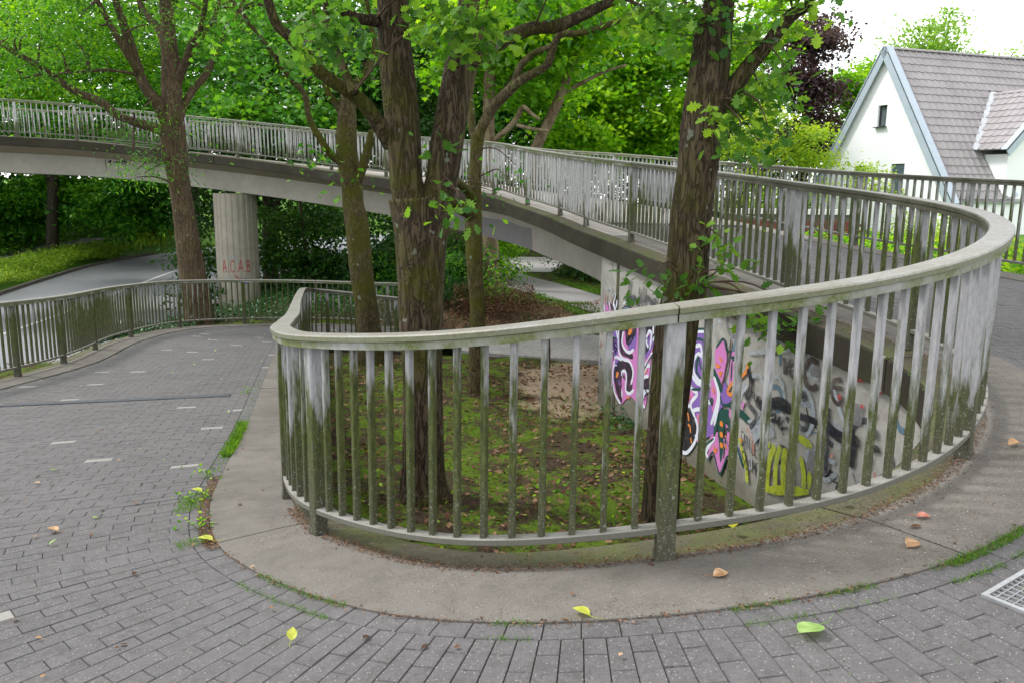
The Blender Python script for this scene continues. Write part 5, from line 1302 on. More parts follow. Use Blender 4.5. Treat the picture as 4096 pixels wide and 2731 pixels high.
nb.append(railing('bridge_railing', 1, [20.95, 21.95, 23, 24, 24.8, 25.6, 26.6, 27.5, 28.4, 29.2, 30, 31, 31.85, 32.6, 33.3], 'steel railing on the far edge of the footbridge deck', skip=True, unit=.148, bm='galvanised_bar_dry'))
print('bars', nb, round(time.time() - T0, 1))

# ------------------------------------------------------------------ leaves
def leaf_shape(kind):
    """template vertices (x across, y along, z up) and faces"""
    if kind == 'plain': return np.array([(0,0,0),(.30,.35,.07),(.22,.72,.05),(0,1,-.06),(-.22,.72,.05),(-.30,.35,.07)], float), [(0,1,2,3),(0,3,4,5)]
    if kind == 'narrow': return np.array([(0,0,0),(.15,.35,.03),(0,1,-.05),(-.15,.35,.03)], float), [(0,1,2,3)]
    if kind == 'blade': return np.array([(-.05,0,0),(.05,0,0),(.03,.6,0),(0,1,-.15)], float), [(0,1,2,3)]
    if kind == 'maple':
        P = [(0,0),(.20,.10),(.52,.05),(.36,.32),(.62,.55),(.28,.56),(.0,1.),(-.28,.56),(-.62,.55),(-.36,.32),(-.52,.05),(-.20,.10)]
        return np.array([(x, y, .10 * abs(x) - .08 * y * y) for x, y in P]), [(0,1,2,3,5,6),(3,4,5),(0,6,7,9,10,11),(7,8,9)]
    if kind == 'oak':
        R = [(0,0),(.05,.18),(.20,.24),(.12,.36),(.36,.46),(.20,.56),(.40,.72),(.20,.76),(.17,.92),(0,1.)]
        n = len(R); P = R + [(-x, y) for x, y in R[1:-1][::-1]]
        V = np.array([(x, y, .16 * abs(x) - .15 * y * y) for x, y in P])
        return V, [tuple(range(n)), (0,) + tuple(range(n - 1, len(P)))]
LS = {k: leaf_shape(k) for k in ('plain', 'narrow', 'blade', 'maple', 'oak')}
def leaf_mesh(name, cen, yaw, pitch, roll, size, tone, m, kind='plain'):
    T, FT = LS[kind]; n = len(cen); k = len(T)
    S = T[None] * size[:, None, None]
    cr, sr = np.cos(roll)[:, None], np.sin(roll)[:, None]
    x = S[..., 0] * cr + S[..., 2] * sr; z = -S[..., 0] * sr + S[..., 2] * cr; y = S[..., 1]
    cp, sp = np.cos(pitch)[:, None], np.sin(pitch)[:, None]
    y2 = y * cp - z * sp; z2 = y * sp + z * cp
    cy, sy = np.cos(yaw)[:, None], np.sin(yaw)[:, None]
    V = np.stack([x * cy - y2 * sy, x * sy + y2 * cy, z2], -1) + cen[:, None, :]
    V = V.reshape(-1, 3).astype(np.float32)
    me = bpy.data.meshes.new(name)
    lens = [len(f) for f in FT]; nl = sum(lens)
    loops = (np.concatenate([np.array(f) for f in FT])[None] + np.arange(n)[:, None] * k).ravel().astype(np.int32)
    me.vertices.add(len(V)); me.vertices.foreach_set('co', V.ravel())
    me.loops.add(len(loops)); me.loops.foreach_set('vertex_index', loops)
    tot = np.tile(lens, n).astype(np.int32); me.polygons.add(len(tot))
    me.polygons.foreach_set('loop_start', np.concatenate([[0], np.cumsum(tot)[:-1]]).astype(np.int32)); me.polygons.foreach_set('loop_total', tot)
    me.update(calc_edges=True)
    a = me.attributes.new('tone', 'FLOAT', 'FACE'); a.data.foreach_set('value', np.repeat(tone, len(FT)).astype(np.float32))
    me.materials.append(MATS[m])
    return me
def sprays(clumps, per=26, size=.12, spread=.34, droop=-.35, flat=.45, dens=1., rng=None, tier=0):
    """leaf positions: every clump holds sprays, every spray a drooping fan of leaves"""
    r = rng or RNG; cen = []; tn = []
    for cx, cy, cz, rx, ry, rz, n in clumps:
        n = max(1, int(n * dens)); d = r.normal(size=(n, 3)); d /= np.linalg.norm(d, axis=1)[:, None]
        rad = r.random(n) ** .45
        P = np.array([cx, cy, cz]) + d * rad[:, None] * np.array([rx, ry, rz]); t0 = r.random(n)
        if tier and n > tier:      # boughs: flat layers of sprays with gaps between them
            m_ = max(2, n // tier); k_ = r.integers(0, m_, n); sub = P[:m_][k_]; R_ = np.array([rx, ry, rz])
            off = r.normal(size=(n, 3)) * np.array([.36, .36, .07]) * min(2.2, R_.mean())
            off[:, 2] -= .22 * np.hypot(off[:, 0], off[:, 1])
            P = sub + off; tk = r.random(m_); t0 = np.clip(tk[k_] * .75 + t0 * .25, 0, 1)
        q = r.normal(size=(n, per, 3)) * np.array([spread, spread, spread * flat])
        ax = r.normal(size=(n, 1, 2)) * .5
        q[..., 2] -= (q[..., 0] * ax[..., 0] + q[..., 1] * ax[..., 1]) * .5 + .3 * np.hypot(q[..., 0], q[..., 1])
        cen.append((P[:, None] + q).reshape(-1, 3)); tn.append(np.clip(np.repeat(t0, per) * .72 + r.random(n * per) * .28, 0, 1))
    cen = np.concatenate(cen); tn = np.concatenate(tn); N = len(cen)
    return cen, r.random(N) * 6.283, r.normal(droop, .45, N), r.normal(0, .5, N), size * r.uniform(.6, 1.25, N), tn
NL = [0]
def foliage(name, clumps, m, parent=None, kind='plain', per=26, size=.12, spread=.34, dens=1., droop=-.35, flat=.45, tier=0):
    a = sprays(clumps, per, size, spread, droop, flat, dens, tier=tier)
    NL[0] += len(a[0])
    o = bpy.data.objects.new(name, leaf_mesh(name, *a, m, kind)); link(o, parent)
    return o
def tube(pts, nsides=10, wob=.06, caps=True, seed=0):
    """pts: (x,y,z,r). Smoothed, slightly lumpy tube."""
    r = np.random.default_rng(seed)
    P = smooth_line([p[:3] for p in pts], max(8, 4 * len(pts))); k = np.linspace(0, len(pts) - 1, len(P)); R = np.interp(k, range(len(pts)), [p[3] for p in pts])
    T = np.gradient(P, axis=0); T /= np.linalg.norm(T, axis=1)[:, None] + 1e-9
    V = []; F = []; up = np.array([.13, 1., .07]); ph = r.random(3) * 6.28
    for i, (p, t, rad) in enumerate(zip(P, T, R)):
        u = np.cross(up, t); u /= np.linalg.norm(u); v = np.cross(t, u)
        for j in range(nsides):
            a = 2 * math.pi * j / nsides
            q = rad * (1 + wob * (math.sin(2 * a + ph[0] + i * .35) + .7 * math.sin(3 * a + ph[1] - i * .5) + .5 * r.normal() * .5))
            V.append(p + (u * math.cos(a) + v * math.sin(a)) * q)
    n = nsides
    for i in range(len(P) - 1):
        for j in range(n): F.append((i * n + j, i * n + (j + 1) % n, (i + 1) * n + (j + 1) % n, (i + 1) * n + j))
    F.append(tuple(range(n - 1, -1, -1))); F.append(tuple((len(P) - 1) * n + j for j in range(n)))
    return V, F
def tree(key, name, label, barkm, nsides=14, wob=.05, group=None, scale_seed=0):
    L = LIMBS[key]; base = np.array(L[0][0][:3])
    root = empty(name, tuple(base)); tag(root, label, 'tree', group)
    for i, l in enumerate(L):
        pts = [(p[0] - base[0], p[1] - base[1], p[2] - base[2], p[3]) for p in l]
        if i == 0:   # root flare
            p0 = pts[0]; p1 = pts[1]; pts = [(p0[0], p0[1], p0[2] - .35, p0[3] * 1.7), (p0[0], p0[1], p0[2] - .02, p0[3] * 1.28), (p0[0] * .6 + p1[0] * .4, p0[1], p0[2] * .6 + p1[2] * .4, p1[3] * 1.16)] + pts[1:]
        V, F = tube(pts, nsides if i == 0 else max(7, nsides - 4), wob, seed=i + len(key))
        obj('trunk' if i == 0 else 'branch', V, F, barkm, root, True)
    root['_b'] = list(map(float, base))
    return root
def shift(cl, root):
    b = root.location; return [(c[0] - b[0], c[1] - b[1], c[2] - b[2], *c[3:]) for c in cl]

def twigs(root, clumps, m='twig_brown', n=3, r0=.012, L=LIMBS, key=None):
    """thin twigs from each leaf clump back to the nearest point of a limb"""
    P = np.array([p[:3] for l in LIMBS[key] for p in l]); mb = MB(); b = np.array(root.location)
    for c in clumps:
        for k in range(n):
            q = np.array(c[:3]) + RNG.normal(size=3) * np.array([c[3], c[4], c[5]]) * .6
            s = P[np.argmin(np.linalg.norm(P - q, axis=1))]
            if np.linalg.norm(q - s) > 4: continue
            midp = (q + s) / 2 + np.array([0, 0, .12 * np.linalg.norm(q - s)]) + RNG.normal(size=3) * .05
            V, F = tube([(*(s - b), r0 * 1.6), (*(midp - b), r0 * 1.1), (*(q - b), r0 * .4)], 5, 0, seed=k)
            mb.add(V, F)
    if mb.V: tag(mb.build('twigs', m, root, True), kind='stuff')

t1 = tree('ash', 'ash_tree', 'tall tree with many rising limbs behind the left railing, ivy stems on its trunk', 'ash_bark', 18)
foliage('foliage', shift(CLUMPS['ash'], t1), 'leaf_mid', t1, 'narrow', 60, .12, .42, .75)
twigs(t1, CLUMPS['ash'], key='ash', n=4, r0=.02)
mb = MB()      # old ivy stems that climb the foot of the trunk
for k in range(9):
    a0 = random.uniform(2.6, 5.6); pts = []
    for z in np.linspace(0, random.uniform(.9, 1.9), 7):
        rr = .36 - .05 * z; pts.append((rr * math.cos(a0 + .2 * math.sin(3 * z + k)) - .05 * z, rr * math.sin(a0 + .2 * math.sin(3 * z + k)), z, .012))
    mb.add(*tube(pts, 5, .1, seed=k))
mb.build('ivy_stem', 'ash_bark', t1)
t2 = tree('mossyL', 'mossy_tree', 'slim mossy tree with a sawn side limb, left of the thick forked oak', 'mossy_bark', 14)
foliage('foliage', shift(CLUMPS['mossyL'], t2), 'leaf_mid', t2, 'maple', 22, .105, .34, .8)
twigs(t2, CLUMPS['mossyL'], key='mossyL', n=3)
t3 = tree('oakfork', 'oak_tree', 'thick dark oak forking into two stems in the middle of the well', 'oak_bark', 40, .022)
foliage('foliage', shift(CLUMPS['oakfork'], t3), 'leaf_oak', t3, 'oak', 13, .12, .15, .75)
twigs(t3, CLUMPS['oakfork'], key='oakfork', n=2, r0=.007)
b3 = np.array(t3.location)
for px in ((-.27, 7.42, 3.05, .055, 'c'),):
    pass
t4 = tree('mossyR', 'mossy_tree', 'slender mossy tree with a stubby sawn limb, right of the forked oak', 'mossy_bark', 14)
foliage('foliage', shift(CLUMPS['mossyR'], t4), 'leaf_mid', t4, 'oak', 11, .10, .26, .7)
twigs(t4, CLUMPS['mossyR'], key='mossyR', n=2, r0=.009)
t5 = tree('oakR', 'oak_tree', 'tall single oak rising through the right side of the well before the graffiti', 'oak_bark', 36, .025)
foliage('foliage', shift(CLUMPS['oakR'], t5), 'leaf_oak', t5, 'oak', 14, .11, .14, .72)
twigs(t5, CLUMPS['oakR'], key='oakR', n=2, r0=.007)
t6 = tree('plane', 'plane_tree', 'pale patchy plane tree standing on the leaf litter beyond the footbridge', 'plane_bark', 16)
foliage('foliage', shift(CLUMPS['plane'], t6), 'leaf_bright', t6, 'maple', 34, .19, .42, 1.5, tier=6, flat=.3)
t7 = tree('planelean', 'plane_tree', 'leaning plane tree with bright leaves behind the middle of the footbridge', 'plane_bark', 12)
foliage('foliage', shift(CLUMPS['planelean'], t7), 'leaf_bright', t7, 'maple', 34, .20, .45, 1.5, tier=6, flat=.3)
BACK['_']=[]
t8 = tree('roadtree', 'roadside_tree', 'dark straight tree on the verge at the far side of the road', 'dark_bark', 12)
t9 = tree('farA', 'distant_tree', 'dark distant trunk showing above the railing in the middle', 'dark_bark', 8)
t10 = tree('birch', 'sapling', 'thin bare sapling under the bridge just right of the round pier', 'ash_bark', 7)
t11 = tree('mapleback', 'maple_tree', 'upright maple trunk half hidden by bright leaves in the background', 'dark_bark', 8)
t12 = tree('stick', 'dead_stump', 'short leaning dead stem standing in the bare sandy earth', 'plane_bark', 9); t12['category'] = 'stump'
def put(key, name, label, m, cat='tree', kind='plain', per=30, size=.2, spread=.55, dens=1., limb=None, bark='dark_bark', group=None, flat=.5):
    if limb: root = tree(limb, name, label, bark, 9)
    else:
        c = BACK[key][0]; zb = tz(c[0], c[1]); root = empty(name, (c[0], c[1], zb)); tag(root, label, cat, group)
        if cat == 'tree':
            zt = max(x[2] for x in BACK[key]) - zb
            V, F = tube([(0, 0, -.2, .34), (.1, 0, zt * .4, .24), (.3, .2, zt * .9, .08)], 9, .05); obj('trunk', V, F, bark, root, True)
            mb = MB()
            for x in BACK[key]:
                zc = max(.8, (x[2] - zb) * .55); mb.add(*tube([(.1, 0, zc * .8, .12), ((x[0] - c[0]) * .5, (x[1] - c[1]) * .5, zc * 1.2, .08), (x[0] - c[0], x[1] - c[1], x[2] - zb, .03)], 6, .05))
            tag(mb.build('branches', bark, root, True), kind='stuff')
    root['category'] = cat
    foliage('foliage', shift(BACK[key], root), m, root, kind, per, size, spread * .85, dens, flat=flat * .7, tier=7)
    return root
put('left_tall', 'tall_tree', 'tall bright green tree filling the upper left corner beyond the bridge', 'leaf_bright', per=40, size=0.192, dens=1.95)
put('left_mid', 'tall_tree', 'tree with mid green leaves behind the limbs of the left tree', 'leaf_mid', per=40, size=0.192, dens=2.08)
put('left_low', 'broad_bush', 'broad leafy bush right behind the left end of the bridge railing', 'leaf_mid', 'bush', per=40, size=0.176, dens=2.21)
put('mid_dark', 'maple_tree', 'deep green maple between the left tree and the forked oak', 'leaf_mid', kind='maple', per=34, size=0.192, dens=2.08)
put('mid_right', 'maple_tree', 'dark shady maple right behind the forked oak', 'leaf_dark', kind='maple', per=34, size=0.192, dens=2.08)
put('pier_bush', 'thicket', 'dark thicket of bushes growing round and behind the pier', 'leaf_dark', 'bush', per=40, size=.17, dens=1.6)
put('copper', 'copper_beech', 'dark purple copper beech left of the white house', 'leaf_copper', per=44, size=.24, spread=.6, dens=1.25)
put('yellow', 'ornamental_tree', 'small tree with yellow green leaves in front of the copper beech', 'leaf_yellow', per=40, size=.10, spread=.34, dens=1.35, limb='yellow')
put('behind_house', 'garden_tree', 'light green tree showing between copper beech and house gable', 'leaf_bright', per=40, size=.30, spread=.7, dens=1.6)
put('pale_house', 'feathery_tree', 'sparse pale tree rising behind the roof ridge', 'leaf_pale', per=30, size=.24, spread=.7, dens=1.05, bark='ash_bark')
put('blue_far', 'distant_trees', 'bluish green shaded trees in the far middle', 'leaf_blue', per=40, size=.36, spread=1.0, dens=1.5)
put('green_mid', 'maple_tree', 'bright maple behind the right oak trunk', 'leaf_bright', kind='maple', per=34, size=0.192, dens=1.95)
put('under_left', 'forest_edge', 'shaded forest edge below the bridge on the left', 'leaf_mid', 'bush', per=44, size=.26, spread=.6, dens=1.7)

sm = put('sumac', 'sumac_shrub', 'small yellow green shrub with long leaves on the verge beyond the road', 'leaf_yellow', 'shrub', kind='narrow', per=22, size=.55, spread=.30, dens=1.)
# unseen crown parts above the picture, added to shade the well and trees
for root, m, cl in ((t3, 'leaf_oak', [(-.6,8.2,10.6,3.4,3.2,1.9,170), (1.6, 9.5, 11, 2, 2.5, 1.6, 60)]), (t5, 'leaf_oak', [(2.4,7.0,10.4,2.8,3.0,1.8,150)]), (t2, 'leaf_mid', [(-3,14.5,10.6,3.6,3,1.8,120)]),
                    (t4, 'leaf_mid', [(.2,12.8,10.2,3.2,2.6,1.7,110)]), (t1, 'leaf_mid', [(-9,20,12.6,5,4.5,2.6,220)])):
    foliage('upper_shade_foliage', shift(cl, root), m, root, 'plain', 26, .17, .42)
# masses of wood behind everything, out to the sides and above the picture
def mass(name, boxes, m, n, size, kind='plain', label=None):
    cen = []
    for (x0, x1, y0, y1, z0, z1, wgt) in boxes:
        k = int(n * wgt); cen.append(np.column_stack([RNG.uniform(x0, x1, k), RNG.uniform(y0, y1, k), RNG.uniform(z0, z1, k)]))
    cen = np.concatenate(cen); cc = cen[RNG.integers(0, len(cen), len(cen) // 25)]
    cen = np.repeat(cc, 25, 0) + RNG.normal(size=(len(cc) * 25, 3)) * np.array([.9, .9, .5]) * size * 2.2
    N = len(cen); NL[0] += N
    o = bpy.data.objects.new(name, leaf_mesh(name, cen, RNG.random(N) * 6.28, RNG.normal(-.35, .5, N), RNG.normal(0, .5, N), size * RNG.uniform(.6, 1.3, N), np.clip(np.repeat(RNG.random(len(cc)), 25) * .6 + RNG.random(N) * .4, 0, 1), m, kind))
    link(o); tag(o, kind='stuff', label=label); return o
mass('far_wood', [(-45,-6,46,56,1,17,.42),(-8,14,58,66,0,16,.30),(12,24,62,68,0,9,.08),(-42,-26,30,46,2,12,.14),(-6,4,44,52,6,17,.16)], 'leaf_dark', 90000, .42)
mass('far_wood', [(-40,-10,42,47,4,15,.6),(-10,6,40,48,4,16,.4)], 'leaf_mid', 34000, .34)
print('leaves', NL, round(time.time() - T0, 1))

# ------------------------------------------------------------------ low growth
def ground_cover(name, boxes, m, n, size, kind='plain', h=(.02, .3), pitch=.2, mask=None, label=None):
    cen = []
    for poly, wgt in boxes:
        x0, x1, y0, y1 = poly; k = int(n * wgt); x = RNG.uniform(x0, x1, k); y = RNG.uniform(y0, y1, k); cen.append(np.column_stack([x, y]))
    xy = np.concatenate(cen)
    if mask is not None: xy = xy[mask(xy[:, 0], xy[:, 1])]
    z = terrain(xy[:, 0], xy[:, 1]); lump = .5 + .5 * np.sin(xy[:, 0] * 2.3 + 1.7 * np.sin(xy[:, 1] * 1.9)) * np.sin(xy[:, 1] * 2.1)
    z = z + h[0] + (h[1] - h[0]) * RNG.random(len(z)) * (.35 + .65 * lump)
    N = len(z); NL[0] += N
    o = bpy.data.objects.new(name, leaf_mesh(name, np.column_stack([xy, z]), RNG.random(N) * 6.28, RNG.normal(pitch, .4, N), RNG.normal(0, .35, N), size * RNG.uniform(.55, 1.3, N), RNG.random(N), m, kind))
    link(o); tag(o, kind='stuff', label=label); return o
def off_ramp(x, y): return under_ramp(x, y) > 50
nx = lambda y: np.interp(y, near[:, 1], near[:, 0])
fx = lambda y: np.interp(y, far[:, 1], far[:, 0])
ground_cover('ivy_bank', [((-9.6, -1.2, 20.4, 30), .75), ((-9.4, -7.6, 17.2, 21.5), .25)], 'leaf_ivy', 34000, .085, h=(.02, .42), mask=lambda x, y: off_ramp(x, y) & (x > nx(y) + .15) & ~((x > -2.4) & (y < 21.6)) & (np.hypot(x - PX, y - PY) > .7))
ground_cover('ivy', [((1.25, 2.0, 7.4, 11.2), 1.)], 'leaf_ivy', 700, .07, h=(.01, .22), mask=lambda x, y: off_ramp(x, y) & (np.hypot(x - 1.15, y - 10.6) < .75))
ground_cover('verge_shrubs', [((-24, -17, 14, 48), 1.)], 'leaf_juniper', 150000, .13, 'narrow', h=(.04, .72), pitch=.5, mask=lambda x, y: (x < fx(y) - .35) & (x > fx(y) - 2.6))
ground_cover('bank_plants', [((-40, -22, 36, 56), 1.)], 'leaf_mid', 30000, .20, h=(.03, .6), mask=lambda x, y: (x < fx(y) - 5.2))
ground_cover('embankment_plants', [((6.1, 12, 6.5, 22), .8), ((4.2, 6.4, 14.5, 24), .2)], 'leaf_bright', 16000, .10, h=(.03, .38), mask=lambda x, y: off_ramp(x, y))
ground_cover('grass_verge', [((.6, 3.6, 20.3, 29), .5), ((1.6, 6, 24, 34), .5)], 'leaf_grass', 26000, .09, 'blade', h=(0, .02), pitch=1.1, mask=lambda x, y: (np.abs(x - np.interp(y, [20, 22, 25.2, 27.4], [2.35, 1.78, .55, -.5])) < .42) | (np.abs(x - np.interp(y, [20, 22, 25.7, 28.9, 32], [5.1, 4.6, 3.12, 1.98, 1.0])) < .36))
ground_cover('woodland_floor', [((-5.5, .6, 22, 33), 1.)], 'leaf_mid', 7000, .09, h=(.02, .35), mask=lambda x, y: (x < np.interp(y, [22, 27, 31], [.6, -.3, -.9])))
ground_cover('moss', [((-4.2, 2.4, 4.2, 13.6), 1.)], 'moss_tuft', 62000, .026, 'blade', h=(-.008, .016), pitch=.9, mask=lambda x, y: off_ramp(x, y) & (np.sin(x * 3.1 + 2 * np.sin(y * 1.3)) + np.sin(y * 2.7 + x * 1.1) + .5 * np.sin(x * 9 + y * 7) > .25) & (np.hypot(x - 1.3, y - 13) > 2.2))
ground_cover('thin_grass', [((-2.4, 1.4, 9.5, 14.6), 1.)], 'leaf_grass', 5200, .06, 'blade', h=(-.005, .01), pitch=1., mask=lambda x, y: off_ramp(x, y) & (np.sin(x * 2.1 + y) + np.sin(y * 1.9) > -.3) & (np.hypot(x - 1.3, y - 14) > 1.7))
ground_cover('fallen_leaves', [((-4.2, 2.3, 4.2, 15.5), .70), ((-2.5, 3., 19.6, 23.5), .30)], 'leaf_dead', 10500, .068, 'oak', h=(.005, .05), pitch=.05, mask=off_ramp)
ground_cover('fallen_leaves', [((-8.4, -7.2, 5, 19.5), .5), ((1.0, 2.0, 5., 10), .5)], 'leaf_dead', 2400, .05, 'plain', h=(.005, .03), pitch=.05, mask=off_ramp)
ground_cover('moss_strip', [((-8.2, -7.15, 6, 19.6), 1.)], 'moss_tuft', 12000, .035, 'blade', h=(-.005, .02), pitch=.9, mask=off_ramp)
ground_cover('seedlings', [((-2.4, 1.8, 4.4, 8.5), 1.)], 'leaf_bright', 420, .05, 'plain', h=(.03, .1), pitch=.1, mask=off_ramp)
ground_cover('brush_heap', [((-1.6, .6, 20.6, 23.2), 1.)], 'leaf_dead', 2600, .12, 'narrow', h=(.02, .75), pitch=.3)
# hedge beyond the asphalt path
hd = [(4.55 - .36 * k, 25.0 + k * .95, 1.05, .75, .75, .72, 12) for k in range(9)]
ground_cover('twig_litter', [((-2.2, 2.6, 19.4, 24), 1.)], 'leaf_fallen_tan', 1500, .07, 'narrow', h=(.01, .12), pitch=.2, mask=lambda x, y: off_ramp(x, y) & (x < np.interp(y, [20, 22, 25.2], [2.3, 1.5, .3])))
ground_cover('ivy', [((-1.8, 1.8, 20, 25), 1.)], 'leaf_ivy', 900, .09, h=(.01, .15), mask=lambda x, y: np.sin(x * 3) + np.sin(y * 2.3) > .4)
hedge = empty('hedge', (2.6, 28, .3)); tag(hedge, 'dense dark hedge along the asphalt path under the bridge', 'hedge')
hd = [(x + .5, y, z, .75, .8, .85, 26) for x, y, z, *_ in hd] + [(x + 1.8, y + .3, z + .1, 1., .9, .9, 16) for x, y, z, *_ in hd]
foliage('foliage', shift(hd, hedge), 'leaf_dark', hedge, 'plain', 46, .12, .30)
bsh = [(-.0 + .05 * k, 27.6 + .7 * (k % 3), .9 + .55 * (k // 3), .75, .6, .5, 8) for k in range(12)]
bush = empty('bush', (.1, 28, .4)); tag(bush, 'light green leafy bush at the edge of the asphalt path beside the plane trunk', 'bush')
bsh = [(x * .5 - .45, y + .9, z, rx, ry, rz, n) for x, y, z, rx, ry, rz, n in bsh]
foliage('foliage', shift(bsh, bush), 'leaf_bright', bush, 'plain', 34, .12, .26)
bsh = [(-1.9 - .5 * k, 25.2 + .5 * (k % 2), 1.0 + .3 * (k % 3), .7, .6, .6, 9) for k in range(5)] + [(-.95, 25.0, 1.7, .5, .5, .9, 8)]
bush = empty('bush', (-2.2, 25.2, .6)); tag(bush, 'shaded green bush between the forked oak and the plane trunk', 'bush')
foliage('foliage', shift(bsh, bush), 'leaf_mid', bush, 'plain', 34, .11, .26)
bsh = [(6.9 + .8 * k, 11.4 + 2.2 * k, 2.75, .7, .7, .3, 10) for k in range(7)]
bush = empty('shrub_row', (7.5, 13, 2.4)); tag(bush, 'row of low yellow green shrubs in front of the house wall', 'shrubs')
foliage('foliage', shift(bsh, bush), 'leaf_yellow', bush, 'plain', 34, .09, .26)
# red post in the brush
mb = MB(); V, F = tube([(0, 0, 0, .07), (.01, 0, .75, .065), (.02, .01, 1.5, .06)], 9, .03); o = obj('stump_post', V, F, 'rust_post', loc=(-1.98, 22.6, .3)); tag(o, 'rusty reddish post in the brush beside the end of the outer railing', 'post')

# ------------------------------------------------------------------ the white house
HX, HY, HA, HW_, ZR, ZE = 14.74, 28.0, .32086, 7.2275, 8.75, 3.391
hd_ = np.array([math.cos(HA), math.sin(HA), 0]); hg = np.array([-math.sin(HA), math.cos(HA), 0]); UZ = np.array([0, 0, 1.])
house = empty('house', (HX, HY, 2.2)); HO = np.array([HX, HY, 2.2])
tag(house, 'white rendered house with steep tiled roof and blue grey verge boards', 'house')
def hp(a, b, z): return np.array([HX, HY, 0]) + hd_ * a + hg * b + UZ * z      # a along the ridge, b along the gable
LR = 15.
def hobj(name, P, F, m, parent=None): return obj(name, np.array(P) - HO, F, m, parent or house)
ov = .12
gy_ = [(0, 0), (HW_, 0)]
# gable wall with openings cut out: build from strips
def wall_with_holes(name, b0, b1, top, holes, a=0., m='render_white', depth=.14):
    bs = sorted({b0, b1, HW_ / 2} | {h[0] for h in holes} | {h[1] for h in holes}); mb = MB()
    for x0, x1 in zip(bs[:-1], bs[1:]):
        hh = sorted([h for h in holes if h[0] <= x0 + 1e-6 and h[1] >= x1 - 1e-6], key=lambda h: h[2]); z = 1.6
        for h in hh: mb.add([hp(a, x0, z), hp(a, x1, z), hp(a, x1, h[2]), hp(a, x0, h[2])], [(0, 1, 2, 3)]); z = h[3]
        mb.add([hp(a, x0, z), hp(a, x1, z), hp(a, x1, top(x1)), hp(a, x0, top(x0))], [(0, 1, 2, 3)])
    for x0, x1, z0, z1 in holes:
        q = [(x0, z0), (x1, z0), (x1, z1), (x0, z1)]
        for (p, r) in zip(q, q[1:] + q[:1]): mb.add([hp(a, *p), hp(a, *r), hp(a + depth, *r), hp(a + depth, *p)], [(0, 1, 2, 3)])
    mb.V = [tuple(np.array(v) - HO) for v in mb.V]
    return mb.build(name, m, house)
slope = (ZR - ZE) / (HW_ / 2)
topf = lambda b: ZE - .10 + slope * min(b, HW_ - b) - .0
holes = [(3.40, 3.85, 6.0, 6.77), (2.29, 2.92, 3.64, 4.63), (4.2, 4.85, 3.62, 4.60)]
wall_with_holes('wall', 0, HW_, topf, holes)
def window(x0, x1, z0, z1, shut):
    mb = MB(); t = .05; a = .10
    for (p0, p1, q0, q1) in ((x0, x1, z0, z0 + t), (x0, x1, z1 - t, z1), (x0, x0 + t, z0, z1), (x1 - t, x1, z0, z1)):
        c = hp(a, (p0 + p1) / 2, (q0 + q1) / 2) - HO; mb.box(c, (.05, p1 - p0, q1 - q0), ax=[hd_, hg, UZ])
    wd = mb.build('window', 'window_frame', house)
    hobj('pane', [hp(a + .02, x0, z0), hp(a + .02, x1, z0), hp(a + .02, x1, z1), hp(a + .02, x0, z1)], [(0, 1, 2, 3)], 'window_glass', wd)
    mb = MB(); mb.box(hp(-.03, (x0 + x1) / 2, z0 - .02) - HO, (.20, x1 - x0 + .12, .03), ax=[hd_, hg, UZ]); mb.build('sill', 'window_frame', wd)
    if shut:
        n = int((z1 - z0) / .055 * shut)
        for k in range(n):
            mb = MB(); mb.box(hp(.05, (x0 + x1) / 2, z1 - .03 - k * .055) - HO, (.02, x1 - x0 - .03, .048), ax=[hd_, hg, UZ]); mb.build('shutter_slat', 'shutter', wd)
window(*holes[0], .0); window(*holes[1], .95); window(*holes[2], .6)
# long side wall below the eaves, plus far walls so that the house is a body
hobj('wall', [hp(0, 0, 1.6), hp(LR, 0, 1.6), hp(LR, 0, ZE - .1), hp(0, 0, ZE - .1)], [(0, 1, 2, 3)], 'render_white')
hobj('wall', [hp(0, HW_, 1.6), hp(LR, HW_, 1.6), hp(LR, HW_, ZE - .1), hp(0, HW_, ZE - .1)], [(0, 3, 2, 1)], 'render_white')
hobj('wall', [hp(LR, 0, 1.6), hp(LR, HW_, 1.6), hp(LR, HW_, ZE), hp(LR, HW_ / 2, ZR - .15), hp(LR, 0, ZE)], [(0, 1, 2, 3, 4)], 'render_white')
# roof planes; the visible one carries real tiles
n_r = np.cross(hd_, (hp(0, HW_ / 2, ZR) - hp(0, 0, ZE))); n_r /= np.linalg.norm(n_r)
if n_r[2] < 0: n_r = -n_r
sv = hp(0, HW_ / 2, ZR) - hp(0, 0, ZE); SL = np.linalg.norm(sv); sv /= SL
roof = hobj('roof', [hp(-.15, -.02, ZE - .03), hp(LR, -.02, ZE - .03), hp(LR, HW_ / 2, ZR - .03), hp(-.15, HW_ / 2, ZR - .03)], [(0, 1, 2, 3)], 'roof_tile')
hobj('roof_back', [hp(-.15, HW_ + .02, ZE - .03), hp(LR, HW_ + .02, ZE - .03), hp(LR, HW_ / 2, ZR - .03), hp(-.15, HW_ / 2, ZR - .03)], [(0, 3, 2, 1)], 'roof_tile')
def tile_mesh(u, v, w, l):
    """u across, v up the slope; curved pantile with a raised rib and a thick lower edge"""
    xs = [-.5, -.30, -.12, .38, .5]; hs = [.020, .045, .008, .004, .020]
    V = []
    for x, h in zip(xs, hs): V.append(u * x * w + v * 0 + n3 * (h + .030))
    for x, h in zip(xs, hs): V.append(u * x * w + v * l + n3 * (h + .002))
    for x, h in zip(xs, hs): V.append(u * x * w + n3 * (-.01))
    F = [(i, i + 1, i + 6, i + 5) for i in range(4)] + [(i + 10, i + 11, i + 1, i) for i in range(4)]
    return V, F
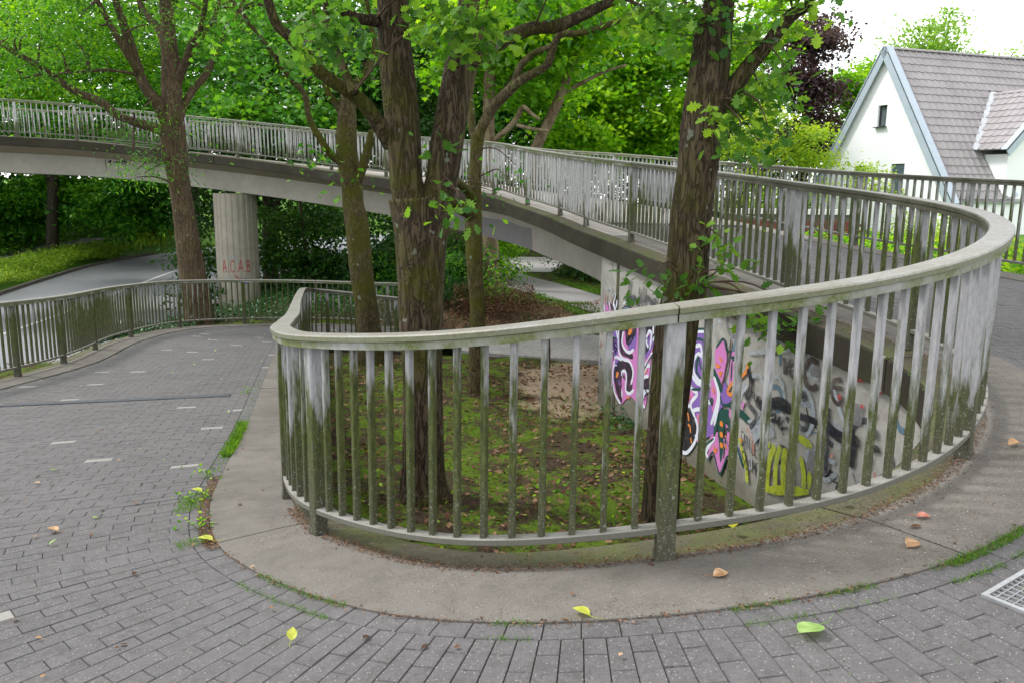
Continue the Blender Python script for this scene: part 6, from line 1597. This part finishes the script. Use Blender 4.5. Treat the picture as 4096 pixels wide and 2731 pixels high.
# wing roof geometry: a cross gable towards the viewer on the right
wp = hp(4.03, 0, 0) + 0 * UZ
A0 = np.array([17.749, 31.712, 7.208]); E0 = np.array([16.211, 29.68, 5.067])     # ridge start and lower end of the valley
wg = -hg                                                                           # direction of the wing ridge
ln = [3.2]
A1 = A0 + wg * 5.2; E1 = E0 + wg * 1.15; E1b = E0 + wg * 5.2
hw = (A0 - E0) @ hd_
wing_sl = A0 - (E0 + wg * ((A0 - E0) @ wg)); WSL = np.linalg.norm(wing_sl); wsv = wing_sl / WSL
n_w = np.cross(wg, wsv); n_w = n_w if n_w[2] > 0 else -n_w
# main roof tiles
rows, cw = 19, .30; rl = SL / rows
n3 = n_r; V, F = tile_mesh(hd_, sv, cw + .01, rl + .03); TM = mesh('tile', V, F, 'roof_tile')
spots = []
for r in range(rows):
    for k in range(int(LR / cw) - 1):
        a = -.05 + cw * (k + .5); u = r * rl
        p = hp(a, 0, ZE) + sv * u + n_r * .005
        d = (p - A0) @ hd_; 
        # skip where the wing covers the roof
        bz = p[2]
        if bz > E0[2] and a > 4.03 - (A0[2] - bz) / (A0[2] - E0[2]) * (4.03 - 1.925) + .1 and bz < A0[2]: continue
        if bz <= E0[2] and a > 2.75 + (E0[2] - bz) * .45 * 0 : continue
        spots.append((a + (19 - r) * .02, tuple(p)))
spots.sort()
for a, p in spots[:290]:
    o = bpy.data.objects.new('tile', TM); o.location = tuple(np.array(p) - HO); link(o, roof)
mb = MB(); Vt = np.array([tuple(v.co) for v in TM.vertices]); Ft = [tuple(f.vertices) for f in TM.polygons]
for a, p in spots[290:]: mb.add(Vt + (np.array(p) - HO), Ft)
tag(mb.build('tiles', 'roof_tile', roof), kind='stuff')
# ridge tiles
for k in range(36):
    c = hp(-.05 + k * .38, HW_ / 2, ZR + .03) - HO; V = []; F = []
    for e, rr in ((0, .125), (.40, .105)):
        for j in range(7):
            t = math.pi * j / 6; V.append(c + hd_ * e + hg * (rr * math.cos(t)) + UZ * (rr * math.sin(t) * .8 - .04))
    F = [(j, j + 1, j + 8, j + 7) for j in range(6)] + [tuple(range(7))]
    obj('ridge_tile', V, F, 'roof_tile', roof)
# verge boards: lower flashing and upper cap on both slopes of the gable
for sgn, b0 in ((0, 0.), (1, HW_)):
    low = hp(-.16, b0 + (-.10 if not sgn else .10), ZE - .16); top = hp(-.16, HW_ / 2, ZR + .02)
    vv = top - low; L = np.linalg.norm(vv); vv /= L; nn = np.cross(hd_, vv); nn = nn if nn[2] > 0 else -nn
    mb = MB(); mb.box((low + top) / 2 - HO - nn * .10 , (.03, L, .26), ax=[hd_, vv, nn]); mb.build('verge_board', 'verge_board', roof)
    mb = MB(); mb.box((low + top) / 2 - HO + nn * .10 + hd_ * .12, (.30, L + .05, .03), ax=[hd_, vv, nn]); mb.build('verge_cap', 'verge_board', roof)
# gutter
mb = MB(); V, F = sweep([(.07 * math.cos(t), .07 * math.sin(t)) for t in np.linspace(math.pi, 2 * math.pi, 7)] + [(.05, 0), (-.05, 0)], [(hp(a, -.09, ZE - .05) - HO, -hg, UZ) for a in np.linspace(-.05, 2.85, 3)]); obj('gutter', V, F, 'gutter_metal', house)
# wing: roof slope facing the viewer, side wall, front gable
P = [E0, E1, A1 - wg * 0, A0]
E1f = E0 + wg * 1.35; A1f = A0 + wg * (1.35 + (E0 - A0) @ wg * 1)
Af = A0 + wg * ((E1f - A0) @ wg)
wing = hobj('wing_roof', [E0 + n_w * .02, E1f + n_w * .02, Af + n_w * .02, A0 + n_w * .02], [(0, 1, 2, 3)], 'roof_tile')
n3 = n_w; wr = 9; wl = WSL / wr
V, F = tile_mesh(wg, wsv, cw + .01, wl + .03); TW = mesh('tile', V, F, 'roof_tile')
for r in range(wr):
    base0 = E0 + (A0 - E0) * (r / wr)
    Lw = (E1f - base0) @ wg
    for k in range(int(Lw / cw) + 1):
        p = base0 + wg * (Lw - cw * (k + .5)) 
        if cw * (k + .5) > Lw: continue
        o = bpy.data.objects.new('tile', TW); o.location = tuple(p + n_w * .025 - HO); link(o, wing)
for k in range(int(((Af - A0) @ wg) / .38) + 1):
    c = A0 + wg * (k * .38) - HO + UZ * .02; V = []
    for e, rr in ((0, .125), (.40, .105)):
        for j in range(7):
            t = math.pi * j / 6; V.append(c + wg * e + hd_ * (rr * math.cos(t)) + UZ * (rr * math.sin(t) * .8 - .04))
    obj('ridge_tile', V, [(j, j + 1, j + 8, j + 7) for j in range(6)] + [tuple(range(7))], 'roof_tile', wing)
# valley sheet
vv = A0 - E0; L = np.linalg.norm(vv); vv /= L; sd = np.cross(vv, (n_r + n_w)); sd /= np.linalg.norm(sd); nv = np.cross(sd, vv); nv = nv if nv[2] > 0 else -nv
mb = MB(); mb.box((A0 + E0) / 2 - HO + nv * .10, (.20, L + .1, .02), ax=[sd, vv, nv]); mb.build('valley_sheet', 'gutter_metal', wing)
# wing far slope
B0 = Af + hd_ * hw - UZ * (A0[2] - E0[2]); hobj('wing_roof_back', [Af, A0, A0 + hd_ * hw - UZ * (A0[2] - E0[2]), B0], [(0, 1, 2, 3)], 'roof_tile')
# wing walls
ws = .30
Wa = E0 + hd_ * ws - UZ * .12; Wb = E1f + hd_ * ws - wg * .25 - UZ * .12
Wa2 = Wa - wg * 1.5
hobj('wing_wall', [Wa2 * [1, 1, 0] + UZ * 1.6, Wb * [1, 1, 0] + UZ * 1.6, Wb, Wa2], [(0, 1, 2, 3)], 'render_white')
G0 = Wb; G1 = Wb + hd_ * (2 * hw - 2 * ws); GA = Wb + hd_ * (hw - ws) + UZ * ((A0[2] - E0[2]) * (1 - ws / hw))
hobj('wing_wall', [G0 * [1, 1, 0] + UZ * 1.6, G1 * [1, 1, 0] + UZ * 1.6, G1, GA, G0], [(0, 1, 2, 3, 4)], 'render_white')
lowp = E1f; topp = Af; vv = topp - lowp; L = np.linalg.norm(vv); vv /= L; nn = np.cross(wg, vv); nn = nn if nn[2] > 0 else -nn
mb = MB(); mb.box((lowp + topp) / 2 - HO + wg * .02 - nn * .08, (.03, L + .2, .22), ax=[wg, vv, nn]); mb.build('verge_board', 'verge_board', wing)
mb = MB(); mb.box((lowp + topp) / 2 - HO - wg * .06 + nn * .11, (.22, L + .2, .03), ax=[wg, vv, nn]); mb.build('verge_cap', 'verge_board', wing)
# the slanting board where the main eaves meet the wing wall
a_ = hp(2.75, .02, ZE + .05); b_ = E0 + hd_ * .25 - UZ * .25
vv = b_ - a_; L = np.linalg.norm(vv); vv /= L
mb = MB(); mb.box((a_ + b_) / 2 - HO - hg * .08 + UZ * .1, (.16, L, .03), ax=[np.cross(vv, n_r), vv, n_r]); mb.build('flashing', 'verge_board', wing)

# ------------------------------------------------------------------ low garden wall of brick with a pale coping
gw = empty('brick_wall', (5.7, 19.6, 2.2)); tag(gw, 'low red brick garden wall with pale coping seen through the railings', 'wall')
mb = MB(); mb.box((.9, .1, .42), (3.0, .20, .9)); mb.build('core', 'mortar_dark', gw)
mb = MB()
for r in range(9):
    for k in range(13):
        mb.box((-.52 + k * .24 + (r % 2) * .12, -.012, .30 + r * .068 - .15), (.225, .02, .056))
tag(mb.build('bricks', 'brick_red', gw), kind='stuff')
mb = MB(); mb.box((.9, .1, .93), (3.1, .30, .12)); mb.build('coping', 'white_plastic', gw)
# garden railing in front of the house
gr = empty('garden_rail', (9.3, 19.5, 2.3)); tag(gr, 'thin white metal rail standing in front of the house wall', 'rail')
for x in (0., .62, 1.24):
    mb = MB(); mb.box((x, 0, .35), (.035, .035, .7)); mb.build('upright', 'white_plastic', gr)
mb = MB(); mb.box((.62, 0, .70), (1.3, .03, .03)); mb.build('top_bar', 'white_plastic', gr)

# ------------------------------------------------------------------ drains
def channel(name, t, d0, d1, label, wdt=.13):
    a = rp(t, d0, .012)[0]; L3 = np.linalg.norm(st(t)[0][3:] - st(t)[0][:3]); b = rp(t, d1, .012)[0]
    u = b - a; L = np.linalg.norm(u); u /= L; q = rp(t + .02, d0)[0] - rp(t - .02, d0)[0]; q -= u * (q @ u); q /= np.linalg.norm(q); n = np.cross(u, q); n = n if n[2] > 0 else -n
    root = empty(name, tuple(a)); tag(root, label, 'drain')
    mb = MB(); mb.box(u * L / 2 - n * .004, (L, wdt, .006), ax=[u, q, n]); mb.build('trough', 'drain_void', root)
    for s in (-1, 1):
        mb = MB(); mb.box(u * L / 2 + q * s * wdt / 2 + n * .003, (L, .010, .010), ax=[u, q, n]); mb.build('frame', 'channel_steel', root)
    ns = max(2, int(L / 1.0))
    for k in range(ns):
        mb = MB(); x0, x1 = L * k / ns + .004, L * (k + 1) / ns - .004
        m = int((x1 - x0) / .018)
        for j in range(m): mb.box(u * (x0 + (j + .5) * (x1 - x0) / m) + n * .003, (.007, wdt - .02, .008), ax=[u, q, n])
        for s in (-.03, 0, .03): mb.box(u * (x0 + x1) / 2 + q * s + n * .0025, (x1 - x0, .005, .006), ax=[u, q, n])
        mb.build('grating', 'channel_steel', root)
channel('drain_channel', 6.33, .80, 3.75, 'long narrow drain channel with steel grating across the left ramp')
channel('drain_channel', 20.3, .55, 3.2, 'drain channel across the upper ramp where the paving ends')
gp = np.array([2.06, 2.78, 2.20])
grt = empty('drain_grate', (1.91, 2.68, 2.256), math.radians(32)); tag(grt, 'square steel drain grate set in the pavers at the right edge', 'drain')
def _rz(x, y):
    ts = np.linspace(12, 16, 800); q = st(ts); I, O = q[:, :3], q[:, 3:]; h = O - I; L = np.linalg.norm(h[:, :2], axis=1); h2 = h[:, :2] / L[:, None]
    dx, dy = x - I[:, 0], y - I[:, 1]; u = dx * h2[:, 0] + dy * h2[:, 1]; v = np.abs(dx * h2[:, 1] - dy * h2[:, 0]) + 9 * (u < 0); k = v.argmin(); return I[k, 2] + (O[k, 2] - I[k, 2]) * u[k] / L[k]
_n = Vector((-( _rz(1.98, 2.64) - _rz(1.78, 2.64)) / .2, -(_rz(1.88, 2.74) - _rz(1.88, 2.54)) / .2, 1)).normalized()
grt.location.z = _rz(1.88, 2.64) + .010
_ux = Vector((math.cos(math.radians(32)), math.sin(math.radians(32)), 0)); _ux = (_ux - _n * _ux.dot(_n)).normalized(); _uy = _n.cross(_ux)
grt.rotation_euler = Matrix((_ux, _uy, _n)).transposed().to_euler()
S_ = .30
for x, y, a, b in ((0, -S_/2, S_, .018), (0, S_/2, S_, .018), (-S_/2, 0, .018, S_), (S_/2, 0, .018, S_)):
    mb = MB(); mb.box((x, y, 0), (a + .018, b + .0, .018) if a > b else (a, b - .018, .018)); mb.build('frame', 'grate_steel', grt)
mb = MB()
for k in range(1, 10): mb.box((-S_/2 + k * S_/10, 0, -.001), (.003, S_ - .02, .012)); mb.box((0, -S_/2 + k * S_/10, -.0012), (S_ - .02, .003, .012))
mb.build('mesh', 'grate_steel', grt)
mb = MB(); mb.box((0, 0, -.012), (S_, S_, .004)); mb.build('void', 'drain_void', grt)

# ------------------------------------------------------------------ leaves, weeds and crumbs on the ramp
def on_ramp(x, y):
    ts = np.linspace(.6, 20.5, 1200); q = st(ts); I, O = q[:, :3], q[:, 3:]; h = O - I; L = np.linalg.norm(h[:, :2], axis=1); h2 = h[:, :2] / L[:, None]
    dx, dy = x - I[:, 0], y - I[:, 1]; u = dx * h2[:, 0] + dy * h2[:, 1]; v = np.abs(dx * h2[:, 1] - dy * h2[:, 0]); v = np.where((u > -.3) & (u < L + .3), v, 9)
    k = v.argmin(); return float(I[k, 2] + (O[k, 2] - I[k, 2]) * u[k] / L[k])
def cast(px, py, guess=1.9):
    """where the straight line of a sight given in the photograph's own pixels meets the ramp"""
    return None
def one_leaf(x, y, m, size, yaw, label, roll=.15, pitch=.1, stalk=True, kind='plain', curl=1.5):
    z = on_ramp(x, y) + .022
    T, FT = LS[kind]; n = 5; V = []; F = []
    prof = [(0, .02), (.15, .26), (.35, .40), (.6, .38), (.82, .20), (1, .01)]
    cols = (-1, -.5, 0, .5, 1)
    for t_, w_ in prof:
        for c_ in cols: V.append((c_ * w_ * size * (1 - .06 * math.sin(t_ * 20 + c_)), t_ * size, curl * .10 * size * (c_ * c_) * w_ * 2 + .12 * size * t_ * (1 - t_) * curl))
    for i in range(len(prof) - 1):
        for j in range(4): a = i * 5 + j; F.append((a, a + 1, a + 6, a + 5))
    o = obj('fallen_leaf', V, F, m, None, True, dict(tone=list(RNG.random(len(V)))), loc=(x, y, z))
    o.rotation_euler = (pitch, roll, yaw); tag(o, label, 'leaf', 'leaves fallen on the ramp')
    if stalk:
        V, F = tube([(0, .0, .0, .0016), (-.1 * size, -.3 * size, .05 * size, .0013), (.05 * size, -.75 * size, .12 * size, .001)], 5, 0); obj('stalk', V, F, m, o, True)
    return o
one_leaf(.30, 2.80, 'leaf_fallen_yellow', .075, 1.0, 'curled yellow leaf lying on the joint between kerb and pavers')
one_leaf(.98, 3.40, 'leaf_fallen_yellow', .060, 2.9, 'upright yellow green leaf on the kerb right of the thick front post', pitch=.7)
one_leaf(1.55, 3.56, 'leaf_fallen_green', .060, 1.2, 'small pale green leaf with thin stalk on the kerb below the graffiti')
one_leaf(1.76, 3.36, 'leaf_fallen_red', .055, -1.8, 'pinkish crumpled leaf on the worn kerb at right')
one_leaf(.80, 3.00, 'leaf_fallen_tan', .065, -1.3, 'pale orange leaf on the pebbly kerb in front of the thick post')
one_leaf(2.56, 4.06, 'leaf_fallen_tan', .070, -1.4, 'curled brown leaf on the kerb at the right edge', curl=3)
one_leaf(1.07, 2.60, 'leaf_fallen_green', .115, 2.2, 'large square pale green leaf on the pavers at lower right', pitch=.05, curl=.6)
one_leaf(1.60, 3.10, 'leaf_fallen_tan', .075, -1.0, 'brown leaf at the mossy kerb edge left of the drain grate')
one_leaf(-.82, 2.84, 'leaf_fallen_yellow', .050, .2, 'thin yellow leaf standing on the pavers left of centre', pitch=.8)
one_leaf(-2.55, 4.35, 'leaf_fallen_tan', .075, 1.2, 'pale orange leaf on the pavers at the left edge')
one_leaf(-1.56, 4.05, 'leaf_fallen_yellow', .085, 1.5, 'long yellow leaf beside the grass tuft at the kerb corner')
one_leaf(-2.0, 5.05, 'leaf_fallen_yellow', .080, 1.3, 'yellow leaf lying behind the weeds at the kerb')
# scattered small litter on the pavers and along the kerb
def scatter(name, n, m, size, tr, dr, kind='plain', lift=.014, side=0, h=.01, pitch=.05, cl=None):
    t = RNG.uniform(*tr, n); d = dr[0] + (dr[1] - dr[0]) * RNG.random(n)
    if cl: t = t + 0; keep = (np.sin(t * 7.3) + np.sin(t * 17.1 + 1) + np.sin(t * 3.1)) > cl; t = t[keep]; d = d[keep]
    P = rp(t, d, lift, side); P[:, 2] += RNG.random(len(P)) * h; N = len(P)
    o = bpy.data.objects.new(name, leaf_mesh(name, P, RNG.random(N) * 6.28, RNG.normal(pitch, .2 + .2 * pitch, N), RNG.normal(0, .2, N), size * RNG.uniform(.4, 1.4, N), RNG.random(N), m, kind)); link(o); tag(o, kind='stuff'); return o
scatter('leaf_litter', 260, 'leaf_dead', .035, (1.5, 16), (.1, 4.0))
scatter('leaf_litter', 60, 'leaf_fallen_tan', .035, (1.5, 12), (.3, 4.2))
scatter('leaf_litter', 34, 'leaf_fallen_green', .045, (2, 10), (.6, 4.0))
scatter('crumbs', 5200, 'leaf_dead', .011, (9.3, 16.8), (-.035, .035), lift=.008, h=.008)
scatter('crumbs', 1500, 'leaf_dead', .012, (9.3, 19.3), (-.2, .08), lift=.004)
scatter('crumbs', 900, 'leaf_dead', .014, (16, 21), (-.23, .1), lift=.004)
# moss and grass in the kerb joint and between the nearest pavers
scatter('joint_moss', 5200, 'leaf_grass', .020, (12.9, 15.2), (.455, .505), 'blade', .004, h=.004, pitch=1., cl=-.4)
scatter('joint_moss', 2200, 'leaf_grass', .014, (10.0, 13.0), (.46, .49), 'blade', .004, h=.003, pitch=1., cl=.5)
scatter('joint_moss', 2000, 'leaf_grass', .016, (12.8, 15.2), (.57, .60), 'blade', .004, h=.003, pitch=1., cl=.3)
scatter('joint_moss', 900, 'leaf_grass', .016, (9.6, 12.4), (.572, .60), 'blade', .004, h=.003, pitch=1., cl=.6)
scatter('kerb_grass', 1500, 'leaf_grass', .060, (6.95, 7.75), (.47, .53), 'blade', .0, h=.004, pitch=1.)
scatter('crumbs', 1500, 'leaf_dead', .012, (8.2, 9.8), (.465, .53), lift=.012, h=.008)
scatter('crumbs', 900, 'leaf_dead', .012, (9.9, 15.5), (.45, .50), lift=.012, h=.006)
scatter('joint_moss', 1800, 'leaf_grass', .024, (8.6, 9.9), (.50, .66), 'blade', .010, h=.004, pitch=.9, cl=.2)
scatter('joint_moss', 2600, 'leaf_grass', .018, (10.0, 15.4), (.455, .50), 'blade', .010, h=.004, pitch=.9, cl=.7)
scatter('joint_moss', 1600, 'leaf_grass', .016, (9.8, 14.9), (.565, .60), 'blade', .008, h=.004, pitch=.9, cl=.5)
scatter('joint_moss', 500, 'leaf_grass', .014, (9.9, 15.0), (.58, 1.0), 'blade', .006, h=.003, pitch=.9, cl=1.2)
scatter('edge_moss', 2600, 'moss_tuft', .026, (13, 27), (-.262, -.20), 'blade', -.030, h=.012, pitch=.7, cl=-.2)
scatter('edge_moss', 1600, 'moss_tuft', .022, (17.5, 24), (-.262, -.12), 'blade', -.022, h=.010, pitch=.7, cl=.3)
scatter('kerb_grass', 300, 'leaf_grass', .030, (5.9, 8.6), (.47, .56), 'blade', .0, h=.003, pitch=1.)
def weed(t, d, n, size, label):
    p = rp(t, d, .01)[0]; root = empty('weed', tuple(p)); tag(root, label, 'weed', 'weeds along the kerb')
    r = RNG; cen = r.normal(size=(n, 3)) * np.array([.06, .06, .02]) + np.array([0, 0, .035])
    o = bpy.data.objects.new('leaves', leaf_mesh('leaves', cen, r.random(n) * 6.28, r.normal(.25, .3, n), r.normal(0, .3, n), size * r.uniform(.6, 1.2, n), r.random(n), 'leaf_bright', 'plain')); link(o, root)
    mb = MB()
    for k in range(6): mb.add(*tube([(0, 0, -.01, .002), (*(cen[k] * .5), .002), (*cen[k], .001)], 4, 0))
    mb.build('stems', 'stem_green', root)
weed(8.75, .55, 34, .034, 'leafy green weed growing at the kerb corner left of the front railing')
weed(8.2, .56, 28, .032, 'green weed sprouting behind the first one at the kerb')
weed(9.35, .53, 26, .036, 'small grassy weed nearest the viewer at the kerb corner')
weed(6.3, .60, 16, .04, 'tiny weed beside the right end of the left drain channel')
weed(6.6, 3.95, 16, .05, 'tiny weed at the left end of the drain channel')
print('done', NL, len(bpy.data.objects), round(time.time() - T0, 1))
